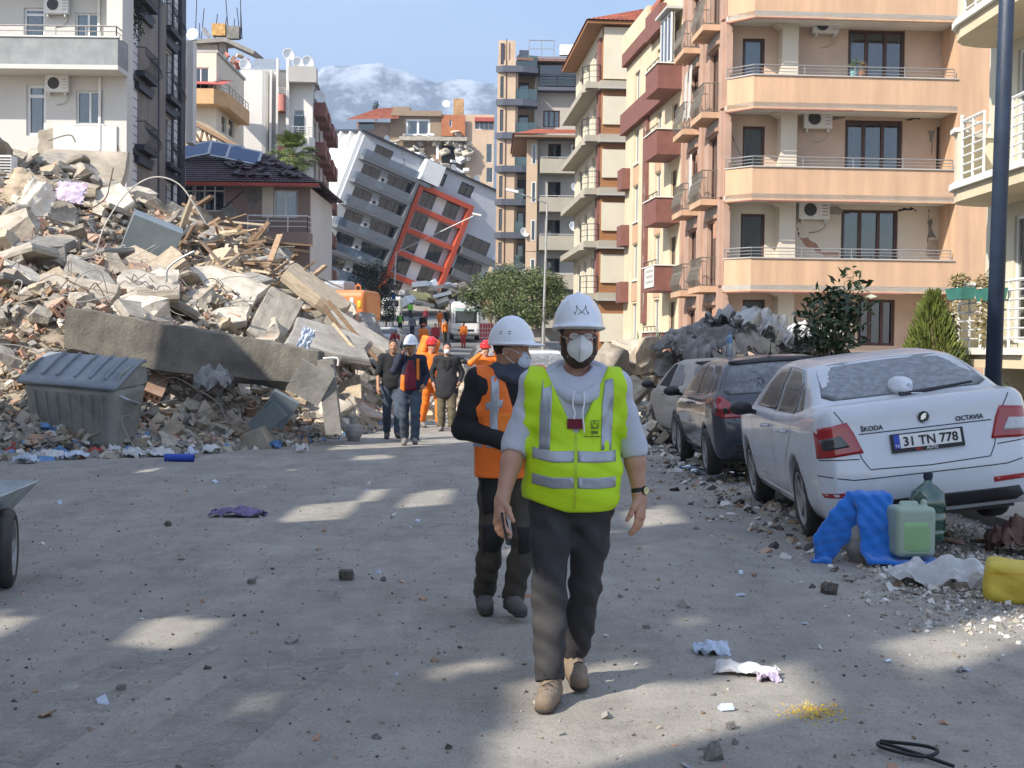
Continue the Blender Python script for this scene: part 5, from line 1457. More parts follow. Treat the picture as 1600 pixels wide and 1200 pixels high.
LABEL_CHUNK = {'concrete': 'rough buff concrete lump', 'concrete_grey': 'grey concrete lump', 'plaster_chunk': 'pale plastered masonry lump', 'brick_buff': 'yellowish masonry lump'}
for i in range(290):
    X, Y = spot(RR); s_ = RR.choice([.10, .13, .16, .2, .25, .3, .42]) * RR.uniform(.8, 1.2)
    if Y < 23: s_ = min(s_, .2)
    m_ = RR.choice(['concrete', 'concrete', 'concrete_grey', 'plaster_chunk', 'plaster_chunk', 'brick_buff'])
    o = chunk_obj('concrete_chunk', RR.randrange(14), m_, (X, Y, mz(X, Y) + s_ * .25), (s_ * RR.uniform(.8, 1.4), s_ * RR.uniform(.7, 1.1), s_ * RR.uniform(.6, 1)), (RR.uniform(-.7, .7), RR.uniform(-.7, .7), RR.random() * 6))
    lb = ('big ' if s_ > .28 else 'small ' if s_ < .15 else 'middling ') + LABEL_CHUNK[m_] + ' ' + zone(X, Y); tag(o, lb, 'concrete chunk', lb + 's')
# broken plates of floor and wall
def slab_mesh(seed, n=9):
    r = random.Random(seed); pts = []
    for i in range(n):
        a = 2 * pi * i / n; sq = 1 / max(abs(cos(a)), abs(sin(a))); rr = sq * r.uniform(.78, 1.0); pts.append((cos(a) * rr, sin(a) * rr))
    mb = MB(); V = []; k = len(pts)
    for z, s_ in ((-1, .96), (-.3, 1.0), (.6, .985), (1, .95)): V += [(x * s_ * (1 + r.uniform(-.03, .03)), y * s_ * (1 + r.uniform(-.03, .03)), z) for x, y in pts]
    F = [tuple(range(k - 1, -1, -1)), tuple(range(3 * k, 4 * k))] + [(L * k + i, L * k + (i + 1) % k, (L + 1) * k + (i + 1) % k, (L + 1) * k + i) for L in range(3) for i in range(k)]
    mb.add(V, F); return mb.mesh('slab')
SLM = [slab_mesh(i, 8 + i) for i in range(5)]
def slab_obj(name, k, m, loc, size, rot, label=None, group=None):
    key = ('s', k, m)
    if key not in CHUNK:
        me = SLM[k].copy(); me.materials.append(M(m)); CHUNK[key] = me
    o = obj(name, CHUNK[key], None, None, loc, rot, size)
    return tag(o, label, 'slab', group)
for i in range(64):
    X, Y = spot(RR, 37); 
    if Y < 23.5: Y += 3; X *= 1.1
    w = RR.uniform(.3, .8); m_ = RR.choice(['concrete', 'plaster_chunk', 'concrete_grey', 'plaster_chunk'])
    slab_obj('concrete_plate', RR.randrange(5), m_, (X, Y, mz(X, Y) + .12), (w, w * RR.uniform(.5, .9), RR.uniform(.05, .1)), (RR.uniform(.0, .8), RR.uniform(-.5, .6), RR.random() * 6),
             *(lambda q: (q, 'plates: ' + q))(('large ' if w > .55 else 'small ') + {'concrete': 'tilted plate of buff concrete ', 'plaster_chunk': 'tilted plate of pale plastered wall ', 'concrete_grey': 'tilted plate of grey concrete '}[m_] + zone(X, Y)))
def placed(name, px, py, Y, size, rot, m_, k, label):
    p = at(px, py, Y); return slab_obj(name, k, m_, p, size, rot, label)
placed('concrete_plate', 350, 448, 29, (.95, .5, .1), (.75, .33, .05), 'plaster_chunk', 1, 'long cream wall plate sloping down the middle of the heap')
placed('concrete_plate', 428, 497, 27.5, (.42, .75, .09), (1.0, .5, .25), 'plaster_chunk', 0, 'cream plate standing on edge beside a folded blue cloth')
placed('concrete_plate', 492, 455, 31, (.85, .5, .16), (.35, .62, .0), 'brick_buff', 2, 'thick tan wedge of wall hanging above the street')
placed('concrete_plate', 512, 535, 27, (.95, .6, .09), (.55, .25, .1), 'concrete_grey', 3, 'large grey floor plate sliding towards the street')
placed('concrete_plate', 235, 450, 27, (.7, .5, .13), (.6, .22, .3), 'plaster_chunk', 4, 'sunlit cream boulder of wall above the dark beam')
placed('concrete_plate', 60, 425, 27, (.65, .45, .2), (.8, .1, -.1), 'concrete', 3, 'chunky buff wall plate near the torn carpet')
placed('concrete_plate', 120, 460, 25, (.75, .4, .16), (.7, .15, .1), 'concrete', 2, 'buff plate resting on the high end of the dark beam')
placed('concrete_plate', 45, 470, 24.5, (1.1, .16, .09), (.3, .05, .06), 'concrete', 1, 'narrow concrete strip lying level above the rubble hollow')
placed('concrete_plate', 560, 520, 30, (.9, .35, .1), (.4, .55, .1), 'plaster_chunk', 0, 'bright broken plate nearest the walking people')
# the long dark beam
t0, t1 = at(103, 510, 21.6), at(497, 585, 22.2); t0 += Vector((0, 0, -.08)); d = (t1 - t0); L = d.length
import bmesh
bm = bmesh.new(); n = 26; rows = []
for i in range(n + 1):
    u = i / n; c = t0.lerp(t1, u); up = Vector((.0, .12, 1)).normalized(); bk = Vector((.05, 1, -.12)).normalized(); r = RR
    bite = .1 * max(0, sin(u * 9 + 1)) + .12 * (u > .8) * sin((u - .8) * 12)
    pr = [(-.06 - .0, -.36 + bite), (-.06, .38), (.05, .42), (.5, .42), (.55, .3), (.52, -.3), (.1, -.38 + bite * .4)]
    rows.append([bm.verts.new(c + bk * (a + r.uniform(-.012, .012)) + up * (b + r.uniform(-.02, .02))) for a, b in pr])
for i in range(n):
    for k in range(7): bm.faces.new((rows[i][k], rows[i + 1][k], rows[i + 1][(k + 1) % 7], rows[i][(k + 1) % 7]))
bm.faces.new(rows[0]); bm.faces.new(rows[-1][::-1]); bmesh.ops.recalc_face_normals(bm, faces=bm.faces[:])
me = bpy.data.meshes.new('concrete_beam'); bm.to_mesh(me); bm.free()
beam = empty('concrete_beam', t0, 0, 'long dark concrete beam lying across the front of the heap', 'beam'); beam['kind'] = 'thing'; me.transform(Matrix.Translation(-t0)); obj('shaft', me, M('beam_concrete'), beam)
q = t1 - t0; mb = MB(); mb.obox(q + Vector((.15, .35, -.35)), .13, .42, .62, Euler((.05, -.12, .1)).to_matrix()); mb.obox(q + Vector((-.12, .1, -.1)), .3, .25, .28, Euler((.2, .5, .1)).to_matrix()); mb.build('broken_end', M('concrete_grey'), beam)
# hollow bricks
def brick_mesh():
    mb = MB(); w, h, l = .095, .095, .145
    xs_ = [-1, -.72, -.44, -.14, .14, .44, .72, 1]; zs_ = [-1, -.7, -.15, .15, .7, 1]
    for s_ in (-1, 1):
        for i in range(7):
            for j in range(5):
                hole = i % 2 == 1 and j % 2 == 1; y = s_ * l; yy = y - s_ * .06 if hole else y
                x0, x1, z0, z1 = xs_[i] * w, xs_[i + 1] * w, zs_[j] * h, zs_[j + 1] * h
                mb.add([(x0, yy, z0), (x1, yy, z0), (x1, yy, z1), (x0, yy, z1)], [(0, 1, 2, 3)] if s_ < 0 else [(3, 2, 1, 0)])
                if hole: mb.add([(x0, y, z0), (x1, y, z0), (x1, y, z1), (x0, y, z1), (x0, yy, z0), (x1, yy, z0), (x1, yy, z1), (x0, yy, z1)], [(0, 4, 5, 1), (1, 5, 6, 2), (2, 6, 7, 3), (3, 7, 4, 0)])
    mb.add([(-w, -l, -h), (w, -l, -h), (w, l, -h), (-w, l, -h), (-w, -l, h), (w, -l, h), (w, l, h), (-w, l, h)], [(0, 3, 2, 1), (4, 5, 6, 7), (1, 2, 6, 5), (3, 0, 4, 7)]); return mb.mesh('hollow_brick')
BRM = {}
for m_ in ('brick_red', 'brick_buff'):
    me = brick_mesh(); me.materials.append(M(m_)); BRM[m_] = me
for i in range(110):
    if i < 55: X, Y = spot(RR)
    else:
        p = at(RR.uniform(410, 520), RR.uniform(430, 500), RR.uniform(28, 33)); X, Y = p.x, p.y
    m_ = 'brick_buff' if i >= 55 or RR.random() < .35 else 'brick_red'
    tag(obj('hollow_brick', BRM[m_], None, None, (X, Y, mz(X, Y) + .08), (RR.uniform(-1.2, 1.2), RR.uniform(-1, 1), RR.random() * 6), RR.uniform(1.0, 1.7)), ('buff' if m_ == 'brick_buff' else 'red') + ' hollow brick lying loose ' + zone(X, Y), 'brick', 'loose hollow bricks, ' + m_[6:] + ', ' + zone(X, Y))
# timber
def plank(p, q, w, h, m_, label, group=None):
    p, q = Vector(p), Vector(q); o = empty  # keep simple: one mesh per board
    mb = MB(); mb.beam((0, 0, 0), q - p, w, h); return tag(mb.build('timber_board', M(m_), None, p), label, 'board', group)
for i in range(105):
    px, py = RR.gauss(385, 60), 0; Y = RR.uniform(31, 37); X = (px - 800) / FPX * Y; z = mz(X, Y) + RR.uniform(.05, .75); L = RR.uniform(.5, 2.0); a = RR.random() * pi; e = RR.gauss(.1, .35)
    dv = Vector((cos(a) * cos(e), sin(a) * cos(e) * .6, sin(e))) * L / 2; c = Vector((X, Y, z))
    pale = RR.random() < .35
    plank(c - dv, c + dv, RR.choice([.06, .08, .12, .2]), RR.choice([.03, .05, .07]), 'timber_pale' if pale else 'timber', *(lambda q: (q, q + 's'))(('long ' if L > 1.3 else 'short ') + ('pale' if pale else 'brown') + (' steeply pitched' if abs(e) > .4 else ' nearly level') + ' splintered roof timber'))
BD = [((268, 400), (302, 306), 33, .42, .05, 'timber_pale', 'tall pale door panel standing upright in the heap'), ((276, 400), (303, 352), 32.6, .22, .05, 'timber', 'reddish board leaning on the pale door panel'), ((138, 275), (210, 335), 35, .2, .08, 'timber', 'grey brown board slanting below the torn wall'), ((136, 305), (205, 342), 34.6, .2, .08, 'timber', 'second slanting board under the torn wall'),
      ((380, 400), (420, 347), 35, .12, .1, 'timber', 'stout timber post pointing up to the right'), ((345, 380), (378, 352), 35, .12, .1, 'timber', 'short timber post sloping up beside the door panel'), ((365, 405), (410, 355), 34.5, .1, .1, 'timber', 'dark roof timber leaning against the stout post'), ((505, 478), (565, 560), 28.5, .12, .1, 'timber', 'long splintered timber sliding down to the street'), ((512, 470), (600, 575), 28, .08, .08, 'timber', 'thin long timber beside the sliding one'), ((520, 505), (592, 590), 27, .09, .06, 'timber_pale', 'pale lath lying down the slope to the street'), ((130, 380), (200, 415), 28, .09, .05, 'timber_pale', 'pale lath lying among wires'), ((340, 345), (420, 352), 35.5, .06, .05, 'timber_pale', 'thin level lath on top of the timber pile'), ((230, 315), (280, 345), 35, .15, .05, 'timber', 'dark board behind the grey metal cabinet')]
for (a, b, Y, w, h, m_, lab) in BD: plank(at(*a, Y), at(*b, Y), w, h, m_, lab)
# bent rods and wires
def rod(pts, r, m_, label, group=None, name='steel_rod'):
    P = [Vector(p) for p in pts]; o = P[0]; mb = MB(); mb.tube([Vector(q) - o for q in spline([tuple(p) for p in P], 6)], r, 5); return tag(mb.build(name, M(m_), None, o, smooth=True), label, 'rod' if name == 'steel_rod' else 'wire', group)
for i in range(180):
    X, Y = spot(RR, 34); z = mz(X, Y); a = RR.random() * 6; L = RR.uniform(.5, 1.9); c = Vector((X, Y - .15, z + .05)); dx = Vector((cos(a), sin(a) * .4, 0))
    hgt = RR.uniform(.05, .4); g = RR.random() < .5
    P = [c, c + dx * L * .3 + Vector((0, 0, hgt)), c + dx * L * .6 + Vector((RR.uniform(-.2, .2), -.1, hgt * RR.uniform(-.2, 1.3))), c + dx * L + Vector((0, -.1, RR.uniform(-.3, .3)))]
    rod(P, RR.uniform(.006, .011), 'wire_grey' if g else 'rebar', ('dusty grey' if g else 'rusty brown') + ' bent rod tangled ' + zone(X, Y), 'bent rods, ' + ('grey ' if g else 'rusty ') + zone(X, Y))
rod([at(150, 395, 27), at(165, 350, 27), at(200, 300, 27), at(240, 277, 27), at(280, 288, 27), at(310, 330, 27), at(322, 350, 27)], .016, 'wire_grey', 'long conduit arching high over the rubble', None, 'conduit')
rod([at(75, 220, 38), at(100, 212, 38), at(112, 212, 38), at(118, 222, 38)], .02, 'wire_grey', 'cable looping up at the torn wall edge', None, 'conduit')
rod([at(125, 335, 30), at(163, 312, 30), at(172, 285, 30), at(177, 262, 30)], .016, 'rebar', 'thin rod standing up beside the slanting board')
rod([at(260, 440, 26), at(262, 420, 26), at(280, 405, 26), at(305, 392, 26)], .022, 'galvanised', 'bright bent pipe at the middle of the heap')
rod([at(505, 560, 22), at(527, 560, 22), at(528, 572, 22)], .02, 'rail_white', 'white bent pipe beside the beam end')
# thousands of small fragments
def fragments(name, spots_fn, n, s0, s1, mats, zf, seed):
    r = np.random.RandomState(seed); rr = random.Random(seed); V = []; F = []; MI = []
    cube = np.array([(-1, -1, -1), (1, -1, -1), (1, 1, -1), (-1, 1, -1), (-1, -1, 1), (1, -1, 1), (1, 1, 1), (-1, 1, 1)], float)
    for i in range(n):
        x, y = spots_fn(rr); s_ = s0 * (s1 / s0) ** (rr.random() ** 1.7); sc = np.array([s_ * rr.uniform(.6, 1.5), s_ * rr.uniform(.5, 1.1), s_ * rr.uniform(.2, .7)])
        R = np.array(Euler((rr.uniform(-.9, .9), rr.uniform(-.9, .9), rr.random() * 6)).to_matrix())
        c = (cube * (1 + .35 * (r.rand(8, 3) - .5)) * sc) @ R.T + (x, y, zf(x, y) + s_ * .2)
        b = 8 * i; V.append(c); F += [tuple(b + k for k in q) for q in BOXF]; MI += [rr.randrange(len(mats))] * 6
    me = mesh_from(name, np.concatenate(V), F); 
    for m_ in mats: me.materials.append(M(m_))
    me.polygons.foreach_set('material_index', MI); o = obj(name, me); return tag(o, kind='stuff')
mat('bit_white', (.62, .60, .56), .8, .1, 5); mat('bit_blue', (.10, .22, .42), .6, .2, 5); mat('bit_red', (.40, .06, .05), .7, .2, 5); mat('bit_dark', (.05, .045, .04), .8, .2, 5)
fragments('rubble_fragments', lambda r: spot(r, 37.5), 21000, .015, .11, ['concrete', 'concrete_grey', 'plaster_chunk', 'rubble_dust', 'concrete', 'brick_buff', 'brick_red', 'timber'], mz, 5)
def toe_spot(r):
    X = r.uniform(-9, -2.2); return X + .0, float(toe_y(X)) + r.uniform(-.75, .9) + abs(r.gauss(0, .3)) * -.5
fragments('toe_fragments', toe_spot, 6500, .012, .08, ['concrete', 'concrete_grey', 'plaster_chunk', 'bit_white', 'concrete_grey', 'brick_red', 'concrete', 'bit_dark', 'concrete', 'rubble_dust', 'plaster_chunk', 'concrete_grey', 'bit_blue'], lambda x, y: max(0.0, mz(x, y)), 6)
# far side of the street opening: debris where the people come from
fragments('street_debris', lambda r: (lambda Y: ((r.uniform(560, 1000) - 800) / FPX * Y, Y))(r.uniform(29, 60)), 2600, .03, .22, ['concrete', 'plaster_chunk', 'concrete_grey', 'timber', 'brick_buff', 'bit_white'], lambda x, y: hill(y), 8)
# ---------------------------------------------------------------- vehicles
mat('paint_white', (.62, .66, .72), .25, .04, 2, coat=.9, dust=((.46, .43, .38), .4, .06, 2.2))
mat('paint_navy', (.012, .02, .04), .25, .1, 2, coat=.9, dust=((.34, .31, .27), .42, .03, 2.2))
mat('paint_silver', (.36, .35, .33), .4, .08, 2, coat=.3, metal=.3, dust=((.46, .42, .35), .9, .6, 2.2))
mat('paint_grey', (.10, .11, .125), .3, .08, 2, coat=.6, dust=((.36, .33, .29), .7, .2, 2.0))
mat('car_glass', (.015, .018, .022), .08, 0, 2, coat=.6, dust=((.33, .33, .33), .35, .05, 3))
mat('rear_glass_dusty', (.03, .035, .04), .25, .2, 8, dust=((.36, .37, .39), .75, .38, 16))
mat('tail_red', (.33, .008, .012), .15, .1, 10, coat=.9)
mat('tail_clear', (.50, .50, .52), .15, .1, 10, coat=.9)
mat('chrome', (.6, .6, .6), .15, .03, 5, metal=1.0)
mat('plate_white', (.74, .74, .72), .5, .05, 5)
mat('plate_blue', (.02, .06, .38), .5, .05, 5)
mat('ink', (.012, .012, .014), .6, 0)
mat('ink_red', (.5, .03, .03), .6, 0)

def text(name, body, size, m_, parent, loc, rot, extrude=.001, align='LEFT', bold=0.0):
    cu = bpy.data.curves.new(name, 'FONT'); cu.body = body; cu.size = size; cu.extrude = extrude; cu.align_x = align; cu.offset = bold; cu.resolution_u = 3
    tmp = bpy.data.objects.new(name, cu); me = bpy.data.meshes.new_from_object(tmp); bpy.data.objects.remove(tmp); me.materials.clear(); me.materials.append(M(m_))
    o = bpy.data.objects.new(name, me); COL.objects.link(o); o.parent = parent; o.location = loc; o.rotation_euler = rot
    return o

def wheel(parent, loc, r=.318, w=.21, side=1):
    def tyre():
        mb = MB(); k = r; mb.lathe([(k * .66, -w / 2 + .02), (k * .82, -w / 2), (k * .95, -w / 2 + .015), (k, -w / 2 + .05), (k * 1.004, 0), (k, w / 2 - .05), (k * .95, w / 2 - .015), (k * .82, w / 2), (k * .66, w / 2 - .02), (k * .62, w / 2 - .095), (.001, w / 2 - .1)], 40, (0, 0, 0), Matrix.Rotation(pi / 2, 3, 'X'))
        return mb.mesh('tyre', True)
    def rim():
        mb = MB(); k = r; R = Matrix.Rotation(pi / 2, 3, 'X')
        mb.lathe([(k * .69, w / 2 - .008), (k * .64, w / 2 - .012), (k * .61, w / 2 - .05), (k * .60, w / 2 - .09)], 36, (0, 0, 0), R, False); mb.lathe([(.07, w / 2 - .06), (.06, w / 2 - .025), (.001, w / 2 - .02)], 16, (0, 0, 0), R)
        for i in range(5):
            a = 2 * pi * i / 5
            for e in (-.13, .13): mb.beam((cos(a) * .04, -(w / 2 - .045), sin(a) * .04), (cos(a + e) * k * .64, -(w / 2 - .035), sin(a + e) * k * .64), .05, .03, up=(0, 1, 0))
        return mb.mesh('rim')
    o = obj('wheel', cached(('tyre', r, w), tyre), M('tyre'), parent, loc, (0, 0, 0 if side < 0 else pi))
    obj('rim', cached(('rim', r, w), rim), M('rim'), o)
    return o

def car_solid(L, body, cabin, rear_body, rear_cab, plan, axles, wr, h, k1=.09, k2=.07):
    g = Grid((-.08, -1.02, .08), (L + .08, 1.02, 1.62), h); x, y, z = g.ax
    X2, Z2 = x[:, None], z[None, :]
    sb = sd_poly(body, X2, Z2)[:, None, :]; sc = sd_poly(cabin, X2, Z2)[:, None, :]
    ya = np.abs(y)
    rb = sd_poly([(-a, b) for a, b in reversed(rear_body)] + rear_body, ya[:, None], z[None, :])[None]; rc = sd_poly([(-a, b) for a, b in reversed(rear_cab)] + rear_cab, ya[:, None], z[None, :])[None]
    pl = sd_poly([(a, -b) for a, b in reversed(plan)] + plan, x[:, None], ya[None, :])[:, :, None]
    d = smax(smax(sb, pl, k1), rb, k1); c = smax(sc, rc, k2)
    D = smin(d, c, .03)
    for ax in axles:
        w = np.sqrt((x[:, None] - ax) ** 2 + (z[None, :] - wr) ** 2)[:, None, :] - wr * 1.13
        D = smax(D, -np.maximum(w, (.58 - ya)[None, :, None]), .015)
    g.D = D.astype(f32); return g

OCT = dict(L=4.66, body=spline([(.14, .24), (.02, .40), (.0, .58), (.05, .74), (.085, .92), (.10, 1.06), (.20, 1.115), (.55, 1.10), (1.4, 1.03), (3.45, 1.0), (4.15, .90), (4.5, .76), (4.65, .56), (4.62, .30), (4.5, .21), (2.5, .19), (.4, .2)], 5, True),
           cabin=spline([(.36, 1.02), (.52, 1.13), (.95, 1.315), (1.35, 1.42), (2.0, 1.462), (2.6, 1.43), (3.0, 1.28), (3.55, 1.0), (3.4, .8), (.6, .8)], 5, True),
           rear_body=[(.80, .18), (.87, .36), (.905, .58), (.905, .74), (.885, .93), (.84, 1.05), (.76, 1.16), (.0, 1.22)][::1], rear_cab=[(.86, .7), (.80, 1.02), (.70, 1.24), (.61, 1.39), (.50, 1.46), (.0, 1.49)],
           plan=[(-.005, 0), (.0, .45), (.06, .74), (.22, .86), (.6, .905), (3.9, .905), (4.35, .83), (4.6, .62), (4.67, .0)], axles=(1.05, 3.735), wr=.325)
HATCH = dict(L=4.03, body=spline([(.12, .26), (.02, .42), (.0, .60), (.05, .80), (.10, 1.0), (.22, 1.06), (.6, 1.03), (1.4, .99), (2.85, .97), (3.5, .86), (3.9, .70), (4.02, .50), (3.95, .26), (2.2, .2), (.4, .21)], 5, True),
             cabin=spline([(.10, .95), (.14, 1.1), (.26, 1.36), (.50, 1.45), (1.2, 1.48), (1.9, 1.44), (2.4, 1.28), (3.05, .98), (2.9, .8), (.3, .8)], 5, True),
             rear_body=[(.76, .2), (.83, .38), (.865, .58), (.87, .74), (.85, .92), (.80, 1.04), (.7, 1.14), (.0, 1.2)], rear_cab=[(.84, .7), (.77, 1.0), (.68, 1.22), (.60, 1.38), (.48, 1.46), (.0, 1.5)],
             plan=[(-.005, 0), (.0, .42), (.06, .70), (.2, .81), (.55, .865), (3.3, .865), (3.75, .78), (3.98, .55), (4.04, 0)], axles=(.72, 3.26), wr=.30)

def mirror_poly(p): return p + [(-a, b) for a, b in reversed(p)]
def car(name, label, spec, paint, M4, h=.022, detail=2, glass='car_glass', rear_glass='rear_glass_dusty', broken=False):
    root = empty(name, (0, 0, 0), 0, label, 'car'); root.location, q, root.scale = M4.decompose(); root.rotation_euler = q.to_euler()
    g = car_solid(spec['L'], spec['body'], spec['cabin'], spec['rear_body'], spec['rear_cab'], spec['plan'], spec['axles'], spec['wr'], h)
    obj('body', g.mesh('body'), M(paint), root)
    mb = MB(); mb.box(.35, spec['L'] - .35, -.72, .72, .17, .42); mb.build('underbody', M('black_plastic'), root)
    L = spec['L']; oc = spec is OCT
    for ax in spec['axles']:
        for s_ in (-1, 1): wheel(root, (ax, s_ * .755, spec['wr']), spec['wr'], .21, s_)
    kw = dict(rings=6, dens=.035)
    if oc:
        rw = mirror_poly([(.0, 1.135), (.60, 1.135), (.675, 1.165), (.60, 1.345), (.545, 1.40), (0, 1.415)])
        sw = [[(2.06, 1.02), (3.12, 1.03), (2.72, 1.29), (2.5, 1.365), (2.06, 1.395)], [(1.12, 1.03), (1.98, 1.02), (1.98, 1.395), (1.45, 1.375), (1.18, 1.27)], [(.86, 1.07), (1.06, 1.04), (1.13, 1.25), (1.06, 1.25)]]
    else:
        rw = mirror_poly([(.0, 1.02), (.62, 1.02), (.66, 1.06), (.57, 1.33), (.5, 1.37), (0, 1.385)])
        sw = [[(1.62, 1.0), (2.62, 1.0), (2.15, 1.28), (1.95, 1.36), (1.62, 1.385)], [(.75, 1.02), (1.54, 1.0), (1.54, 1.385), (1.0, 1.37), (.8, 1.25)], [(.42, 1.06), (.68, 1.03), (.72, 1.28), (.55, 1.22)]]
    decal('rear_window', g, rw, 0, -1, M(rear_glass), root, off=.004, far=2.2, **kw)
    fw = mirror_poly([(.0, 1.06), (.64, 1.05), (.55, 1.36), (0, 1.40)]); decal('windscreen', g, fw, 0, 1, M(glass), root, off=.004, far=3.2, **kw)
    for s_ in (-1, 1):
        for i, w in enumerate(sw):
            if broken and s_ == 1 and i == 0: decal('broken_window', g, w, 1, s_, M('dark_void'), root, off=.003, far=1.2, **kw)
            else: decal('side_window', g, w, 1, s_, M(glass), root, off=.004, far=1.2, **kw)
        # lamps
        if oc:
            lp = [(.50, .745), (.845, .725), (.845, .955), (.60, .985), (.555, .90)]; ln = [(.60, .80), (.80, .785), (.82, .87), (.66, .89)]
        else:
            lp = [(.40, .745), (.70, .74), (.795, .80), (.80, .92), (.77, 1.0), (.70, 1.02), (.60, .93)]; ln = [(.62, .80), (.68, .80), (.70, .87), (.65, .88)]
        lp = [(s_ * a, b) for a, b in lp]; ln = [(s_ * a, b) for a, b in ln]
        tl = decal('tail_light', g, lp, 0, -1, M('tail_red'), root, off=.008, far=2.0, rings=5, dens=.03)
        decal('reversing_lens', g, ln, 0, -1, M('tail_clear' if s_ < 0 else 'car_glass'), tl, off=.013, far=2.0, rings=3, dens=.03)
        # wing mirror
        x = 2.98 if oc else 2.55; gm = Grid((x - .14, min(s_ * .8, s_ * 1.14), .9), (x + .14, max(s_ * .8, s_ * 1.14), 1.14), .016); gm.ell((x, s_ * 1.0, 1.025), (.075, .115, .07), 0); gm.cap((x + .03, s_ * .86, .97), (x + .02, s_ * .95, .99), .025, .025, .03); obj('wing_mirror', gm.mesh('wing_mirror'), M('black_plastic'), root)
        hl = [(s_ * .52, .62), (s_ * .8, .64), (s_ * .82, .76), (s_ * .58, .74)]; decal('headlight', g, hl, 0, 1, M('tail_clear'), root, off=.006, far=2.0, rings=3, dens=.04)
        if detail > 1:
            seams = []
            for pts in ([(2.02, 1.02), (2.02, .5), (2.06, .3)], [(1.08 if oc else .72, 1.03), (1.12 if oc else .8, .85), (1.42 if oc else 1.1, .62), (1.5 if oc else 1.18, .33)], [(3.18 if oc else 2.68, 1.02), (3.2 if oc else 2.7, .34)]):
                seams.append(line_on(g, pts, 1, s_, .007, .002, 1.2))
            V, F = join_polys([(v, np.array(f)) for v, f in seams]); obj('door_gaps', mesh_from('door_gaps', V, F), M('ink'), root)
            for x in ((2.14, 1.22) if oc else (1.75,)):
                mb = MB(); y_ = s_ * (.91 if oc else .875); mb.tube([(x, y_ - s_ * .03, .885), (x + .03, y_ + s_ * .012, .885), (x + .17, y_ + s_ * .012, .885), (x + .2, y_ - s_ * .03, .885)], .015, 6); mb.build('door_handle', M(paint), root)
            decal('sill_strip', g, [(1.45, .27), (3.3, .27), (3.3, .31), (1.45, .31)], 1, s_, M('black_plastic' if not oc else paint), root, off=.004, far=1.2, rings=2, dens=.1)
    if detail > 1:
        if oc:
            V, F = join_polys([(v, np.array(f)) for v, f in [line_on(g, p, 0, -1, .008, .002, 2.0) for p in ([(-.70, 1.10), (-.575, .90), (-.52, .70), (-.47, .615), (0, .60), (.47, .615), (.52, .70), (.575, .90), (.70, 1.10)], [(-.52, .885), (0, .885), (.52, .885)], [(-.88, .60), (-.6, .545), (.6, .545), (.88, .60)], [(-.86, .715), (-.54, .70)], [(.86, .715), (.54, .70)])]]); obj('boot_gaps', mesh_from('boot_gaps', V, F), M('ink'), root)
            for s_ in (-1, 1): decal('reflector', g, [(s_ * .48, .415), (s_ * .82, .42), (s_ * .84, .455), (s_ * .48, .455)], 0, -1, M('tail_red'), root, off=.006, far=2, rings=3, dens=.04)
            decal('lower_bumper', g, mirror_poly([(0, .255), (.66, .255), (.72, .29), (.68, .365), (0, .37)]), 0, -1, M('black_plastic'), root, off=.006, far=2, rings=4, dens=.05)
        else:
            decal('bumper_strip', g, mirror_poly([(0, .30), (.7, .32), (.76, .42), (0, .42)]), 0, -1, M('black_plastic'), root, off=.005, far=2, rings=4, dens=.05)
            V, F = line_on(g, [(-.62, .99), (-.6, .8), (-.5, .6), (0, .58), (.5, .6), (.6, .8), (.62, .99)], 0, -1, .009, .002, 2); obj('boot_gaps', mesh_from('boot_gaps', V, F), M('ink'), root)
            decal('roof_spoiler', g, mirror_poly([(0, 1.40), (.5, 1.385), (.56, 1.42), (0, 1.455)]), 0, -1, M('ink'), root, off=.03, far=2, rings=3, dens=.05)
    return root, g

def car_matrix(rear_axle_left, heading, roll, axle_x, track=.86, lift=0.0):
    """place by the foot of the rear left wheel; heading angle from +Y, clockwise positive; roll lifts the right side"""
    R = Matrix.Rotation(pi / 2 - heading, 4, 'Z') @ Matrix.Rotation(-roll, 4, 'X')
    p = R @ Vector((axle_x, track, 0))
    return Matrix.Translation(Vector(rear_axle_left) - p + Vector((0, 0, lift))) @ R

# white saloon car
Mo = car_matrix((2.60, 11.75, zr(2.6, 11.75)), radians(1.2), radians(7.4), 1.05) @ Matrix.Diagonal((1.02, 1.02, 1.05, 1))
oct_root, og = car('white_hatchback', 'dusty white car parked half on the kerb beside blue towel and bottles', OCT, 'paint_white', Mo, .02)
def on_rear(g, y, z, off=.003):
    Q, ok = g.hit(np.array([[g.lo[0], y, z]]), (1, 0, 0), 2.0); return Vector(Q[0]) - Vector((off, 0, 0))
RREAR = (pi / 2, 0, -pi / 2)
def flat_rear(g, zc):
    a, b = on_rear(g, 0, zc - .04), on_rear(g, 0, zc + .04); return atan2(b.x - a.x, .08)
def box_on(name, g, y0, y1, z0, z1, t, m_, parent, off):
    zc = (z0 + z1) / 2; p = on_rear(g, (y0 + y1) / 2, zc, off); sl = flat_rear(g, zc); mb = MB(); mb.box(-t, t, (y0 - y1) / 2, (y1 - y0) / 2, (z0 - z1) / 2, (z1 - z0) / 2)
    return mb.build(name, M(m_), parent, p, (0, sl, 0))
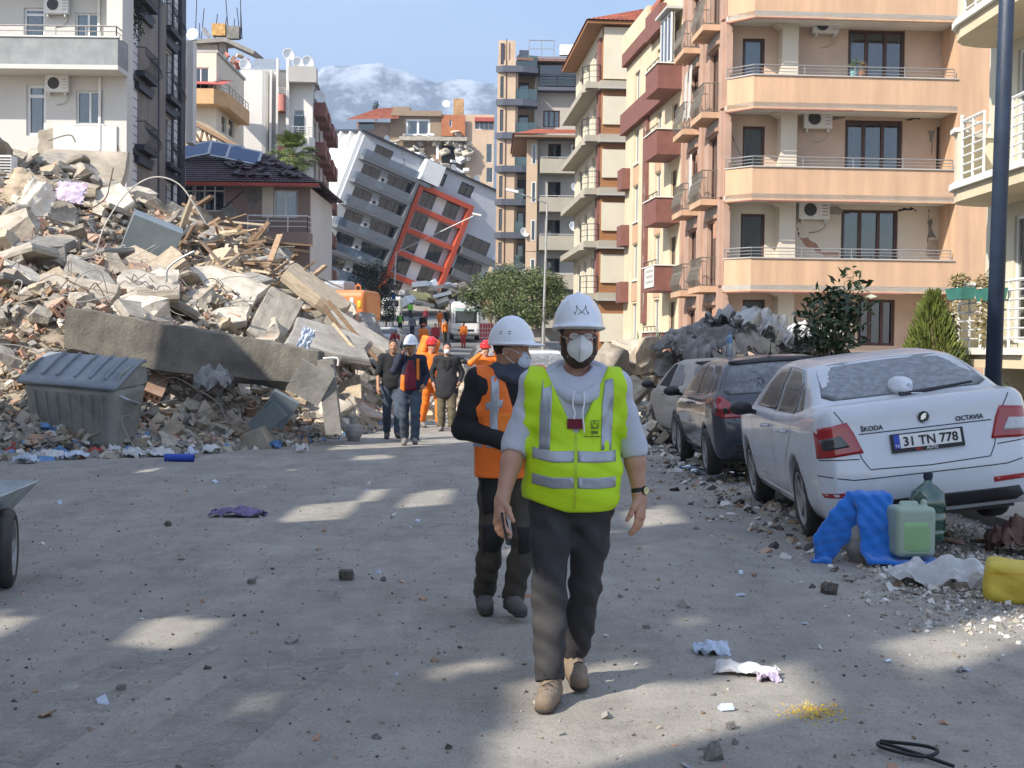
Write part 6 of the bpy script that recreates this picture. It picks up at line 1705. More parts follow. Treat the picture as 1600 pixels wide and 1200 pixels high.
# camera sees the car from behind: its left is at +y and appears on the left of the picture
pl = box_on('number_plate', og, -.285, .285, .715, .86, .006, 'ink', oct_root, .018)
mb = MB(); mb.box(-.009, -.0065, -.262, .262, -.042, .062); mb.build('plate_field', M('plate_white'), pl)
mb = MB(); mb.box(-.0115, -.0095, .215, .262, -.042, .062); mb.build('plate_band', M('plate_blue'), pl)
text('plate_number', '31 TN 778', .097, 'ink', pl, (-.0122, -.024, -.026), RREAR, .0006, 'CENTER', .0022)
text('plate_code', 'TR', .032, 'plate_white', pl, (-.0122, .2385, -.034), RREAR, .0004, 'CENTER')
text('dealer_name', 'AUTO', .032, 'plate_white', pl, (-.0078, -.03, -.067), RREAR, .0004, 'CENTER', .0006); text('dealer_mark', 'MC', .032, 'ink_red', pl, (-.0078, .075, -.067), RREAR, .0004, 'CENTER', .0006)
p = on_rear(og, .46, .90, .004); text('maker_name', 'ŠKODA', .052, 'ink', oct_root, on_rear(og, .50, .905, .008), RREAR, .002, 'LEFT', .0008)
text('model_name', 'OCTAVIA', .050, 'ink', oct_root, on_rear(og, -.245, .905, .008), RREAR, .002, 'LEFT', .0008)
c = on_rear(og, 0, .965, .004); sl = flat_rear(og, .965); bd = empty('badge', c); bd.parent = oct_root; bd.rotation_euler = (0, sl, 0)
RB = Matrix.Rotation(-pi / 2, 3, 'Y'); mb = MB(); mb.lathe([(.048, 0), (.048, .008), (.044, .012), (.040, .008), (.040, .004)], 28, (0, 0, 0), RB); mb.build('badge_ring', M('chrome'), bd); mb = MB(); mb.lathe([(.041, .004), (.041, .007), (.001, .0075)], 24, (0, 0, 0), RB); mb.build('badge_field', M('ink'), bd)
mb = MB(); wing = [(-.026, -.022), (-.02, .006), (-.006, .022), (.012, .028), (.03, .020), (.014, .016), (.027, .008), (.009, .007), (.024, -.004), (.006, -.003), (.018, -.016), (-.002, -.012), (-.004, -.026), (-.014, -.018)]
mb.add([(-.0105, -a, b) for a, b in wing], [tuple(range(len(wing)))]); mb.build('badge_wing', M('chrome'), bd)
# wiper
a, b = on_rear(og, -.03, 1.13, .02), on_rear(og, -.56, 1.165, .02); mb = MB(); mb.tube([a, (a + b) / 2 + Vector((-.01, 0, .0)), b], [.022, .014, .008], 6); mb.tube([a + Vector((0, .09, -.01)), a], [.03, .025], 7); mb.build('wiper', M('black_plastic'), oct_root)
Mw = oct_root.matrix_basis.copy()
# the white cap lying on the rear window
cp = Mw @ on_rear(og, .03, 1.165, .02); cap = empty('baseball_cap', cp, 0, 'white baseball cap lying on the dusty rear window of the white car', 'cap')
g = Grid((-.16, -.16, -.08), (.2, .16, .16), .009); g.ell((0, 0, .03), (.105, .10, .085), .0).ell((.1, -.03, -.025), (.1, .075, .012), .03).ripple(.006, (40, 40, 40), 4); obj('crown', g.mesh('crown'), mat('cap_white', (.68, .70, .74), .9, .05, 8), cap, (0, 0, 0), (0, 0, 0)); mb = MB(); mb.tube([(.045 + .014 * cos(t), -.094, .04 + .010 * sin(t)) for t in np.linspace(0, 5.2, 14)], .002, 5); mb.build('cap_mark', M('ink'), cap)

# dark blue hatchback
Mp = car_matrix((2.5, 16.95, .06), radians(-.3), radians(4.5), .72, .82)
peu_root, pg = car('navy_hatchback', 'dusty dark blue hatchback with round red tail light and scribbled rear window', HATCH, 'paint_navy', Mp, .022)
text('maker_name', 'PEUGEOT', .05, 'chrome', peu_root, on_rear(pg, .46, .80, .01), RREAR, .001)
mb = MB(); P_ = [(.25, 1.10), (.22, 1.16), (.20, 1.10), (.16, 1.17), (.12, 1.11), (.10, 1.15)]; mb.tube([on_rear(pg, a, b, .008) for a, b in P_], .004, 4); P_ = [(.24, 1.2), (.17, 1.2), (.17, 1.13)]; mb.tube([on_rear(pg, a, b, .008) for a, b in P_], .004, 4); mb.build('finger_writing', M('ink'), peu_root)
mb = MB(); mb.tube([(.5, 0, 1.47), (.34, 0, 1.66)], [.008, .003], 5); mb.lathe([(.03, 0), (.012, .03), (.008, .04)], 8, (.5, 0, 1.465)); mb.build('aerial', M('ink'), peu_root)
Pw = peu_root.matrix_basis.copy(); bp = Pw @ Vector((1.0, .42, 1.475))
bt = empty('water_bottle', bp, 0, 'clear plastic water bottle standing on the dark blue car roof', 'bottle'); mb = MB(); mb.lathe([(.04, 0), (.045, .02), (.045, .2), (.03, .26), (.016, .29)], 16); mb.build('body', glass_mat('bottle_clear', (.75, .85, .95), .6, .75, .05, (.4, .5, .6)), bt, smooth=True); mb = MB(); mb.lathe([(.019, .285), (.019, .315), (.001, .316)], 12); mb.build('cap', M('bit_blue'), bt); mb = MB(); mb.lathe([(.0458, .17), (.0458, .25 - .045)], 16); mb.lathe([(.0455, .19), (.036, .245)], 16); mb.build('label', M('bit_blue'), bt)
# silver dusty car ahead of it
Ms = car_matrix((2.66, 21.6, .03), radians(-2.5), radians(2.0), .72, .82)
sil_root, sg_ = car('silver_hatchback', 'crushed silver car caked in dust with a broken side window', HATCH, 'paint_silver', Ms, .03, detail=2, glass='rear_glass_dusty', broken=True)
# farther parked cars
for (px, Y, hd, paint, nm, lab) in ((775, 41, -6, 'paint_grey', 'grey_hatchback', 'dark grey hatchback parked beyond the dusty white ones, tail towards us'), (790, 37.0, -8, 'paint_grey', 'grey_hatchback', 'dark grey hatchback with dust on its rear, in front of the other grey one'), (850, 33, -10, 'paint_white', 'dusty_car', 'dust white car half hidden behind the walking man'), (955, 29.5, 10, 'paint_silver', 'dusty_car', 'buff dust covered car beside the boulders near the yellow house'), (607, 86, 4, 'paint_white', 'small_white_car', 'small white car standing next to the orange excavator')):
    X = (px - 800) / FPX * Y; src = None
    if nm == 'grey_hatchback' and 'GREY' in CACHE:
        r_ = copy_tree(CACHE['GREY']); r_['label'] = lab
        mm = car_matrix((X - .8, Y, hill(Y) + .03), radians(hd), 0, .72, .82); r_.location, q, _ = mm.decompose(); r_.rotation_euler = q.to_euler()
    else:
        r_, _g = car(nm, lab, HATCH, paint, car_matrix((X - .8, Y, hill(Y) + .03), radians(hd), 0, .72, .82), .05, 1)
        if nm == 'grey_hatchback': CACHE['GREY'] = r_
# minibus
bus = empty('minibus', at(728, 531, 100), radians(4), 'white minibus facing us with a wide dark windscreen', 'bus')
z0 = hill(100) - bus.location.z
g = Grid((-1.35, -.3, 0), (1.35, 7.3, 3.2), .06); g.box((0, 3.5, 1.6), (1.12, 3.4, 1.25), .28, .0); obj('body', g.mesh('body'), mat('bus_white', (.72, .72, .71), .3, .04, 2, coat=.5), bus)
decal('windscreen', g, [(-.98, 1.25), (.98, 1.25), (.95, 2.35), (-.95, 2.35)], 1, -1, M('car_glass'), bus, off=.01, rings=4, dens=.1); decal('grille', g, [(-.6, .62), (.6, .62), (.62, .78), (-.62, .78)], 1, -1, M('ink'), bus, off=.01, rings=3, dens=.1)
for s_ in (-1, 1):
    decal('headlight', g, [(s_ * .68, .66), (s_ * .98, .7), (s_ * .98, .9), (s_ * .7, .84)], 1, -1, M('tail_clear'), bus, off=.012, rings=3, dens=.1); decal('sun_visor', g, [(s_ * .08, 2.12), (s_ * .9, 2.12), (s_ * .9, 2.32), (s_ * .08, 2.32)], 1, -1, mat('visor_green', (.35, .5, .45), .5, .05, 3), bus, off=.018, rings=3, dens=.1)
    mb = MB(); mb.tube([(s_ * 1.1, -.05, 2.2), (s_ * 1.3, -.2, 2.15), (s_ * 1.3, -.2, 1.9)], .03, 5); mb.box(s_ * 1.3 - .09, s_ * 1.3 + .09, -.26, -.18, 1.5, 1.9); mb.build('mirror', M('black_plastic'), bus)
    for y in (1.2, 5.6): o = wheel(bus, (s_ * 1.0, y, .38), .38, .24, s_); o.rotation_euler = (0, 0, pi / 2 if s_ > 0 else -pi / 2)
    decal('side_glass', g, [(.6, 1.35), (6.4, 1.35), (6.4, 2.2), (.6, 2.2)], 0, s_, M('car_glass'), bus, off=.01, rings=4, dens=.3)
# white van behind the dark tree
van = empty('white_van', at(611, 500, 128), radians(3), 'white van partly hidden by the dark tree', 'van'); g = Grid((-1.1, -.2, 0), (1.1, 4.9, 2.6), .07); g.box((0, 2.3, 1.25), (.95, 2.2, 1.0), .22, 0); obj('body', g.mesh('body'), M('bus_white'), van); decal('rear_window', g, [(-.7, 1.3), (.7, 1.3), (.7, 1.9), (-.7, 1.9)], 1, -1, M('car_glass'), van, off=.01, rings=3, dens=.15)
for y in (.8, 3.8):
    for s_ in (-1, 1): o = wheel(van, (s_ * .85, y, .33), .33, .2, s_); o.rotation_euler = (0, 0, pi / 2 if s_ > 0 else -pi / 2)
# orange excavator behind the heap
ex = empty('excavator', (at(552, 540, 47).x, 47, hill(47)), radians(-12), 'orange excavator with rounded engine housing behind the rubble heap', 'excavator'); ex.scale = (.54, .8, 1)
mat('digger_orange', (.62, .165, .015), .4, .12, 1.5, coat=.3, dust=(DUST, .3, .1, 2))
eb = at(552, 505, 47).z - hill(47)
g = Grid((-1.6, -1.5, eb - .2), (1.75, 1.7, eb + 1.6), .04); g.box((.2, 0, eb + .55), (1.15, 1.2, .58), .28, 0); g.box((-.8, 0, eb + .45), (.7, 1.15, .6), .08, .02); obj('engine_housing', g.mesh('engine_housing'), M('digger_orange'), ex)
for i in range(9): mb = MB(); mb.box(-1.0, -.25, -1.26, -1.14, eb + .18 + .075 * i, eb + .22 + .075 * i); mb.build('vent_slat', M('ink' if i % 2 else 'galvanised'), ex)
mb = MB(); mb.box(-1.6, -.15, -.9, .6, eb + 1.08, eb + 1.45); o = mb.build('cab_roof', mat('cab_grey', (.33, .36, .40), .35, .1, 2), ex); bv = o.modifiers.new('bevel', 'BEVEL'); bv.width = .12; bv.segments = 3
mb = MB(); mb.tube([(.55, -.8, eb + 1.05), (.55, -.8, eb + 1.25), (.7, -.8, eb + 1.32), (.85, -.8, eb + 1.25), (.85, -.8, eb + 1.05)], .045, 7); mb.build('lifting_eye', M('digger_orange'), ex)
decal('warning_label', g, [(.85, eb + .5), (1.1, eb + .5), (1.1, eb + .75), (.85, eb + .75)], 1, -1, mat('label_yellow', (.6, .45, .03), .6, .1, 3), ex, off=.008, rings=2, dens=.1); decal('warning_label', g, [(.35, eb + .6), (.6, eb + .6), (.6, eb + .85), (.35, eb + .85)], 1, -1, M('plate_white'), ex, off=.008, rings=2, dens=.1)
mb = MB(); mb.box(-.9, .9, -.9, .9, .5, eb + .02); mb.build('slew_ring', M('ink'), ex)
for s_ in (-1, 1): mb = MB(); mb.prism([(-1.5, .15), (-1.2, 0), (1.2, 0), (1.5, .15), (1.55, .5), (1.25, .8), (-1.25, .8), (-1.55, .5)], s_ * 1.0 - .25, s_ * 1.0 + .25); mb.build('track', M('black_plastic'), ex)
mb = MB(); mb.beam((-1.4, .2, eb + .5), (-3.2, .8, eb + 1.4), .35, .5); mb.beam((-3.2, .8, eb + 1.4), (-4.6, 1, eb - .3), .3, .4); mb.build('boom', M('digger_orange'), ex)
# ---------------------------------------------------------------- people
mat('skin', (.44, .235, .155), .55, .12, 9, .1, 60); mat('skin_tan', (.36, .19, .115), .55, .12, 9)
mat('hair_dark', (.025, .017, .012), .7, .3, 30, .6, 90); mat('hair_brown', (.055, .03, .017), .7, .3, 30, .6, 90)
mat('hoodie', (.50, .515, .58), .9, .05, 6, .15, 120); mat('hivis', (.50, .74, .008), .65, .05, 6, .1, 90); mat('hivis_orange', (.86, .17, .016), .65, .06, 6, .1, 90)
mat('reflective', (.36, .38, .42), .35, .08, 12, metal=.4); mat('jeans_grey', (.022, .022, .026), .85, .2, 7, .3, 160, dust=((.17, .15, .13), .2, .07, 5)); mat('jeans_blue', (.055, .075, .105), .85, .2, 7, .3, 120)
mat('trouser_brown', (.045, .037, .028), .85, .2, 6, .2, 120, dust=((.16, .14, .11), .25, .08, 5)); mat('trouser_black', (.014, .013, .014), .85, .1, 6); mat('trouser_khaki', (.11, .09, .055), .85, .2, 6, .2, 120)
mat('jacket_black', (.010, .010, .012), .85, .2, 6, .2, 100); mat('navy', (.016, .020, .042), .8, .2, 6, .2, 100); mat('maroon_top', (.17, .012, .03), .8, .15, 6, .2, 100); mat('coat_grey', (.022, .022, .025), .9, .2, 6, .2, 100)
mat('rescue_orange', (.80, .20, .02), .75, .1, 5, .15, 90); mat('rescue_red', (.36, .03, .03), .75, .15, 5); mat('helmet_white', (.74, .76, .80), .28, .03, 6, coat=.5); mat('helmet_red', (.55, .015, .015), .25, .05, 6, coat=.6)
mat('mask_white', (.74, .74, .72), .85, .03, 20, .15, 120); mat('mask_blue', (.50, .56, .66), .85, .04, 20); mat('boot_tan', (.17, .115, .07), .75, .25, 12, .4, 60, dust=((.30, .26, .21), .5, .15, 8)); mat('boot_grey', (.15, .15, .15), .8, .25, 12, .3, 60, dust=((.30, .27, .23), .5, .2, 8)); mat('boot_dark', (.035, .037, .040), .7, .25, 12, .3, 60, dust=((.24, .21, .18), .4, .12, 8)); mat('sole', (.05, .042, .035), .9, .2, 10)
mat('hoodie_grey', (.20, .22, .25), .9, .1, 6); mat('green_vest', (.16, .55, .03), .7, .06, 6); mat('scarf', (.05, .06, .085), .9, .2, 9); mat('vest_ink', (.10, .13, .03), .8, 0)

def V3(*a): return Vector(a)
STAND = dict(shL=(.185, 0, 1.44), shR=(-.185, 0, 1.44), elL=(.25, .03, 1.16), elR=(-.25, .03, 1.16), wrL=(.27, -.04, .92), wrR=(-.27, -.04, .92), hipL=(.095, 0, .93), hipR=(-.095, 0, .93), knL=(.10, -.02, .50), knR=(-.10, -.02, .50), anL=(.10, .02, .10), anR=(-.10, .02, .10), toeL=(.12, -.16, .035), toeR=(-.12, -.16, .035), neck=(0, .01, 1.49), head=(0, -.01, 1.645), chest=(0, 0, 1.28), belly=(0, -.005, 1.06), pel=(0, .0, .95))
WALK = dict(STAND, knL=(.10, -.16, .52), anL=(.09, -.22, .13), toeL=(.11, -.42, .09), knR=(-.10, .06, .50), anR=(-.09, .26, .14), toeR=(-.10, .10, .04), elR=(-.26, -.03, 1.16), wrR=(-.26, -.17, .94), elL=(.26, .08, 1.16), wrL=(.27, .05, .92))

def hand(g, wr, d, nrm, thumb, curl=.5, s=1.0, rb=.0, spread=1.0):
    """wr wrist, d along the hand, nrm palm side, thumb direction across"""
    wr, d = Vector(wr), Vector(d).normalized(); t = Vector(thumb); t = (t - d * t.dot(d)).normalized(); n = d.cross(t); n = n if n.dot(Vector(nrm)) > 0 else -n
    for k, o in enumerate((-.028, -.009, .010, .028)): g.cap(wr + d * .0, wr + (d * .088 + t * o * -1) * s, .022 * s + rb, .0145 * s + rb, .018)
    for k, (o, L) in enumerate(((-.030, .066), (-.010, .080), (.011, .085), (.031, .078))):
        p = wr + (d * .088 + t * o) * s; dd = d.copy(); ang = 0
        for j, f in enumerate((.45, .31, .26)):
            ang += curl * (.55, .75, .6)[j]; dd = (d * cos(ang) + n * sin(ang)); q = p + dd * L * f * s; g.cap(p, q, (.0108 - .0012 * j) * s + rb, (.0098 - .0012 * j) * s + rb, .005); p = q
    p = wr + (d * .02 + t * .022) * s; a = (d * .75 + t * .62 + n * .25).normalized(); q = p + a * .045 * s; g.cap(p, q, .017 * s + rb, .013 * s + rb, .015); b = (d * .93 + t * .15 + n * .35).normalized(); r = q + b * .032 * s; g.cap(q, r, .0125 * s + rb, .011 * s + rb, .006); g.cap(r, r + (b + n * .25).normalized() * .026 * s, .011 * s + rb, .009 * s + rb, .005)

def head_sdf(g, c, R, s=1.0, fine=True):
    c = Vector(c); W = lambda *v: c + R @ (Vector(v) * s)
    g.ell(W(0, .018, .03), (.077 * s, .097 * s, .092 * s), .0, R=R); g.ell(W(0, -.022, -.035), (.060 * s, .070 * s, .082 * s), .03, R=R); g.ell(W(0, -.058, -.098), (.030 * s, .026 * s, .022 * s), .03, R=R)
    g.cap(W(0, .035, -.06), W(0, .045, -.19), .056 * s, .062 * s, .03)
    for x in (-1, 1):
        g.ell(W(x * .030, -.082, .012), (.017 * s, .014 * s, .012 * s), .012, 'sub', R=R)
        g.ell(W(x * .030, -.072, .010), (.0125 * s, .0125 * s, .0105 * s), .004, R=R)
        g.cap(W(x * .012, -.086, .030), W(x * .046, -.078, .030), .008 * s, .007 * s, .012)
        g.ell(W(x * .079, .018, -.008), (.009 * s, .020 * s, .031 * s), .008, R=R); g.ell(W(x * .088, .014, -.006), (.006 * s, .011 * s, .018 * s), .004, 'sub', R=R)
        g.ell(W(x * .040, -.066, -.028), (.022 * s, .020 * s, .020 * s), .02, R=R)
    g.cap(W(0, -.088, .020), W(0, -.108, -.028), .008 * s, .0125 * s, .010); g.ell(W(0, -.098, -.032), (.017 * s, .012 * s, .009 * s), .008, R=R)
    g.cap(W(-.02, -.083, -.063), W(.02, -.083, -.063), .008 * s, .008 * s, .008); g.cap(W(-.018, -.080, -.074), W(.018, -.080, -.074), .008 * s, .008 * s, .008); g.cap(W(-.02, -.092, -.0685), W(.02, -.092, -.0685), .0025 * s, .0025 * s, .003, 'sub')

def helmet_mesh(style, h):
    g = Grid((-.18, -.24, -.05), (.18, .20, .22), h)
    g.ell((0, .0, .0), (.117, .142, .160), 0); g.plane((0, 0, -.012), (0, 0, -1), .006)
    if style == 'hard':
        g.ell((0, -.02, -.006), (.126, .160, .012), .012); g.ell((0, -.135, -.010), (.088, .075, .009), .012);
        for x in (-.045, 0, .045): g.chain([(x, -.118 * cos(t), .148 * sin(t) - abs(x) * .42 + .006) for t in np.linspace(.75, 2.4, 7)], [.009] * 7, .012)
    else:
        g.ell((0, -.0, -.008), (.124, .150, .016), .012)
        for x in (-.05, .05): g.cap((x, -.10, .08), (x, .10, .08), .02, .02, .03)
    g.ell((0, .0, -.03), (.104, .126, .150), .003, 'sub')
    return g
HG = {}
def put_helmet(root, c, R, m_, style='hard', h=.008, s=1.0):
    key = (style, h)
    if key not in HG: HG[key] = helmet_mesh(style, h)
    me = cached(('hm', style, h, m_), lambda: HG[key].mesh('helmet')); o = obj('helmet', me, M(m_), root, Vector(c) + R @ Vector((0, .008, .045)) * s, R.to_euler(), s); return o

def bounds(J, keys, pad):
    P = np.array([J[k] for k in keys], float); return P.min(0) - pad, P.max(0) + pad

def trousers_grid(J, h, girth=1.0, zcut=.07, top=None, fold=.005, seed=1):
    lo, hi = bounds(J, ['hipL', 'hipR', 'knL', 'knR', 'anL', 'anR', 'pel'], .17); hi[2] = max(hi[2], J['pel'][2] + .14); g = Grid(lo, hi, h); q = girth
    g.ell(J['pel'], (.165 * q, .118 * q, .13), 0)
    for s_ in 'LR':
        hp, kn, an = (Vector(J[k + s_]) for k in ('hip', 'kn', 'an')); m1 = hp.lerp(kn, .45); m2 = kn.lerp(an, .4)
        g.cap(hp, m1, .103 * q, .092 * q, .05); g.cap(m1, kn, .092 * q, .073 * q, .03); g.cap(kn, m2, .073 * q, .073 * q, .03); g.cap(m2, an + Vector((0, .01, .0)), .073 * q, .068 * q, .03)
    g.ripple(fold, (34, 30, 9), seed, 2.2)
    X, Y, Z = g.ax[0][:, None, None], g.ax[1][None, :, None], g.ax[2][None, None, :]
    for zz, ww in ((J['anL'][2] + .1, .11), (J['knL'][2], .09), (J['pel'][2] - .08, .07)): g.D += (.0045 * np.sin(Z * 62 + X * 34 + 2.5 * np.sin(Y * 16 + X * 9 + seed)) * np.exp(-((Z - zz) / ww) ** 2)).astype(f32)
    for s_ in 'LR':                                                  # each leg ends in its own hem
        an, kn = Vector(J['an' + s_]), Vector(J['kn' + s_]); d = (an - kn).normalized(); e = an + d * .02
        g.cap(e + d * .068, e + d * .2, .10, .10, .004, 'sub')
    g.plane((0, 0, J['pel'][2] + (.11 if top is None else top)), (0, 0, 1), .01)
    return g

def top_grid(J, h, girth=1.0, hem=.9, sleeve=1.0, fold=.006, seed=2, arm=1.0, cut_neck=True):
    lo, hi = bounds(J, ['shL', 'shR', 'elL', 'elR', 'wrL', 'wrR', 'chest', 'belly', 'pel', 'neck'], .18); lo[2] = min(lo[2], hem - .06); g = Grid(lo, hi, h); q = girth
    ch, be, pe, nk = (Vector(J[k]) for k in ('chest', 'belly', 'pel', 'neck'))
    g.ell(ch, (.178 * q, .122 * q, .225), 0); g.ell(be, (.172 * q, .128 * q, .20), .08); g.cap(Vector(be), pe + Vector((0, 0, -.08 if hem < .85 else .02)), .135 * q, .150 * q, .08, flat=(.85, 1.15, 1)); g.cap(J['shL'], J['shR'], .074 * q, .074 * q, .07); g.cap(ch + Vector((0, .01, .12)), nk, .095 * q, .066, .06)
    if hem < .8: g.cap(pe, (pe.x, pe.y, hem + .1), .155 * q, .17 * q, .08, flat=(.85, 1.1, 1))
    for s_ in 'LR':
        sh, el, wr = (Vector(J[k + s_]) for k in ('sh', 'el', 'wr')); g.cap(sh, el, .072 * arm, .060 * arm, .045)
        if sleeve > .5: g.cap(el, el.lerp(wr, (sleeve - .5) * 2), .060 * arm, .046 * arm, .02)
    g.ripple(fold, (24, 24, 20), seed, 1.8); g.plane((0, 0, hem), (0, 0, -1), .012)
    if cut_neck: g.ell(nk + Vector((0, -.035, .06)), (.062, .075, .085), .02, 'sub')
    return g

def shoe(J, s_, m_, root, h=.012, sc=1.0, sole='sole'):
    an, to = Vector(J['an' + s_]), Vector(J['toe' + s_]); d = (to - an); d.z = 0; d = d.normalized() if d.length > 1e-3 else Vector((0, -1, 0)); bz = to.z - .035
    heel = an - d * .055; heel.z = bz + max(.04, an.z - .07 - bz if an.z > .13 else .04); t2 = Vector((an.x, an.y, 0)) + d * .165; t2.z = to.z
    P = [heel, an, t2]; lo = np.min([list(p) for p in P], 0) - .1; hi = np.max([list(p) for p in P], 0) + .1; hi[2] = an.z + .09; g = Grid(lo, hi, h)
    mid = heel.lerp(t2, .55) + Vector((0, 0, .012)); g.cap(heel + Vector((0, 0, .005)), mid, .042 * sc, .047 * sc, .0); g.cap(mid, t2 + Vector((0, 0, .004)), .047 * sc, .043 * sc, .02); g.cap(heel.lerp(t2, .25) + Vector((0, 0, .03)), an + Vector((0, 0, .035)), .048 * sc, .046 * sc, .03)
    dn = (t2 - heel).normalized(); nn = Vector((0, 0, -1)) - dn * dn.dot(Vector((0, 0, -1))); nn.normalize(); g.plane(heel.lerp(t2, .5) + nn * .034, nn, .008)
    o = obj('shoe', g.mesh('shoe'), M(m_), root)
    g2 = Grid(lo, hi, h); g2.cap(heel, mid, .047 * sc, .052 * sc, 0); g2.cap(mid, t2, .052 * sc, .048 * sc, .02); c0 = heel.lerp(t2, .5); g2.plane(c0 + nn * .036, nn, .003); g2.plane(c0 + nn * .014, -nn, .003); obj('sole', g2.mesh('sole'), M(sole), o)
    return o

def person(label, loc, rz, J, top='jacket_black', legs='jeans_blue', shoes='boot_dark', skin='skin', hair='hair_dark', helmet=None, hstyle='hard', vest=None, mask=None, hem=.88, girth=1.0, h=.014, sleeve=1.0, scale=1.0, yaw=0.0, tilt=0.0, group=None, fingers=True, cap=None, extra=None, arm=1.0, seed=1):
    root = empty('person', loc, rz, label, 'person', group); root.scale = (scale,) * 3
    R = Matrix.Rotation(yaw, 3, 'Z') @ Matrix.Rotation(tilt, 3, 'X'); hb = h * .8
    lo, hi = bounds(J, list(J), .16); hi[2] += .06; g = Grid(lo, hi, hb); head_sdf(g, J['head'], R)
    g.cap(J['neck'], J['belly'], .06, .09, .03); g.cap(J['shL'], J['shR'], .045, .045, .03); g.cap(J['belly'], J['pel'], .09, .09, .03)
    for s_ in 'LR':
        g.cap(J['sh' + s_], J['el' + s_], .042, .038, .02); g.cap(J['el' + s_], J['wr' + s_], .038, .026, .02)
        for a, b in (('hip', 'kn'), ('kn', 'an')): g.cap(J[a + s_], J[b + s_], .05, .045, .02)
        w, e = Vector(J['wr' + s_]), Vector(J['el' + s_]); sg = 1 if s_ == 'L' else -1
        if fingers: hand(g, w, (w - e) + Vector((0, 0, -.02)), (-sg, 0, 0), (0, -1, .1), .45, 1.0, .0 if hb < .009 else .003)
        else: g.ell(w + (w - e).normalized() * .06, (.03, .045, .05), .02)
    body = obj('body', g.mesh('body'), M(skin), root); root['g'] = 0; del root['g']
    tg = trousers_grid(J, h, girth, seed=seed); obj('trousers', tg.mesh('trousers'), M(legs), root)
    jg = top_grid(J, h, girth, hem, sleeve, seed=seed + 1, arm=arm); obj('top', jg.mesh('top'), M(top), root)
    for s_ in 'LR': shoe(J, s_, shoes, root, max(.009, h * .8))
    hc = Vector(J['head'])
    if not helmet or True:
        hg = Grid(hc - Vector((.13, .15, .14)), hc + Vector((.13, .15, .16)), hb); hg.ell(hc + R @ Vector((0, .026, .038)), (.081, .101, .096), 0, R=R); hg.plane(hc + R @ Vector((0, -.052, .05)), R @ Vector((0, -1, -.55)), .02); hg.plane(hc + R @ Vector((0, .03, -.055)), R @ Vector((0, -.15, -1)), .02)
        obj('hair', hg.mesh('hair'), M(cap or hair), root)
    if helmet: put_helmet(root, hc, R, helmet, hstyle, .012 if h < .02 else .02)
    if mask:
        mg = Grid(hc - Vector((.1, .15, .13)), hc + Vector((.1, .15, .05)), max(.006, hb * .7)); mg.ell(hc + R @ Vector((0, -.062, -.05)), (.056, .058, .058), 0, R=R); mg.plane(hc + R @ Vector((0, -.05, -.05)), R @ Vector((0, 1, 0)), .004); obj('face_mask', mg.mesh('face_mask'), M(mask), root)
    if vest:
        vg = top_grid(J, h, girth * 1.09, max(hem - .03, .8), .0, .005, seed + 3)
        for s_ in 'LR': vg.cap(Vector(J['sh' + s_]) + Vector((.05 if s_ == 'L' else -.05, 0, 0)), J['el' + s_], .085, .08, .01, 'sub')
        obj('vest', vg.mesh('vest'), M(vest), root); b = J['belly'][2]
        for z in (b + .02, b + .17):
            for sd in (-1, 1):
                decal('reflective_band', vg, [(-.135, z), (.135, z), (.135, z + .05), (-.135, z + .05)], 1, sd, M('reflective'), root, off=.004, far=.8, rings=3, dens=.05)
    if extra: extra(root, J, jg, R)
    return root
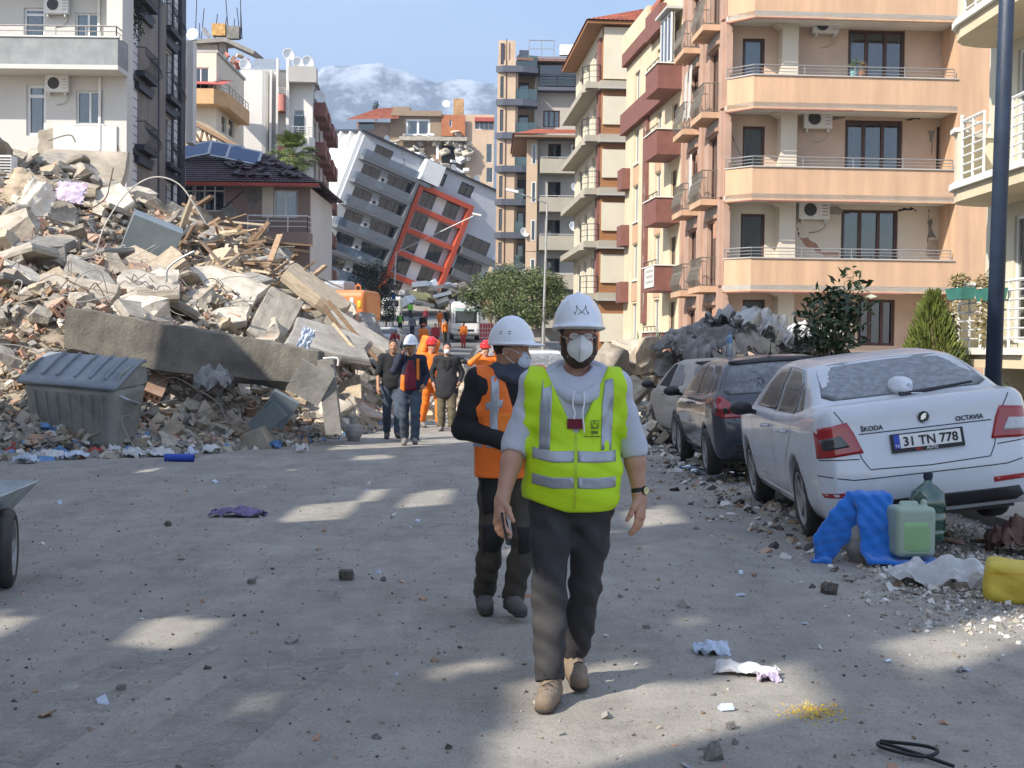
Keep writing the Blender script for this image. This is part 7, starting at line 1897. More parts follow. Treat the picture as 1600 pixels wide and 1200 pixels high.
# ---------------------------------------------------------------- the man in the yellow vest
def main_man():
    loc = (.285, 6.3, zr(.285, 6.2)); root = empty('person', loc, 0, 'bearded man in yellow safety vest, white helmet and dust mask walking forward', 'person')
    J = dict(shL=(.192, .01, 1.452), shR=(-.170, -.005, 1.445), elL=(.292, .06, 1.165), elR=(-.262, .0, 1.175), wrL=(.322, .03, .945), wrR=(-.322, -.14, .93), hipL=(.098, .02, .90), hipR=(-.092, 0, .90), knL=(.072, .03, .50), knR=(-.108, -.13, .49), anL=(.030, .17, .155), anR=(-.090, -.20, .115), toeL=(.055, -.02, .05), toeR=(-.125, -.38, .038), neck=(.02, .02, 1.50), head=(.022, -.015, 1.672), chest=(.01, .01, 1.29), belly=(.005, -.012, 1.05), pel=(0, .012, .92))
    R = Matrix.Rotation(radians(4), 3, 'Z'); hc = Vector(J['head']); H = lambda *v: hc + R @ Vector(v)
    # body: head, arms and hands at fine grids, trunk and legs inside the clothes
    parts = []
    g = Grid(hc + Vector((-.11, -.14, -.2)), hc + Vector((.11, .14, .15)), .0045); head_sdf(g, hc, R); parts.append(g.polys()); gh = g
    for s_ in 'LR':
        el, wr = Vector(J['el' + s_]), Vector(J['wr' + s_]); d = (wr - el).normalized(); sg = 1 if s_ == 'L' else -1; m = el.lerp(wr, .35)
        P = [el, wr, wr + d * .22]; lo = np.min([list(p) for p in P], 0) - .085; hi = np.max([list(p) for p in P], 0) + .085; g = Grid(lo, hi, .004)
        g.cap(el - d * .03, m, .047, .049, .0); g.cap(m, wr, .049, .031, .02); g.cap(wr, wr + d * .03, .030, .028, .02, flat=(1, 1, 1))
        if s_ == 'L': hand(g, wr + d * .012, d + Vector((-.12, -.05, 0)), (-.8, .3, 0), (-.45, -1, .0), .42, 1.12)
        else: hand(g, wr + d * .012, d + Vector((.10, -.1, 0)), (1, .25, 0), (.35, -1, 0), .55, 1.12)
        parts.append(g.polys())
    lo, hi = bounds(J, ['shL', 'shR', 'elL', 'elR', 'hipL', 'hipR', 'knL', 'knR', 'anL', 'anR', 'neck'], .1); g = Grid(lo, hi, .015); g.cap(J['neck'], J['belly'], .055, .09, .03); g.cap(J['shL'], J['shR'], .045, .045, .03); g.cap(J['belly'], J['pel'], .09, .09, .03)
    for s_ in 'LR':
        g.cap(J['sh' + s_], J['el' + s_], .042, .04, .02)
        for a, b in (('hip', 'kn'), ('kn', 'an')): g.cap(J[a + s_], J[b + s_], .05, .042, .02)
    parts.append(g.polys()); Vv, Ff = join_polys(parts); obj('body', mesh_from('body', Vv, Ff, True), M('skin'), root)
    # beard and hair
    g = Grid(hc - Vector((.11, .13, .16)), hc + Vector((.11, .12, .12)), .005); g.ell(H(0, -.030, -.075), (.071, .076, .068), 0, R=R); g.ell(H(0, -.03, .0), (.08, .11, .055), .01, 'sub', R=R); g.ell(H(0, .04, -.07), (.09, .06, .09), .01, 'sub', R=R)
    for s_ in (-1, 1): g.cap(H(s_ * .071, -.012, .01), H(s_ * .064, -.035, -.07), .013, .02, .02)
    g.ripple(.003, (160, 160, 120), 3); obj('beard', g.mesh('beard'), M('hair_brown'), root)
    g = Grid(hc - Vector((.12, .14, .12)), hc + Vector((.12, .14, .14)), .006); g.ell(H(0, .028, .035), (.084, .104, .096), 0, R=R); g.plane(H(0, -.045, .06), R @ Vector((0, -1, -.5)), .02); g.plane(H(0, .03, -.06), R @ Vector((0, -.2, -1)), .02); g.ripple(.003, (140, 140, 90), 5); obj('hair', g.mesh('hair'), M('hair_brown'), root)
    # eyes
    for s_ in (-1, 1):
        mb = MB(); mb.lathe([(.001, 0), (.004, .0006), (.0055, 0)], 12, H(s_ * .030, -.0858, .010), Matrix.Rotation(pi / 2, 3, 'X')); mb.build('iris', M('ink'), root)
    # glasses
    mb = MB()
    for s_ in (-1, 1):
        mb.tube([H(s_ * .031 + .0255 * cos(t) * (1 if abs(cos(t)) < .9 else 1), -.101, .008 + .018 * sin(t)) for t in np.linspace(0, 2 * pi, 22)], .0024, 5, False); mb.tube([H(s_ * .056, -.100, .014), H(s_ * .074, -.06, .014), H(s_ * .080, .02, .006)], .0022, 5)
    mb.tube([H(-.006, -.102, .012), H(0, -.104, .015), H(.006, -.102, .012)], .0022, 5); gl = mb.build('spectacles', mat('glasses_red', (.14, .02, .025), .3, .1, 9), root)
    for s_ in (-1, 1): mb = MB(); mb.add([H(s_ * .031 + .0245 * cos(t), -.1015, .008 + .0175 * sin(t)) for t in np.linspace(0, 2 * pi, 20)[:-1]], [tuple(range(19))]); mb.build('lens', M('bottle_clear') if 'bottle_clear' in MATS else M('pane'), gl)
    # dust mask with its centre ridge and straps
    g = Grid(hc + Vector((-.1, -.17, -.13)), hc + Vector((.1, -.02, .03)), .004); g.ell(H(0, -.072, -.048), (.060, .060, .060), 0, R=R); g.cap(H(0, -.118, .0), H(0, -.130, -.05), .012, .012, .03); g.cap(H(0, -.130, -.05), H(0, -.108, -.098), .012, .010, .03); g.ell(H(0, -.03, -.048), (.066, .055, .064), .002, 'sub', R=R); g.plane(H(0, -.055, 0), R @ Vector((0, 1, 0)), .004)
    mk = obj('dust_mask', g.mesh('dust_mask'), M('mask_white'), root); V, F = line_on(g, [(hc.x + .002, hc.z + .005), (hc.x, hc.z - .05), (hc.x - .001, hc.z - .10)], 1, -1, .003, .001, .4, .01); obj('seam', mesh_from('seam', V, F), M('reflective'), mk)
    for z0, z1 in ((-.005, .016), (-.088, -.06)):
        for s_ in (-1, 1): mb = MB(); mb.tube([H(s_ * .055, -.075, z0), H(s_ * .075, -.03, (z0 + z1) / 2), H(s_ * .088, .03, z1)], .0022, 5); mb.build('strap', M('mask_white'), mk)
    # helmet with the line emblem
    hm = put_helmet(root, hc + Vector((0, 0, .006)), R @ Matrix.Rotation(radians(-4), 3, 'X'), 'helmet_white', 'hard', .0055, 1.0); hgd = HG[('hard', .0055)]
    L_ = [[(-.022, .052), (-.019, .085), (-.015, .068), (-.006, .055), (0, .050), (.006, .055), (.015, .068), (.019, .085), (.022, .052)], [(-.032, .050), (-.026, .048), (-.022, .052)], [(.032, .050), (.026, .048), (.022, .052)], [(-.030, .036), (-.024, .041), (-.032, .050)], [(.030, .036), (.024, .041), (.032, .050)], [(-.016, .036), (-.008, .045), (0, .046), (.008, .045), (.016, .036)]]
    V, F = join_polys([(v, np.array(f)) for v, f in [line_on(hgd, [(a * 1.1, (b - .045) * .95 + .055) for a, b in l_], 1, -1, .0026, .001, .5, .004) for l_ in L_]]); obj('emblem', mesh_from('emblem', V, F), M('ink'), hm)
    # trousers
    tg = trousers_grid(J, .0085, 1.03, fold=.009, seed=11, top=.10); obj('trousers', tg.mesh('trousers'), M('jeans_grey'), root)
    for p in ([(-.002, .98), (0, .90), (-.012, .83)], [(-.16, .98), (-.13, .93), (-.10, .925)], [(.16, .98), (.13, .93), (.10, .925)]):
        V, F = line_on(tg, p, 1, -1, .006, .001, .8, .02); obj('stitching', mesh_from('stitching', V, F), M('trouser_black'), root)
    # hooded sweatshirt, sleeves pushed up
    sw = top_grid(J, .0085, 1.10, .905, .0, .008, 4, 1.02)
    for s_ in 'LR':
        el, wr, sh = (Vector(J[k + s_]) for k in ('el', 'wr', 'sh')); e2 = el.lerp(wr, .12); sw.cap(el, e2, .066, .058, .02)
        for t in (.72, .84, .96, 1.06): q = sh.lerp(el, t) if t <= 1 else el.lerp(wr, t - 1); d = (el - sh).normalized(); sw.cap(q - d * .004, q + d * .004, .0665, .0665, .012)
        d = (wr - el).normalized(); sw.cap(e2 + d * .075, e2 + d * .2, .07, .07, .004, 'sub')
    sw.cap((.02, -.14, 1.50), (.02, -.1, 1.62), .055, .08, .02, 'sub'); obj('sweatshirt', sw.mesh('sweatshirt'), M('hoodie'), root)
    # hood lying round the neck
    g = Grid((-.22, -.22, 1.32), (.26, .24, 1.66), .008); P = [(.03 + .118 * sin(t) * (1.0 - .15 * (cos(t) < 0)), .02 + .115 * cos(t) - .015, 1.525 + .035 * cos(t) - .045 * max(0, -cos(t)) ** 2) for t in np.linspace(-pi * .93, pi * .93, 22)]
    P = [(x - .008, y, z - .035 - .02 * (y < -.02)) for x, y, z in P]; g.chain([(P[0][0] + .005, -.135, 1.39)] + P + [(P[-1][0] - .005, -.135, 1.39)], [.02] + [.022 + .020 * sin(i * .1495) for i in range(22)] + [.02], .03); g.cap((.02, .12, 1.50), (.02, .15, 1.40), .07, .05, .05); g.ripple(.004, (40, 30, 40), 8); obj('hood', g.mesh('hood'), M('hoodie'), root)
    for s_, zz in ((-1, 1.30), (1, 1.24)): mb = MB(); mb.tube(spline([(.022 + s_ * .022, -.148, 1.43), (.02 + s_ * .026, -.158, 1.37), (.022 + s_ * .018, -.168, 1.33), (.024 + s_ * .024, -.172, zz)], 5), .004, 6); mb.build('drawstring', M('mask_white'), root)
    mb = MB(); mb.box(-.03, .045, -.1465, -.139, 1.255, 1.30); mb.build('chest_print', M('maroon_top'), root)
    # vest
    vg = top_grid(J, .0085, 1.26, .865, .0, .009, 6, 1.0, False); X, Y, Z = vg.ax[0][:, None, None], vg.ax[1][None, :, None], vg.ax[2][None, None, :]
    for s_ in 'LR': sh, el = Vector(J['sh' + s_]), Vector(J['el' + s_]); o_ = Vector((.118 if s_ == 'L' else -.118, 0, .03)); vg.cap(sh + o_, el + o_ * .35, .095, .092, .008, 'sub')
    wedge = np.maximum(np.abs(X - .012) - (.008 + np.maximum(Z - 1.235, 0) * .46), 1.235 - Z); wedge = np.maximum(wedge, Y - .03); vg._mix((slice(None),) * 3, -wedge.astype(f32) + 0 * vg.D, .008, 'and')
    vg.ell((.02, .03, 1.555), (.135, .13, .11), .01, 'sub'); hemcut = .865 + .055 * np.clip((-.02 - X) / .18, -.0, 1) - .0 * X; vg._mix((slice(None),) * 3, (hemcut - Z).astype(f32) + 0 * vg.D, .01, 'and')
    vs = obj('vest', vg.mesh('vest'), M('hivis'), root); kw = dict(far=.7, rings=4, dens=.025)
    for z, dz in ((1.105, .050), (.985, .050)):
        for a0, a1 in ((-.188, .002), (.020, .200)): decal('reflective_band', vg, [(a0, z + .012 * (a0 < -.1)), ((a0 + a1) / 2, z - .004), (a1, z + .0), (a1, z + dz), ((a0 + a1) / 2, z + dz - .004), (a0, z + dz + .012 * (a0 < -.1))], 1, -1, M('reflective'), vs, off=.004, **kw)
        decal('reflective_band', vg, [(-.17, z), (.17, z), (.17, z + dz), (-.17, z + dz)], 1, 1, M('reflective'), vs, off=.004, **kw)
    for x0, x1, t0 in ((-.158, -.108, -.14), (.128, .178, .165)): decal('reflective_band', vg, [(x0, 1.158), (x1, 1.158), (x1 + .008, 1.40), (x1 + .004, 1.488), (x0 + .016, 1.478), (x0 + .004, 1.36)], 1, -1, M('reflective'), vs, off=.0045, **kw)
    V, F = line_on(vg, [(.011, 1.232), (.012, 1.1), (.010, .98), (.008, .885)], 1, -1, .010, .003, .7, .015); obj('zip', mesh_from('zip', V, F), mat('zip_yellow', (.42, .55, .02), .5, .1, 60), vs)
    def on_vest(x, z, o_=.004): return Vector(vg.hit(np.array([[x, vg.lo[1], z]]), (0, 1, 0), .7)[0][0]) + Vector((0, -o_, 0))
    lx, lz = .098, 1.275
    V, F = join_polys([(v, np.array(f)) for v, f in [line_on(vg, p, 1, -1, .0032, .0025, .7, .006) for p in ([(lx - .018, lz - .018), (lx + .018, lz - .018), (lx + .018, lz + .018), (lx - .018, lz + .018), (lx - .018, lz - .019)], [(lx - .012, lz - .012), (lx - .007, lz + .004), (lx, lz + .009), (lx + .008, lz + .004), (lx + .012, lz - .012)], [(lx - .013, lz - .013), (lx + .013, lz - .013)], [(lx - .012, lz + .012), (lx + .002, lz + .013)])]]); obj('logo', mesh_from('logo', V, F), M('vest_ink'), vs)
    tl = atan2(.1 * .0 + (on_vest(lx + .03, lz - .04).y - on_vest(lx - .03, lz - .04).y), .06)
    text('logo_letters', 'BME', .019, 'vest_ink', vs, on_vest(lx, lz - .042, .007), (pi / 2, 0, tl), .0005, 'CENTER', .0006)
    V, F = line_on(vg, [(lx - .05, lz - .055), (lx + .05, lz - .055)], 1, -1, .0045, .003, .7, .004); obj('logo_small_print', mesh_from('logo_small_print', V, [f for i, f in enumerate(F) if i % 7 != 5]), M('vest_ink'), vs)
    # boots
    for s_ in 'LR':
        b = shoe(J, s_, 'boot_tan', root, .007, 1.06); an, to = Vector(J['an' + s_]), Vector(J['toe' + s_]); d = to - an; d.z = 0; d.normalize(); c = d.cross(Vector((0, 0, 1))); mb = MB()
        for k in range(4):
            q = an + d * (.05 + .022 * k) + Vector((0, 0, .028 - .02 * k)); mb.tube([q - c * .024 + Vector((0, 0, .004)), q + Vector((0, 0, .012)), q + c * .024 + d * .012 + Vector((0, 0, .002))], .0032, 5)
        mb.build('laces', M('ink'), b)
    # watch
    wr = Vector(J['wrL']) + (Vector(J['elL']) - Vector(J['wrL'])).normalized() * .012; d = (Vector(J['wrL']) - Vector(J['elL'])).normalized(); Rw = d.to_track_quat('Z', 'Y').to_matrix(); mb = MB(); mb.lathe([(.034, -.013), (.0365, -.012), (.0365, .012), (.034, .013)], 24, (0, 0, 0), Rw)
    wt = mb.build('watch', M('ink'), root, wr); Rf = Vector((.75, -.66, .05)).to_track_quat('Z', 'Y').to_matrix(); fc = Vector((.75, -.66, .05)).normalized(); mb = MB(); mb.lathe([(.022, 0), (.023, .008), (.020, .012)], 24, fc * .031, Rf); mb.build('case', M('ink'), wt); mb = MB(); mb.lathe([(.0185, 0), (.0185, .0125), (.001, .0128)], 24, fc * .031, Rf); mb.build('dial', mat('dial', (.62, .60, .25), .4, .1, 30), wt)
    mb = MB(); o_ = fc * .0445
    for a, L in ((1.2, .014), (2.9, .010)): u = Rf @ Vector((cos(a), sin(a), 0)); mb.beam(o_, o_ + u * L, .0018, .001)
    mb.build('hands', M('ink'), wt)
    # phone in the right hand
    wr, el = Vector(J['wrR']), Vector(J['elR']); d = (wr - el).normalized() + Vector((.10, -.1, 0)); d.normalize(); ph = empty('phone', Vector(loc) + wr + d * .155 + Vector((.034, -.004, 0)), 0, 'black phone held low in the bare hand of the yellow vest man', 'phone'); ph.rotation_euler = (radians(-14), radians(10), radians(75)); mb = MB(); mb.box(-.036, .036, -.0045, .0045, -.075, .075); o = mb.build('case', M('ink'), ph); bv = o.modifiers.new('bevel', 'BEVEL'); bv.width = .004; mb = MB(); mb.box(-.033, .033, -.0052, -.0046, -.07, .07); mb.build('screen', M('car_glass'), ph)
main_man()

# ---------------------------------------------------------------- the man in the orange vest
def second_man():
    loc = tuple(gnd(771, 968)); loc = (loc[0] + .08, loc[1] + .1, zr(loc[0], loc[1])); yaw_b = radians(13)
    J = dict(shL=(.185, .02, 1.425), shR=(-.185, -.01, 1.425), elL=(.25, .10, 1.15), elR=(-.285, .02, 1.13), wrL=(.17, -.10, 1.03), wrR=(-.06, -.17, 1.06), hipL=(.09, 0, .90), hipR=(-.09, 0, .90), knL=(.075, -.12, .50), knR=(-.095, .02, .49), anL=(.02, -.06, .115), anR=(-.10, .20, .10), toeL=(.03, -.27, .075), toeR=(-.12, .03, .04), neck=(0, -.005, 1.47), head=(.005, -.045, 1.605), chest=(0, 0, 1.27), belly=(0, -.01, 1.04), pel=(0, 0, .92))
    root = empty('person', loc, yaw_b, 'man in orange vest and pale blue helmet looking aside behind the yellow vest man', 'person')
    R = Matrix.Rotation(radians(57), 3, 'Z') @ Matrix.Rotation(radians(6), 3, 'X'); hc = Vector(J['head']); H = lambda *v: hc + R @ Vector(v)
    parts = []; g = Grid(hc - Vector((.15, .15, .2)), hc + Vector((.15, .15, .15)), .006); head_sdf(g, hc, R); parts.append(g.polys())
    lo, hi = bounds(J, [k for k in J if k != 'head'], .1); g = Grid(lo, hi, .012); g.cap(J['neck'], J['belly'], .055, .09, .03); g.cap(J['shL'], J['shR'], .045, .045, .03); g.cap(J['belly'], J['pel'], .09, .09, .03); g.cap(hc + Vector((0, .03, -.08)), J['neck'], .055, .058, .03)
    for s_ in 'LR':
        g.cap(J['sh' + s_], J['el' + s_], .042, .038, .02); g.cap(J['el' + s_], J['wr' + s_], .038, .027, .02)
        for a, b in (('hip', 'kn'), ('kn', 'an')): g.cap(J[a + s_], J[b + s_], .05, .042, .02)
    parts.append(g.polys())
    for s_ in 'LR':
        w, e = Vector(J['wr' + s_]), Vector(J['el' + s_]); g = Grid(w - Vector((.16, .16, .16)), w + Vector((.16, .16, .16)), .006); g.cap(e.lerp(w, .7), w, .03, .027, .0); hand(g, w, w - e, (0, .6, -.6), (0, -.2, 1), .6, 1.05); parts.append(g.polys())
    Vv, Ff = join_polys(parts); obj('body', mesh_from('body', Vv, Ff, True), M('skin_tan'), root)
    g = Grid(hc - Vector((.13, .14, .13)), hc + Vector((.13, .14, .14)), .007); g.ell(H(0, .028, .034), (.080, .100, .094), 0, R=R); g.plane(H(0, -.04, .05), R @ Vector((0, -1, -.5)), .02); g.plane(H(0, .03, -.055), R @ Vector((0, -.2, -1)), .02); obj('hair', g.mesh('hair'), M('hair_dark'), root)
    put_helmet(root, hc, R @ Matrix.Rotation(radians(-6), 3, 'X'), 'helmet_white', 'hard', .0055); hm = root.children[-1]
    hgd = HG[('hard', .0055)]
    for a in (-.035, .02):
        for b in (.055, .068):
            V, F = line_on(hgd, [(a, b), (a + .018, b + .001)], 0, -1, .004, .001, .5, .006); obj('vent', mesh_from('vent', V, F), M('ink'), hm)
    # pleated mask and its loop
    g = Grid(hc - Vector((.15, .17, .14)), hc + Vector((.15, .12, .06)), .005); g.ell(H(0, -.066, -.050), (.062, .050, .062), 0, R=R); g.ell(H(0, -.04, -.045), (.066, .05, .07), .002, 'sub', R=R)
    for k in range(3): g.cap(H(-.04, -.112 + .004 * k, -.03 - .02 * k), H(.04, -.112 + .004 * k, -.03 - .02 * k), .004, .004, .008)
    mk = obj('face_mask', g.mesh('face_mask'), M('mask_blue'), root)
    for s_ in (-1, 1): mb = MB(); mb.tube([H(s_ * .057, -.07, -.01), H(s_ * .078, -.01, .012), H(s_ * .086, .03, .004)], .002, 5); mb.tube([H(s_ * .055, -.065, -.09), H(s_ * .076, -.01, -.05), H(s_ * .086, .03, -.02)], .002, 5); mb.build('strap', M('mask_white'), mk)
    g = Grid((-.16, -.18, 1.36), (.16, .16, 1.60), .008); g.chain([(.085 * sin(t), -.01 + .085 * cos(t), 1.485 + .012 * sin(t * 3)) for t in np.linspace(0, 2 * pi, 18)], [.034] * 18, .03); g.chain([(.09 * sin(t), -.015 + .09 * cos(t), 1.45) for t in np.linspace(0, 2 * pi, 18)], [.03] * 18, .03); g.ripple(.006, (40, 40, 60), 5); obj('scarf', g.mesh('scarf'), M('scarf'), root)
    tg = trousers_grid(J, .010, 1.0, fold=.006, seed=21); obj('trousers', tg.mesh('trousers'), M('trouser_brown'), root)
    for q in ([(-.19, .84), (-.05, .86), (-.045, .66), (-.16, .62)], [(-.17, .56), (-.04, .57), (-.045, .40), (-.15, .38)], [(.02, .56), (.13, .57), (.13, .42), (.03, .4)]): decal('trouser_panel', tg, q, 1, -1, M('trouser_black'), root, off=.007, far=.9, rings=4, dens=.04)
    sw = top_grid(J, .010, 1.08, .87, 1.0, .008, 22, 1.12); obj('top', sw.mesh('top'), M('jacket_black'), root)
    vg = top_grid(J, .009, 1.18, .845, .0, .006, 23, 1.0, False)
    for s_ in 'LR': sh, el = Vector(J['sh' + s_]), Vector(J['el' + s_]); o_ = Vector((.10 if s_ == 'L' else -.10, 0, .02)); vg.cap(sh + o_, el + o_ * .3, .092, .09, .008, 'sub')
    X, Y, Z = vg.ax[0][:, None, None], vg.ax[1][None, :, None], vg.ax[2][None, None, :]; wedge = np.maximum(np.maximum(np.abs(X) - (.01 + np.maximum(Z - 1.26, 0) * .26), 1.26 - Z), Y - .03); vg._mix((slice(None),) * 3, -wedge.astype(f32) + 0 * vg.D, .008, 'and'); vg.ell((0, .0, 1.53), (.125, .12, .11), .01, 'sub')
    vs = obj('vest', vg.mesh('vest'), M('hivis_orange'), root)
    for q in ([(-.165, 1.03), (-.02, 1.03), (-.02, 1.08), (-.165, 1.08)], [(.02, 1.03), (.165, 1.03), (.165, 1.08), (.02, 1.08)], [(-.145, 1.085), (-.095, 1.085), (-.092, 1.46), (-.138, 1.45)], [(.095, 1.085), (.145, 1.085), (.138, 1.45), (.092, 1.46)], [(-.165, 1.25), (-.075, 1.27), (-.07, 1.315), (-.165, 1.295)][::1]): decal('reflective_band', vg, q, 1, -1, M('reflective'), vs, off=.004, far=.8, rings=4, dens=.03)
    decal('pocket', vg, [(-.10, 1.12), (-.03, 1.12), (-.03, 1.235), (-.10, 1.235)], 1, -1, M('rescue_orange'), vs, off=.006, far=.8, rings=3, dens=.03)
    for s_ in (-1, 1): decal('reflective_band', vg, [(-.1, 1.03), (.1, 1.03), (.1, 1.08), (-.1, 1.08)], 0, s_, M('reflective'), vs, off=.004, far=.8, rings=3, dens=.03); decal('reflective_band', vg, [(s_ * .16, 1.03), (0, 1.03), (0, 1.08), (s_ * .16, 1.08)], 1, 1, M('reflective'), vs, off=.004, far=.8, rings=3, dens=.03)
    for s_ in 'LR': shoe(J, s_, 'boot_dark', root, .008, 1.05)
second_man()
# ---------------------------------------------------------------- the people further back
def foot(px, py, Y): p = at(px, py, Y); return (p.x, Y, max(hill(Y), 0))
PHONE = dict(WALK, elR=(-.27, -.06, 1.24), wrR=(-.13, -.13, 1.52), elL=(.27, .06, 1.17), wrL=(.22, -.06, 1.02))
def red_jumper(root, J, jg, R):
    decal('jumper', jg, [(-.075, .93), (.10, .93), (.105, 1.2), (.05, 1.42), (-.03, 1.42), (-.085, 1.2)], 1, -1, M('maroon_top'), root, off=.006, far=.8, rings=5, dens=.04)
    for q in ([(-.165, .90), (-.085, .90), (-.09, 1.18), (-.15, 1.18)], [(.11, 1.1), (.15, 1.1), (.15, 1.45), (.10, 1.45)]): decal('orange_lining', jg, q, 1, -1, M('rescue_orange'), root, off=.010, far=.8, rings=4, dens=.04)
    mb = MB(); h_ = Vector(J['wrR']) + Vector((.035, -.01, .08)); mb.obox(h_, .006, .036, .07, Euler((.2, .2, 0)).to_matrix()); mb.build('phone', M('ink'), root)
person('man in white helmet and open navy jacket over maroon jumper, phone at ear', foot(640, 701, 22.2), radians(2), PHONE, 'navy', 'jeans_blue', 'boot_grey', 'skin_tan', helmet='helmet_white', hem=.86, girth=1.06, h=.013, yaw=radians(-8), extra=red_jumper, seed=31, scale=1.0)
person('bare forearmed man in dark shirt close behind the phoning man', foot(613, 686, 23.6), radians(6), WALK, 'jacket_black', 'jeans_blue', 'boot_dark', 'skin_tan', hem=.88, h=.016, sleeve=.5, girth=1.05, seed=33, scale=1.0)
COATJ = dict(STAND, elL=(.30, .06, 1.18), wrL=(.26, -.02, 1.0), elR=(-.30, .05, 1.18), wrR=(-.27, -.02, .98), knL=(.11, -.08, .5), anL=(.12, -.10, .11), toeL=(.15, -.28, .04))
def lapels(root, J, jg, R):
    for s_ in (-1, 1): decal('lapel', jg, [(s_ * .01, 1.20), (s_ * .10, 1.36), (s_ * .075, 1.45), (s_ * .03, 1.42)], 1, -1, M('jacket_black'), root, off=.010, far=.8, rings=3, dens=.04)
person('man in long dark coat, knitted cap and white mask', foot(697, 684, 26.3), radians(0), COATJ, 'coat_grey', 'trouser_khaki', 'boot_grey', 'skin', mask='mask_white', hem=.66, girth=1.16, h=.016, cap='jacket_black', extra=lapels, seed=35, scale=.98)
def pack(root, J, jg, R):
    g = Grid((-.3, .0, .95), (.3, .55, 1.9), .02); g.box((0, .26, 1.50), (.19, .13, .34), .07, 0, R=Euler((.1, .3, .15)).to_matrix()); g.ripple(.008, (20, 20, 20), 2); b = obj('rucksack', g.mesh('rucksack'), M('rescue_orange'), root)
    mb = MB(); mb.tube([(.0, .1, 1.75), (.06, .08, 1.6), (.02, .09, 1.45)], .012, 5); mb.build('rope', M('rescue_red'), b)
person('rescue worker in orange suit, red helmet and tall orange rucksack', foot(673, 681, 27.0), radians(25), WALK, 'rescue_orange', 'rescue_orange', 'boot_grey', 'skin', helmet='helmet_red', hstyle='rescue', hem=.88, h=.018, seed=37, extra=pack, girth=1.05)
BENT = dict(STAND, elR=(-.36, -.08, 1.36), wrR=(-.18, -.20, 1.55), elL=(.34, -.05, 1.36), wrL=(.17, -.18, 1.55))
person('rescue worker in red helmet raising both arms beyond the orange vest man', foot(757, 684, 26.8), radians(20), BENT, 'rescue_orange', 'navy', 'boot_dark', 'skin', helmet='helmet_red', hstyle='rescue', hem=.88, h=.018, seed=38, vest=None, scale=.97)
LEAN = dict(STAND, neck=(0, -.34, 1.18), head=(0, -.46, 1.26), chest=(0, -.20, 1.10), belly=(0, -.06, .98), shL=(.18, -.28, 1.18), shR=(-.18, -.28, 1.18), elL=(.2, -.40, .92), elR=(-.2, -.40, .92), wrL=(.12, -.55, .75), wrR=(-.12, -.55, .75))
FAR = [('walker in green vest and dark clothes seen on the upper road', 625, 522, 117, pi, WALK, dict(top='jacket_black', legs='trouser_black', vest='green_vest')),
       ('walker in grey hooded top and dark trousers on the upper road', 644, 524, 108, pi, WALK, dict(top='hoodie_grey', legs='navy')),
       ('person in black jacket standing in front of the maroon one', 660, 522, 112, 0, STAND, dict(top='jacket_black', legs='trouser_black')),
       ('person in maroon jacket at the top of the road', 665, 505, 133, 0, STAND, dict(top='maroon_top', legs='trouser_black')),
       ('rescue worker in orange with red helmet, back to us, beside debris', 662, 536, 78, pi, STAND, dict(top='rescue_orange', legs='rescue_orange', helmet='helmet_red', hstyle='rescue')),
       ('rescuer in red overalls bending down next to the small white car', 613, 540, 76, .6, LEAN, dict(top='rescue_red', legs='rescue_red')),
       ('rescuer in dull red overalls standing by the barrier', 680, 548, 86, 0, STAND, dict(top='rescue_red', legs='maroon_top')),
       ('rescuer in orange jacket and dark trousers holding orange helmet', 695, 544, 96, .8, STAND, dict(top='rescue_orange', legs='trouser_brown')),
       ('rescuer in full bright orange suit walking up the road', 687, 514, 126, pi, WALK, dict(top='rescue_orange', legs='rescue_orange')),
       ('person in black clothes right of the bright orange suit', 698, 512, 128, pi, STAND, dict(top='jacket_black', legs='trouser_black')),
       ('rescuer in orange jacket and red trousers in front of the minibus', 724, 541, 92, -.5, STAND, dict(top='rescue_orange', legs='rescue_red')),
       ('person in green vest high up by the tower rubble', 641, 497, 145, pi, STAND, dict(top='green_vest', legs='navy')),
       ('rescuer in orange beside the red chequered panel', 765, 548, 84, .3, STAND, dict(top='rescue_orange', legs='rescue_red', helmet='helmet_red', hstyle='rescue'))]
for i, (lab, px, py, Y, rz, J, kw) in enumerate(FAR):
    p = at(px, py, Y); person(lab, (p.x, Y, hill(Y) + .01), rz, J, h=.034, fingers=False, seed=50 + i, group='people far up the road', **kw)
# ---------------------------------------------------------------- trees and plants
def tree(name, label, loc, h, rx, rz_, zc, n, size, m_, seed=1, gaps=.35, group=None, clumps=26):
    r = random.Random(seed); t = empty(name, loc, 0, label, 'tree' if h > 1.5 else 'plant', group); mb = MB(); tips = []
    mb.tube([(0, 0, -.1), (.05 * h * .1, 0, zc * .5), (0, 0, zc)], [.035 * h, .028 * h, .018 * h], 8)
    for i in range(clumps):
        a = r.uniform(0, 2 * pi); e = r.uniform(-.6, 1.2); rr = r.uniform(.55, .95); c = Vector((cos(a) * cos(e) * rx * rr, sin(a) * cos(e) * rx * rr, zc + sin(e) * rz_ * rr)); tips.append(c)
        mb.tube([(0, 0, zc * r.uniform(.55, .95)), c * .55 + Vector((0, 0, zc * .4)), c], [.014 * h, .008 * h, .003 * h], 5)
    mb.build('trunk', M('timber'), t); lf = MB()
    for c in tips: leaf_clump(lf, c, (rx * gaps, rx * gaps, rz_ * gaps * .8), n // clumps, size, r, .1)
    lf.build('crown', M(m_), t); return t
mat('leaf_olive', (.095, .125, .04), .55, .45, 2.0, rnd=.1); mat('leaf_deep', (.022, .034, .018), .55, .4, 2.0); mat('leaf_citrus', (.032, .058, .022), .4, .35, 6); mat('conifer_gold', (.135, .165, .035), .6, .4, 4); mat('hedge', (.028, .045, .02), .5, .4, 4); mat('agave', (.14, .165, .105), .6, .25, 4)
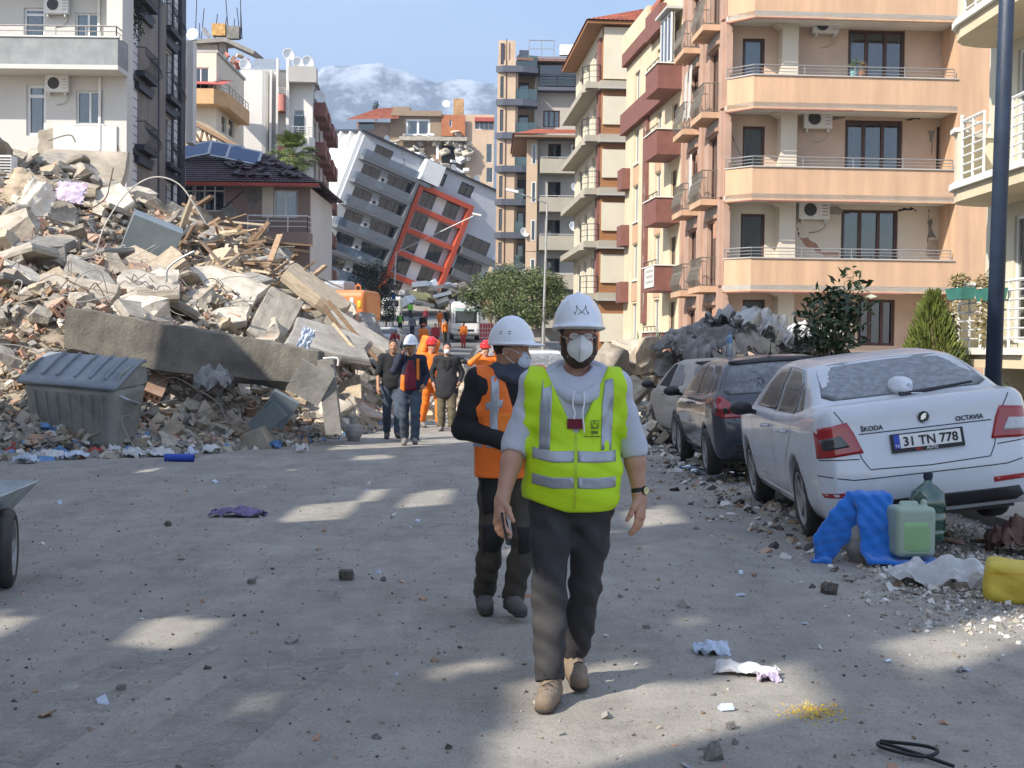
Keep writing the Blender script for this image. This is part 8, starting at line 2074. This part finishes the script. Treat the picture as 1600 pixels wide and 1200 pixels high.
for px, py, Y, h, rx, rz_, lab, sd in ((765, 540, 97, 5.0, 2.0, 2.0, 'round olive green street tree next to the minibus', 1), (812, 542, 94, 5.6, 2.7, 2.4, 'wide olive green street tree under the lamp post', 2), (848, 548, 90, 4.8, 2.1, 2.0, 'olive green street tree in front of the tan balconies', 3)):
    p = at(px, py, Y); tree('street_tree', lab, (p.x, Y, hill(Y)), h, rx, rz_, h - rz_ * .9, 9500, .21, 'leaf_olive', sd, .42)
p = at(578, 500, 104); tree('dark_tree', 'dense dark evergreen tree behind the excavator', (p.x, 104, hill(104)), 5, 1.75, 2.0, at(575, 452, 104).z - hill(104), 5200, .2, 'leaf_deep', 4, .5)
p = at(603, 520, 100); tree('dark_bush', 'small dark bushy tree between the white van and excavator', (p.x, 100, hill(100)), 2.4, .8, .9, at(603, 492, 100).z - hill(100), 1500, .16, 'leaf_deep', 5, .5, clumps=14)
# big leaved citrus by the navy car
p = at(1300, 600, 19); t = empty('citrus_shrub', (p.x, 19, .12), 0, 'dark glossy leaved young tree rising behind the dark blue car', 'tree'); r_ = random.Random(8); mb = MB(); lf = MB(); tops = [(1335, 425), (1310, 460), (1275, 470), (1290, 490), (1330, 470), (1345, 445), (1262, 500), (1305, 510), (1280, 530), (1325, 505), (1345, 480), (1262, 540), (1310, 540), (1295, 465), (1320, 440), (1285, 512)]
for x, y in tops:
    c = at(x, y, 19 + r_.uniform(-.35, .35)) - t.location; mb.tube([(0, 0, 0), (c.x * .25, c.y * .2, c.z * .55), c], [.03, .016, .006], 5)
    for k in range(2): leaf_clump(lf, c.lerp(Vector((0, 0, c.z * .6)), .3 * k), (.2, .2, .17) if y > 450 else (.12, .12, .1), 34 if y > 450 else 14, .155, r_, .05)
mb.build('trunk', M('timber'), t); lf.build('crown', M('leaf_citrus'), t)
# golden conifer
p = at(1455, 600, 23.5); t = empty('conifer', (p.x, 23.5, .12), 0, 'yellow green cone shaped conifer beside the blue pole', 'tree'); topz = at(1453, 460, 23.5).z - .12; mb = MB(); mb.tube([(0, 0, 0), (0, 0, topz * .9)], [.08, .01], 7); mb.build('trunk', M('timber'), t); lf = MB()
for i in range(7000):
    v = r_.random() ** 1.35; z = .15 + v * (topz - .15); rad = .86 * (1 - v) ** .8 + .04; a = r_.uniform(0, 2 * pi); q = rad * (r_.random() ** .25) * (1 + .12 * sin(a * 5 + z * 6)); c = Vector((cos(a) * q, sin(a) * q, z)); d = Vector((cos(a) * .55, sin(a) * .55, 1 + r_.uniform(-.3, .3))).normalized(); s_ = d.cross(Vector((r_.gauss(0, 1), r_.gauss(0, 1), .2))).normalized() * .016; L = r_.uniform(.07, .16)
    lf.add([c - s_, c + s_, c + d * L + s_ * .4, c + d * L - s_ * .4], [(0, 1, 2, 3)])
lf.build('crown', M('conifer_gold'), t)  # crown in one yellow green
t = empty('hedge_bush', (6.9, 18.0, .12), 0, 'dark small leaved bush under the pale yellow balcony', 'bush'); lf = MB(); mb = MB()
for i in range(16): c = Vector((r_.uniform(-.5, 1.3), r_.uniform(-1.5, 1.5), r_.uniform(.35, 1.15))); leaf_clump(lf, c, (.35, .4, .3), 260, .06, r_, .2); mb.tube([(c.x * .3, c.y * .3, 0), c], [.02, .006], 4)
mb.build('stems', M('timber'), t); lf.build('leaves', M('hedge'), t)
# agaves by the yellow house
for px, py, Y, lab in ((998, 553, 40, 'spiky agave plant in front of the maroon base, by its corner'), (1024, 550, 38, 'spiky agave plant nearest the crumpled grey sheets')):
    p = at(px, py, Y); t = empty('agave', (p.x, Y, p.z - .05), 0, lab, 'plant', 'agaves by the maroon base'); lf = MB()
    for i in range(44):
        a = r_.uniform(0, 2 * pi); e = r_.uniform(.1, 1.45); d = Vector((cos(a) * cos(e), sin(a) * cos(e), sin(e))); L = r_.uniform(.5, .85); s_ = d.cross(Vector((0, 0, 1))).normalized() * .035; m_ = d * L * .5; lf.add([-s_ * .6, s_ * .6, m_ + s_, d * L + Vector((0, 0, -.06)), m_ - s_], [(0, 1, 2, 4), (4, 2, 3)])
    lf.build('leaves', M('agave'), t); mb = MB(); mb.tube([(0, 0, -.9), (0, 0, .05)], .09, 7); mb.build('stem', M('timber'), t)
# ---------------------------------------------------------------- street furniture and loose things
def thing(name, label, cat, loc, rz=0, group=None): return empty(name, loc, rz, label, cat, group)
mat('pole_blue', (.022, .036, .066), .5, .25, 3, .2, 40); mat('bin_metal', (.29, .305, .285), .55, .3, 2.2, .3, 30, metal=.35, dust=((.30, .27, .22), .45, .25, 2.5)); mat('bin_lid', (.19, .225, .27), .5, .2, 3, .2, 40, dust=((.34, .32, .29), .45, .1, 3))
mat('towel_blue', (.012, .17, .62), .95, .12, 8, .6, 140, sheen=.5); mat('gas_grey', (.30, .29, .28), .5, .2, 6, dust=(DUST, .5, .15, 5)); mat('bag_yellow', (.58, .44, .05), .6, .08, 4, .2, 30); mat('bag_white', (.55, .55, .55), .5, .1, 6, .2, 40); mat('cloth_brown', (.13, .075, .06), .9, .25, 8, .3, 80); mat('blanket_pink', (.62, .50, .54), .9, .15, 5, col2=(.42, .36, .50)); mat('carpet_beige', (.45, .36, .25), .95, .15, 3, .5, 60); mat('foil_grey', (.34, .35, .36), .3, .3, 3, metal=.7, dust=((.40, .38, .34), .5, .2, 3)); mat('tarp_dark', (.17, .175, .18), .6, .35, 3, .2, 30, dust=((.36, .34, .30), .5, .2, 3)); mat('cabinet_grey', (.20, .23, .24), .5, .15, 2, .1, 30); mat('rag_purple', (.16, .13, .24), .9, .4, 20); mat('toy_yellow', (.62, .36, .02), .5, .1, 5); mat('purple_blue', (.015, .02, .06), .7, .2, 6)
def crumple(name, label, cat, loc, size, m_, seed, amp=.25, res=22, rot=(0, 0, 0), fine=.5, group=None):
    """a crumpled sheet: folded surface with thickness"""
    r = np.random.RandomState(seed); u = np.linspace(-1, 1, res); X, Y = np.meshgrid(u, u); Z = np.zeros_like(X)
    for k in range(13): a = r.uniform(0, pi); f_ = r.uniform(1.5, 5.5 + res * .14); Z += np.abs(np.sin((X * cos(a) + Y * sin(a)) * f_ + r.uniform(0, 6))) * r.uniform(.3, 1) / (1 + fine * f_ * .4)
    Z = (Z - Z.mean()) * amp; ed = 1 - .25 * r.rand(res, res) * (np.maximum(np.abs(X), np.abs(Y)) > .9); dome = np.clip(1 - X ** 2, 0, 1) * np.clip(1 - Y ** 2, 0, 1)
    V = np.stack([X * ed * size[0], Y * ed * size[1], (Z + dome * size[2])], -1).reshape(-1, 3); i = np.arange(res - 1)[None] + res * np.arange(res - 1)[:, None]; F = np.stack([i, i + 1, i + res + 1, i + res], -1).reshape(-1, 4)
    o = obj(name, mesh_from(name, V, F), M(m_), None, loc, rot); sd = o.modifiers.new('thickness', 'SOLIDIFY'); sd.thickness = .008; return tag(o, label, cat, group, 'thing')
# poles and lamps
p = at(1560, 640, 14.5); t = thing('steel_pole', 'dark blue painted steel pole between the white car and the yellow house', 'pole', (p.x - .08, 14.5, .1)); mb = MB(); mb.tube([(0, 0, 0), (.13, 0, 9)], [.088, .078], 16); mb.build('shaft', M('pole_blue'), t, smooth=True); mb = MB(); mb.tube([(0, 0, 0), (0, 0, .04)], .2, 12); mb.build('base_plate', M('pole_blue'), t)
def lamp(px, py, Y, top, arm, lab):
    p = at(px, py, Y); t = thing('street_lamp', lab, 'street lamp', (p.x, Y, hill(Y))); q = at(*top, Y) - t.location; a = at(*arm, Y) - t.location; mb = MB(); mb.tube([(0, 0, 0), q], [.11, .06], 8); mb.build('mast', M('galvanised'), t); mb = MB(); mb.tube([q, a], .045, 6); mb.build('arm', M('galvanised'), t); mb = MB(); mb.obox(a, .42, .16, .08, Euler((0, .2, 0)).to_matrix()); mb.build('lamp_head', M('dish_white'), t); return t
lamp(848, 545, 88, (855, 318), (800, 298), 'tall grey street lamp with its arm reaching over the olive trees'); t = lamp(613, 520, 125, (619, 395), (745, 335), 'street lamp with small blue sign standing before the leaning tower')
mb = MB(); s_ = at(615, 463, 124.8) - t.location; mb.box(s_.x - .2, s_.x + .2, s_.y - .03, s_.y, s_.z - .28, s_.z + .28); mb.build('blue_sign', mat('sign_blue', (.03, .10, .5), .5, .05, 4), t)
# steel refuse container
p = at(132, 692, 20.4); t = thing('refuse_container', 'battered grey steel waste container tilted against the rubble', 'waste container', (p.x, 20.45, p.z - .04)); t.rotation_euler = (radians(5), radians(3.5), radians(-13)); w0, w1 = .68, .76; mb = MB()
mb.add([(-w0, -.36, .02), (w0, -.36, .02), (w0, .36, .02), (-w0, .36, .02), (-w1, -.54, .98), (w1, -.54, .98), (w1, .5, .98), (-w1, .5, .98)], BOXF); o = mb.build('tub', M('bin_metal'), t); bv = o.modifiers.new('bevel', 'BEVEL'); bv.width = .11; bv.segments = 4
for x in (-.56, -.38, -.2, .0, .2, .38, .56):
    mb = MB(); mb.tube([(x * .93, -.375, .16), (x * .97, -.455, .5), (x, -.53, .86)], .022, 6); mb.build('rib', M('bin_metal'), t)
mb = MB(); mb.prism([(-.80, 0), (.80, 0), (.80, .05), (-.80, .05)], -.60, -.56); n = 9; V = []; F = []
for i in range(n): a = pi * .46 * i / (n - 1); V += [(-.81, -.58 + .98 * sin(a) * .95, 1.0 + .34 * (1 - cos(a * 1.0)) + .20 * sin(a * 2)), (.81, -.58 + .98 * sin(a) * .95, 1.0 + .34 * (1 - cos(a)) + .20 * sin(a * 2))]
mb = MB(); mb.add(V, [(2 * i, 2 * i + 1, 2 * i + 3, 2 * i + 2) for i in range(n - 1)]); o = mb.build('lid', M('bin_lid'), t, smooth=True); sd = o.modifiers.new('thickness', 'SOLIDIFY'); sd.thickness = .05
for x in (-.5, -.25, .05, .3, .55): mb = MB(); mb.tube([(x, V[2 * i][1], V[2 * i][2] + .03) for i in range(1, 7)], .02, 5); mb.build('lid_rib', M('bin_lid'), t)
for s_ in (-1, 1):
    mb = MB(); mb.add([(s_ * w1, -.52, .97), (s_ * w1, .48, .97), (s_ * (w1 + .01), .40, 1.22), (s_ * (w1 + .01), .05, 1.30), (s_ * (w1 + .01), -.3, 1.2)], [(0, 1, 2, 3, 4)]); o = mb.build('end_panel', M('bin_metal'), t); sd = o.modifiers.new('thickness', 'SOLIDIFY'); sd.thickness = .03
    mb = MB(); mb.tube([(s_ * .74, -.3, .85), (s_ * .84, -.25, .8), (s_ * .84, .1, .7), (s_ * .73, .15, .68)], .02, 6); mb.build('handle', M('galvanised'), t)
# things on the heap
crumple('carpet', 'beige carpet draped over the top of the heap', 'carpet', at(45, 300, 31), (.6, .6, .2), 'carpet_beige', 3, .07, rot=(1.0, .35, .3)); crumple('carpet', 'pale carpet backing hanging below the beige one', 'carpet', at(58, 312, 30.6), (.4, .55, .1), 'cream_wall', 9, .05, rot=(1.15, .5, .5))
crumple('blanket', 'pink and lilac patterned blanket hanging over an edge', 'blanket', at(110, 300, 31), (.4, .3, .05), 'blanket_pink', 5, .035, rot=(1.1, .1, -.1)); crumple('cloth', 'light blue cloth caught at the lower end of the beam', 'cloth', at(478, 530, 22.6), (.12, .22, .05), 'mask_blue', 6, .06, rot=(1.3, .3, 0)); crumple('cloth', 'black cloth bundle wedged under the beam', 'cloth', at(332, 597, 21.2), (.3, .25, .2), 'tarp_dark', 7, .15)
t = thing('metal_cabinet', 'grey sheet metal cabinet lying open in the heap', 'cabinet', at(238, 378, 31.5)); t.rotation_euler = (.3, .35, .35); mb = MB(); mb.box(-.62, .55, -.3, -.28, -.55, .5); mb.box(-.62, -.6, -.28, .4, -.55, .5); mb.box(-.6, .55, -.28, .4, .48, .5); mb.box(-.6, .55, -.28, .4, -.55, -.53); mb.build('case', M('cabinet_grey'), t)
q = at(128, 268, 41.5); slab_obj('concrete_plate', 0, 'concrete', q, (1.45, .78, .13), (1.25, .04, .12), 'big buff wall panel torn from the white house, leaning below it'); t = thing('fallen_air_conditioner', 'dented white air conditioner stuck upright in the heap edge', 'air conditioner', at(12, 260, 33)); mb = MB(); mb.box(-.14, .16, -.2, .2, -.3, .25); mb.build('case', M('ac_white'), t)
for i in range(7): mb = MB(); mb.box(-.12, .14, -.215, -.201, -.25 + .07 * i, -.22 + .07 * i); mb.build('louvre', M('ac_dark'), t)
for i, (px, py, w, h_, m_, lab) in enumerate(((435, 640, .22, .28, 'cabinet_grey', 'bent grey panel sticking out below the beam'), (418, 655, .16, .3, 'cabinet_grey', 'dark metal strip leaning by the bent panel'), (404, 690, .2, .2, 'concrete', 'square concrete block at the toe of the heap'))): p = at(px, py, 21.4); mb = MB(); mb.obox((0, 0, 0), w, .04 if i < 2 else .16, h_, Euler((.5, .5 + .3 * i, .3)).to_matrix()); tag(mb.build('scrap_panel' if i < 2 else 'concrete_block', M(m_), None, p), lab, 'panel' if i < 2 else 'block')
LIT = [(95, 708, 'bit_blue', .16), (80, 712, 'bag_white', .22), (120, 702, 'bag_white', .2), (150, 706, 'bit_red', .12), (118, 712, 'mask_blue', .2), (175, 704, 'bag_white', .25), (205, 708, 'bag_white', .2), (252, 707, 'bag_white', .22), (20, 705, 'rescue_red', .2), (40, 718, 'mask_blue', .18), (330, 702, 'bag_white', .16), (300, 708, 'mask_blue', .14), (430, 695, 'bit_blue', .12), (470, 700, 'bag_white', .12)]
CN = {'bit_blue': 'deep blue', 'bag_white': 'whitish', 'bit_red': 'bright red', 'mask_blue': 'pale blue', 'rescue_red': 'dark red'}
for i, (px, py, m_, s_) in enumerate(LIT): p = gnd(px, py + 6); crumple('plastic_litter', f'{CN[m_]} crumpled plastic lying at the foot of the heap', 'litter', p + Vector((0, 0, .05)), (s_, s_ * .6, .06), m_, 20 + i, .07, 10, (.2, 0, i), group='plastic litter at the heap, ' + CN[m_])
p = gnd(280, 722); t = thing('plastic_pipe', 'dark blue plastic pipe piece on the road edge', 'pipe', p + Vector((0, 0, .06))); mb = MB(); mb.tube([(-.2, 0, 0), (.2, .02, 0)], .055, 12, False); mb.build('tube', M('plate_blue'), t); crumple('plastic_bag', 'bright yellow plastic bag beside the grey gas bottle', 'bag', gnd(540, 672) + Vector((0, .1, .22)), (.22, .18, .2), 'bag_yellow', 41, .12)
def gas_bottle(loc, r, h_, lab, rz=0):
    t = thing('gas_cylinder', lab, 'gas cylinder', loc, rz); mb = MB(); mb.lathe([(r * .7, 0), (r * .7, .05), (r * .75, .055), (r * .97, .11), (r, .16), (r, h_ * .55), (r * 1.015, h_ * .56), (r, h_ * .57), (r, h_ * .78), (r * .8, h_ * .92), (r * .3, h_)], 28); mb.build('vessel', M('gas_grey'), t, smooth=True); mb = MB(); mb.lathe([(r * .5, h_ * .93), (r * .55, h_ + .1), (r * .52, h_ + .1), (r * .47, h_ * .94)], 20); mb.build('collar', M('gas_grey'), t); mb = MB(); mb.tube([(0, 0, h_), (0, 0, h_ + .07)], .02, 8); mb.build('valve', M('toy_yellow'), t); return t
gas_bottle(gnd(552, 690) + Vector((0, .05, 0)), .15, .32, 'squat grey gas bottle at the foot of the heap by the yellow bag')
crumple('bundle', 'dark blue cloth bundle half hidden by the heap edge', 'bundle', gnd(8, 672) + Vector((0, 0, .4)), (.2, .2, .3), 'purple_blue', 44, .12); crumple('toy_float', 'orange yellow plastic lump under the dark blue bundle', 'litter', gnd(6, 672) + Vector((0, -.1, .12)), (.17, .14, .08), 'toy_yellow', 45, .05)
# wheelbarrow at the left edge
p = gnd(-66, 935); t = thing('wheelbarrow', 'grey metal wheelbarrow with black tyre at the road edge', 'wheelbarrow', (p.x + .02, p.y + .1, 0)); o = wheel(t, (.13, .32, .26), .265, .11, 1); o.rotation_euler = (0, 0, pi / 2 + .25); mb = MB(); mb.add([(-.7, -.2, .35), (-.05, -.2, .35), (-.05, .55, .35), (-.7, .55, .35), (-.85, -.4, .62), (.17, -.4, .60), (.19, .75, .66), (-.85, .75, .66)], BOXF[:1] + BOXF[2:]); o = mb.build('tray', mat('barrow_grey', (.40, .43, .45), .45, .2, 5, metal=.4), t); sd = o.modifiers.new('thickness', 'SOLIDIFY'); sd.thickness = .012
for y in (-.12, .36): mb = MB(); mb.tube([(.02, y, .4), (.06, y - .05, .2), (.05, y - .06, .0)], .018, 6); mb.build('leg', M('barrow_grey'), t)
for x in (-.7, 0): mb = MB(); mb.tube([(x, .35, .22), (x, -.2, .36), (x, -1.0, .6)], .018, 6); mb.build('shaft', M('barrow_grey'), t)
# by the white car
c = gnd(1350, 878); gas_bottle(c, .165, .36, 'grey gas cylinder under the blue towel')
g = Grid(c + Vector((-.55, -.5, -.02)), c + Vector((.75, .4, .75)), .014); D_ = lambda x, y, z: c + Vector((x, y, z))
for o_ in np.linspace(-.125, .125, 11): g.chain([D_(-.33 + o_ * .4, -.05, .02), D_(-.27 + o_, -.08, .2), D_(-.16 + o_, -.1, .38), D_(-.02 + o_, -.08, .54), D_(.03 + o_, -.12, .52), D_(.045 + o_, -.19, .3), D_(.06 + o_, -.22, .12), D_(.13 + o_ * 1.3, -.25 + o_ * .4, .05), D_(.27, -.24 + o_ * 1.2, .045), D_(.42, -.2 + o_ * 1.3, .04), D_(.55, -.18 + o_, .03)], [.016 + .005 * abs(sin(o_ * 60))] * 10 + [.014], .022)
g.cap(D_(.2, -.15, .1), D_(.33, -.1, .14), .05, .03, .04); g.cap(D_(-.42, -.1, .015), D_(-.3, -.12, .02), .02, .03, .03); g.ripple(.009, (52, 48, 40), 9); tw = obj('towel', mesh_from('towel', *(lambda q: (q[0] - np.array(c), q[1]))(g.polys()), True), M('towel_blue'), None, c); tag(tw, 'bright blue towel draped over the gas cylinder', 'towel')
c = at(1422, 868, 10.15); t = thing('jerrycan', 'translucent pale green jerrycan of liquid beside the towel', 'jerrycan', c, .12); g = Grid((-.2, -.17, -.01), (.2, .17, .45), .01); g.box((0, 0, .19), (.155, .12, .19), .04, 0); g.box((-.02, 0, .395), (.075, .022, .022), .02, .02); g.cap((.1, 0, .38), (.1, 0, .405), .025, .025, .01); o = obj('can', g.mesh('can'), mat('can_pale', (.42, .52, .42), .4, .05, 5, trans=.25), t); decal('liquid', g, [(-.145, .02), (.145, .02), (.145, .27), (-.145, .27)], 1, -1, mat('can_green', (.26, .42, .20), .35, .08, 4), t, off=.002, far=.4, rings=3, dens=.05)
c = at(1448, 846, 10.42); t = thing('water_carboy', 'tall green plastic carboy with dark cap behind the jerrycan', 'bottle', c); mb = MB(); mb.lathe([(.10, 0), (.135, .02), (.138, .09), (.130, .105), (.138, .12), (.138, .22), (.130, .235), (.138, .25), (.138, .33), (.12, .39), (.06, .44), (.032, .46), (.03, .50)], 28); mb.build('body', glass_mat('carboy_green', (.12, .42, .30), .6, .55, .08, (.03, .14, .09)), t, smooth=True); mb = MB(); mb.lathe([(.036, .49), (.036, .535), (.001, .537)], 16); mb.build('cap', M('navy'), t); mb = MB(); mb.lathe([(.001, .015), (.12, .02), (.125, .3), (.001, .3)], 20); mb.build('liquid', mat('carboy_liquid', (.02, .11, .06), .2, .1, 5), t)
crumple('plastic_bag', 'crumpled clear white bag in front of the jerrycan', 'bag', gnd(1465, 915) + Vector((0, 0, .06)), (.36, .14, .1), 'bag_white', 51, .1, 20, (.1, 0, -.15)); crumple('cloth_heap', 'brown quilted cloth heaped beside the yellow bag', 'cloth', gnd(1590, 868) + Vector((.1, .1, .1)), (.32, .3, .14), 'cloth_brown', 52, .14)
c = gnd(1590, 945); t = thing('yellow_bag', 'yellow zipped fabric bag at the gravel edge', 'bag', c + Vector((.12, .1, 0)), -.35); g = Grid((-.36, -.26, -.01), (.4, .3, .36), .013); g.box((0, 0, .13), (.29, .19, .13), .05, 0); g.ripple(.012, (17, 15, 20), 4); obj('shell', g.mesh('shell'), M('bag_yellow'), t); V, F = line_on(g, [(-.26, .20), (0, .215), (.26, .2)], 1, -1, .012, .004, .6); obj('zip', mesh_from('zip', V, F), M('toy_yellow'), t)
for i, (px, py, s_) in enumerate(((1490, 850, .09), (1500, 905, .08), (1540, 850, .1), (1500, 922, .05), (1535, 925, .045), (1480, 920, .05))): p = gnd(px, py); tag(chunk_obj('brick_piece', i + 8 if i < 3 else i, 'brick_red' if i < 3 else 'concrete', p + Vector((0, 0, .03)), (s_, s_ * .6, s_ * .5), (.1, .2, i)), ('reddish brick piece on the gravel by the carboy', 'pale stone at the rim of the gravel')[i >= 3], 'stone', 'pieces on the gravel, ' + ('red', 'pale')[i >= 3])
fragments('gravel', lambda r: (lambda p: (p.x, p.y))(gnd(r.gauss(1530, 75), max(805, r.gauss(880, 50)))), 5200, .004, .02, ['plaster_chunk', 'concrete', 'concrete_grey', 'bit_white'], lambda x, y: zr(x, y) + .012 * max(0, 1 - abs(y - 9.8) / 1.5), 11)
# right hand heap: crumpled sheets, boulders
for i, (px, py, Y, sx, sz, m_, lab) in enumerate(((1100, 525, 26, .75, .35, 'tarp_dark', 'dark crumpled sheet heap beside the silver foil'), (1075, 540, 25.5, .45, .3, 'tarp_dark', 'small dark crumpled sheet near the agave'), (1190, 512, 25.5, .6, .55, 'foil_grey', 'shiny crumpled silver foil standing up'), (1240, 528, 25.8, .7, .4, 'bag_white', 'white torn sheeting over the junk heap'), (1140, 505, 26.4, .6, .3, 'tarp_dark', 'charcoal crumpled sheeting on top of the junk heap'), (1285, 532, 26, .6, .35, 'foil_grey', 'dull silver sheeting at the shrub side'), (1160, 540, 25, .6, .25, 'concrete_grey', 'grey stiff sheet at the base of the junk heap'))): crumple('crumpled_sheet', lab, 'sheet', at(px, py, Y) - Vector((0, 0, .1)), (sx, .6, sz * .7), m_, 60 + i, .16, 44, (.45, .1 * i - .3, i * .8), .12)
fragments('junk_fragments', lambda r: (lambda Y: ((r.uniform(950, 1330) - 800) / FPX * Y, Y))(r.uniform(23, 29)), 2600, .03, .17, ['plaster_chunk', 'concrete', 'tarp_dark', 'bit_white', 'timber_pale', 'concrete_grey'], lambda x, y: .1 + .95 * max(0, 1 - ((x - 4.9) / 2.6) ** 2) * max(0, 1 - ((y - 26) / 3) ** 2) + r_.random() * .15, 13)
for i, (px, py, s_, m_) in enumerate(((975, 590, .3, 'plaster_chunk'), (1000, 582, .24, 'plaster_chunk'), (1020, 592, .22, 'plaster_chunk'), (985, 562, .3, 'concrete'), (1008, 555, .26, 'brick_buff'), (1040, 575, .2, 'concrete_grey'), (960, 570, .25, 'concrete'), (1045, 610, .16, 'brick_red'), (1035, 625, .16, 'brick_buff'), (990, 612, .2, 'concrete'))): p = at(px, py, 26.5 - .15 * i); tag(chunk_obj('boulder', i % 8, m_, p, (s_ * 1.3, s_, s_), (i, i * 2.0, i * .7)), ('whitish', 'buff', 'yellowish', 'grey', 'red')[['plaster_chunk', 'concrete', 'brick_buff', 'concrete_grey', 'brick_red'].index(m_)] + ' boulder of masonry between the man and the silver car', 'boulder', 'boulders by the silver car, ' + m_)
mb = MB(); mb.beam((-.55, 0, 0), (.55, .1, .05), .3, .2); tag(mb.build('fallen_lintel', M('peach'), None, at(1000, 548, 29)), 'orange painted lintel lying before the agaves', 'lintel', kind='thing')
# red chequered panel up the road
p = at(760, 530, 70); t = thing('chequered_panel', 'red panel with white grid lines standing in the road', 'panel', p); mb = MB(); mb.box(-.38, .38, -.02, .02, 0, .85); mb.build('board', M('bit_red'), t); mb = MB()
for k in range(6): mb.box(-.36 + .14 * k, -.345 + .14 * k, -.026, -.021, .02, .83)
for k in range(4): mb.box(-.37, .37, -.031, -.0265, .08 + .24 * k, .1 + .24 * k)
mb.build('grid', M('plate_white'), t)
# litter on the road
crumple('rag', 'purple rag flattened on the road in front of the heap', 'rag', gnd(372, 806) + Vector((0, 0, .03)), (.28, .13, .04), 'rag_purple', 71, .04, 14); crumple('plastic_sheet', 'blue white torn mesh bag on the road beside the shadow', 'litter', gnd(1112, 1022) + Vector((0, 0, .03)), (.10, .09, .03), 'mask_blue', 72, .035, 16); crumple('white_cloth', 'white cloth with pink fringe dropped on the road', 'cloth', gnd(1165, 1056) + Vector((0, 0, .03)), (.17, .06, .03), 'bag_white', 73, .03, 16, (0, 0, -.3)); crumple('fringe', 'pink fringed tip beside the white cloth', 'cloth', gnd(1200, 1064) + Vector((0, 0, .02)), (.06, .05, .02), 'blanket_pink', 74, .03, 12)
rod([gnd(1375, 1165) + Vector((0, 0, .02)), gnd(1440, 1176) + Vector((0, 0, .03)), gnd(1465, 1185) + Vector((0, 0, .03)), gnd(1440, 1190) + Vector((0, 0, .02)), gnd(1380, 1176) + Vector((0, 0, .02)), gnd(1376, 1168) + Vector((0, 0, .02)), gnd(1430, 1184) + Vector((0, 0, .02)), gnd(1490, 1205) + Vector((0, 0, .02))], .008, 'ink', 'black strap looped on the road', None, 'strap')
for i, (px, py, s_) in enumerate(((542, 908, .05), (1115, 1187, .035), (1142, 1138, .018), (1295, 928, .05), (1148, 1163, .014), (395, 912, .03), (262, 822, .025), (600, 910, .02), (188, 1080, .02), (700, 1170, .012), (590, 1155, .016), (1010, 985, .02))): tag(chunk_obj('stone', i % 8, 'concrete_grey' if i % 3 else 'beam_concrete', gnd(px, py) + Vector((0, 0, s_ * .5)), s_, (i, i, i)), 'loose grey stone on the open road' if i % 3 else 'loose dark stone on the open road', 'stone', 'stones on the road, ' + ('grey' if i % 3 else 'dark'))
for i, (px, py) in enumerate(((1095, 742), (1125, 746), (1150, 744), (1080, 735))): t = thing('crushed_bottle', 'crushed clear bottle under the dark blue car', 'bottle', gnd(px, py) + Vector((0, 0, .04)), i * 1.1, 'crushed bottles'); mb = MB(); mb.tube([(-.13, 0, 0), (-.1, 0, 0), (.06, .01, 0), (.1, 0, 0), (.14, 0, 0)], [.03, .042, .04, .018, .018], 10); mb.build('shell', M('bottle_clear'), t, smooth=True); mb = MB(); mb.tube([(.135, 0, 0), (.16, 0, 0)], .02, 8); mb.build('cap', M('bit_blue'), t)
fragments('spilled_grain', lambda r: (lambda p: (p.x, p.y))(gnd(r.gauss(1272, 22), r.gauss(1113, 7))), 500, .0025, .006, ['toy_yellow', 'label_yellow', 'brick_buff'], zr, 14)
def near(r):
    Y = 4.2 + 16 * r.random() ** 1.3; return r.uniform(-.42, .42) * Y, Y
fragments('road_grit', near, 5500, .002, .010, ['concrete_grey', 'beam_concrete', 'bit_dark', 'concrete', 'timber', 'concrete', 'plaster_chunk'], zr, 12)
fragments('road_scraps', near, 300, .006, .035, ['bit_white', 'timber', 'mask_blue', 'bit_dark', 'brick_red', 'concrete_grey'], zr, 16)
def kerb(r):
    Y = r.uniform(9, 24); return np.interp(Y, [8, 12, 18, 26], [3.2, 2.9, 2.9, 2.6]) + r.gauss(0, .5), Y
fragments('kerb_litter', kerb, 2600, .006, .05, ['concrete', 'timber', 'bit_white', 'concrete_grey', 'plaster_chunk', 'bit_dark'], lambda x, y: max(zr(x, y), 0), 15)
# ---------------------------------------------------------------- the hazy air between here and the mountains
mb = MB(); mb.box(-3600, 3600, -70, 9100, -2.0, 1500); o = mb.mesh('haze'); hz = obj('haze', o); tag(hz, kind='stuff')
hm_ = bpy.data.materials.new('haze_air'); hm_.use_nodes = True; hn = hm_.node_tree.nodes; hn.clear(); ho = hn.new('ShaderNodeOutputMaterial'); hv = hn.new('ShaderNodeVolumePrincipled'); hv.inputs['Density'].default_value = 2.0e-4; hv.inputs['Color'].default_value = (.56, .74, 1.0, 1); hv.inputs['Anisotropy'].default_value = .0
hm_.node_tree.links.new(hv.outputs[0], ho.inputs['Volume']); hz.data.materials.append(hm_)
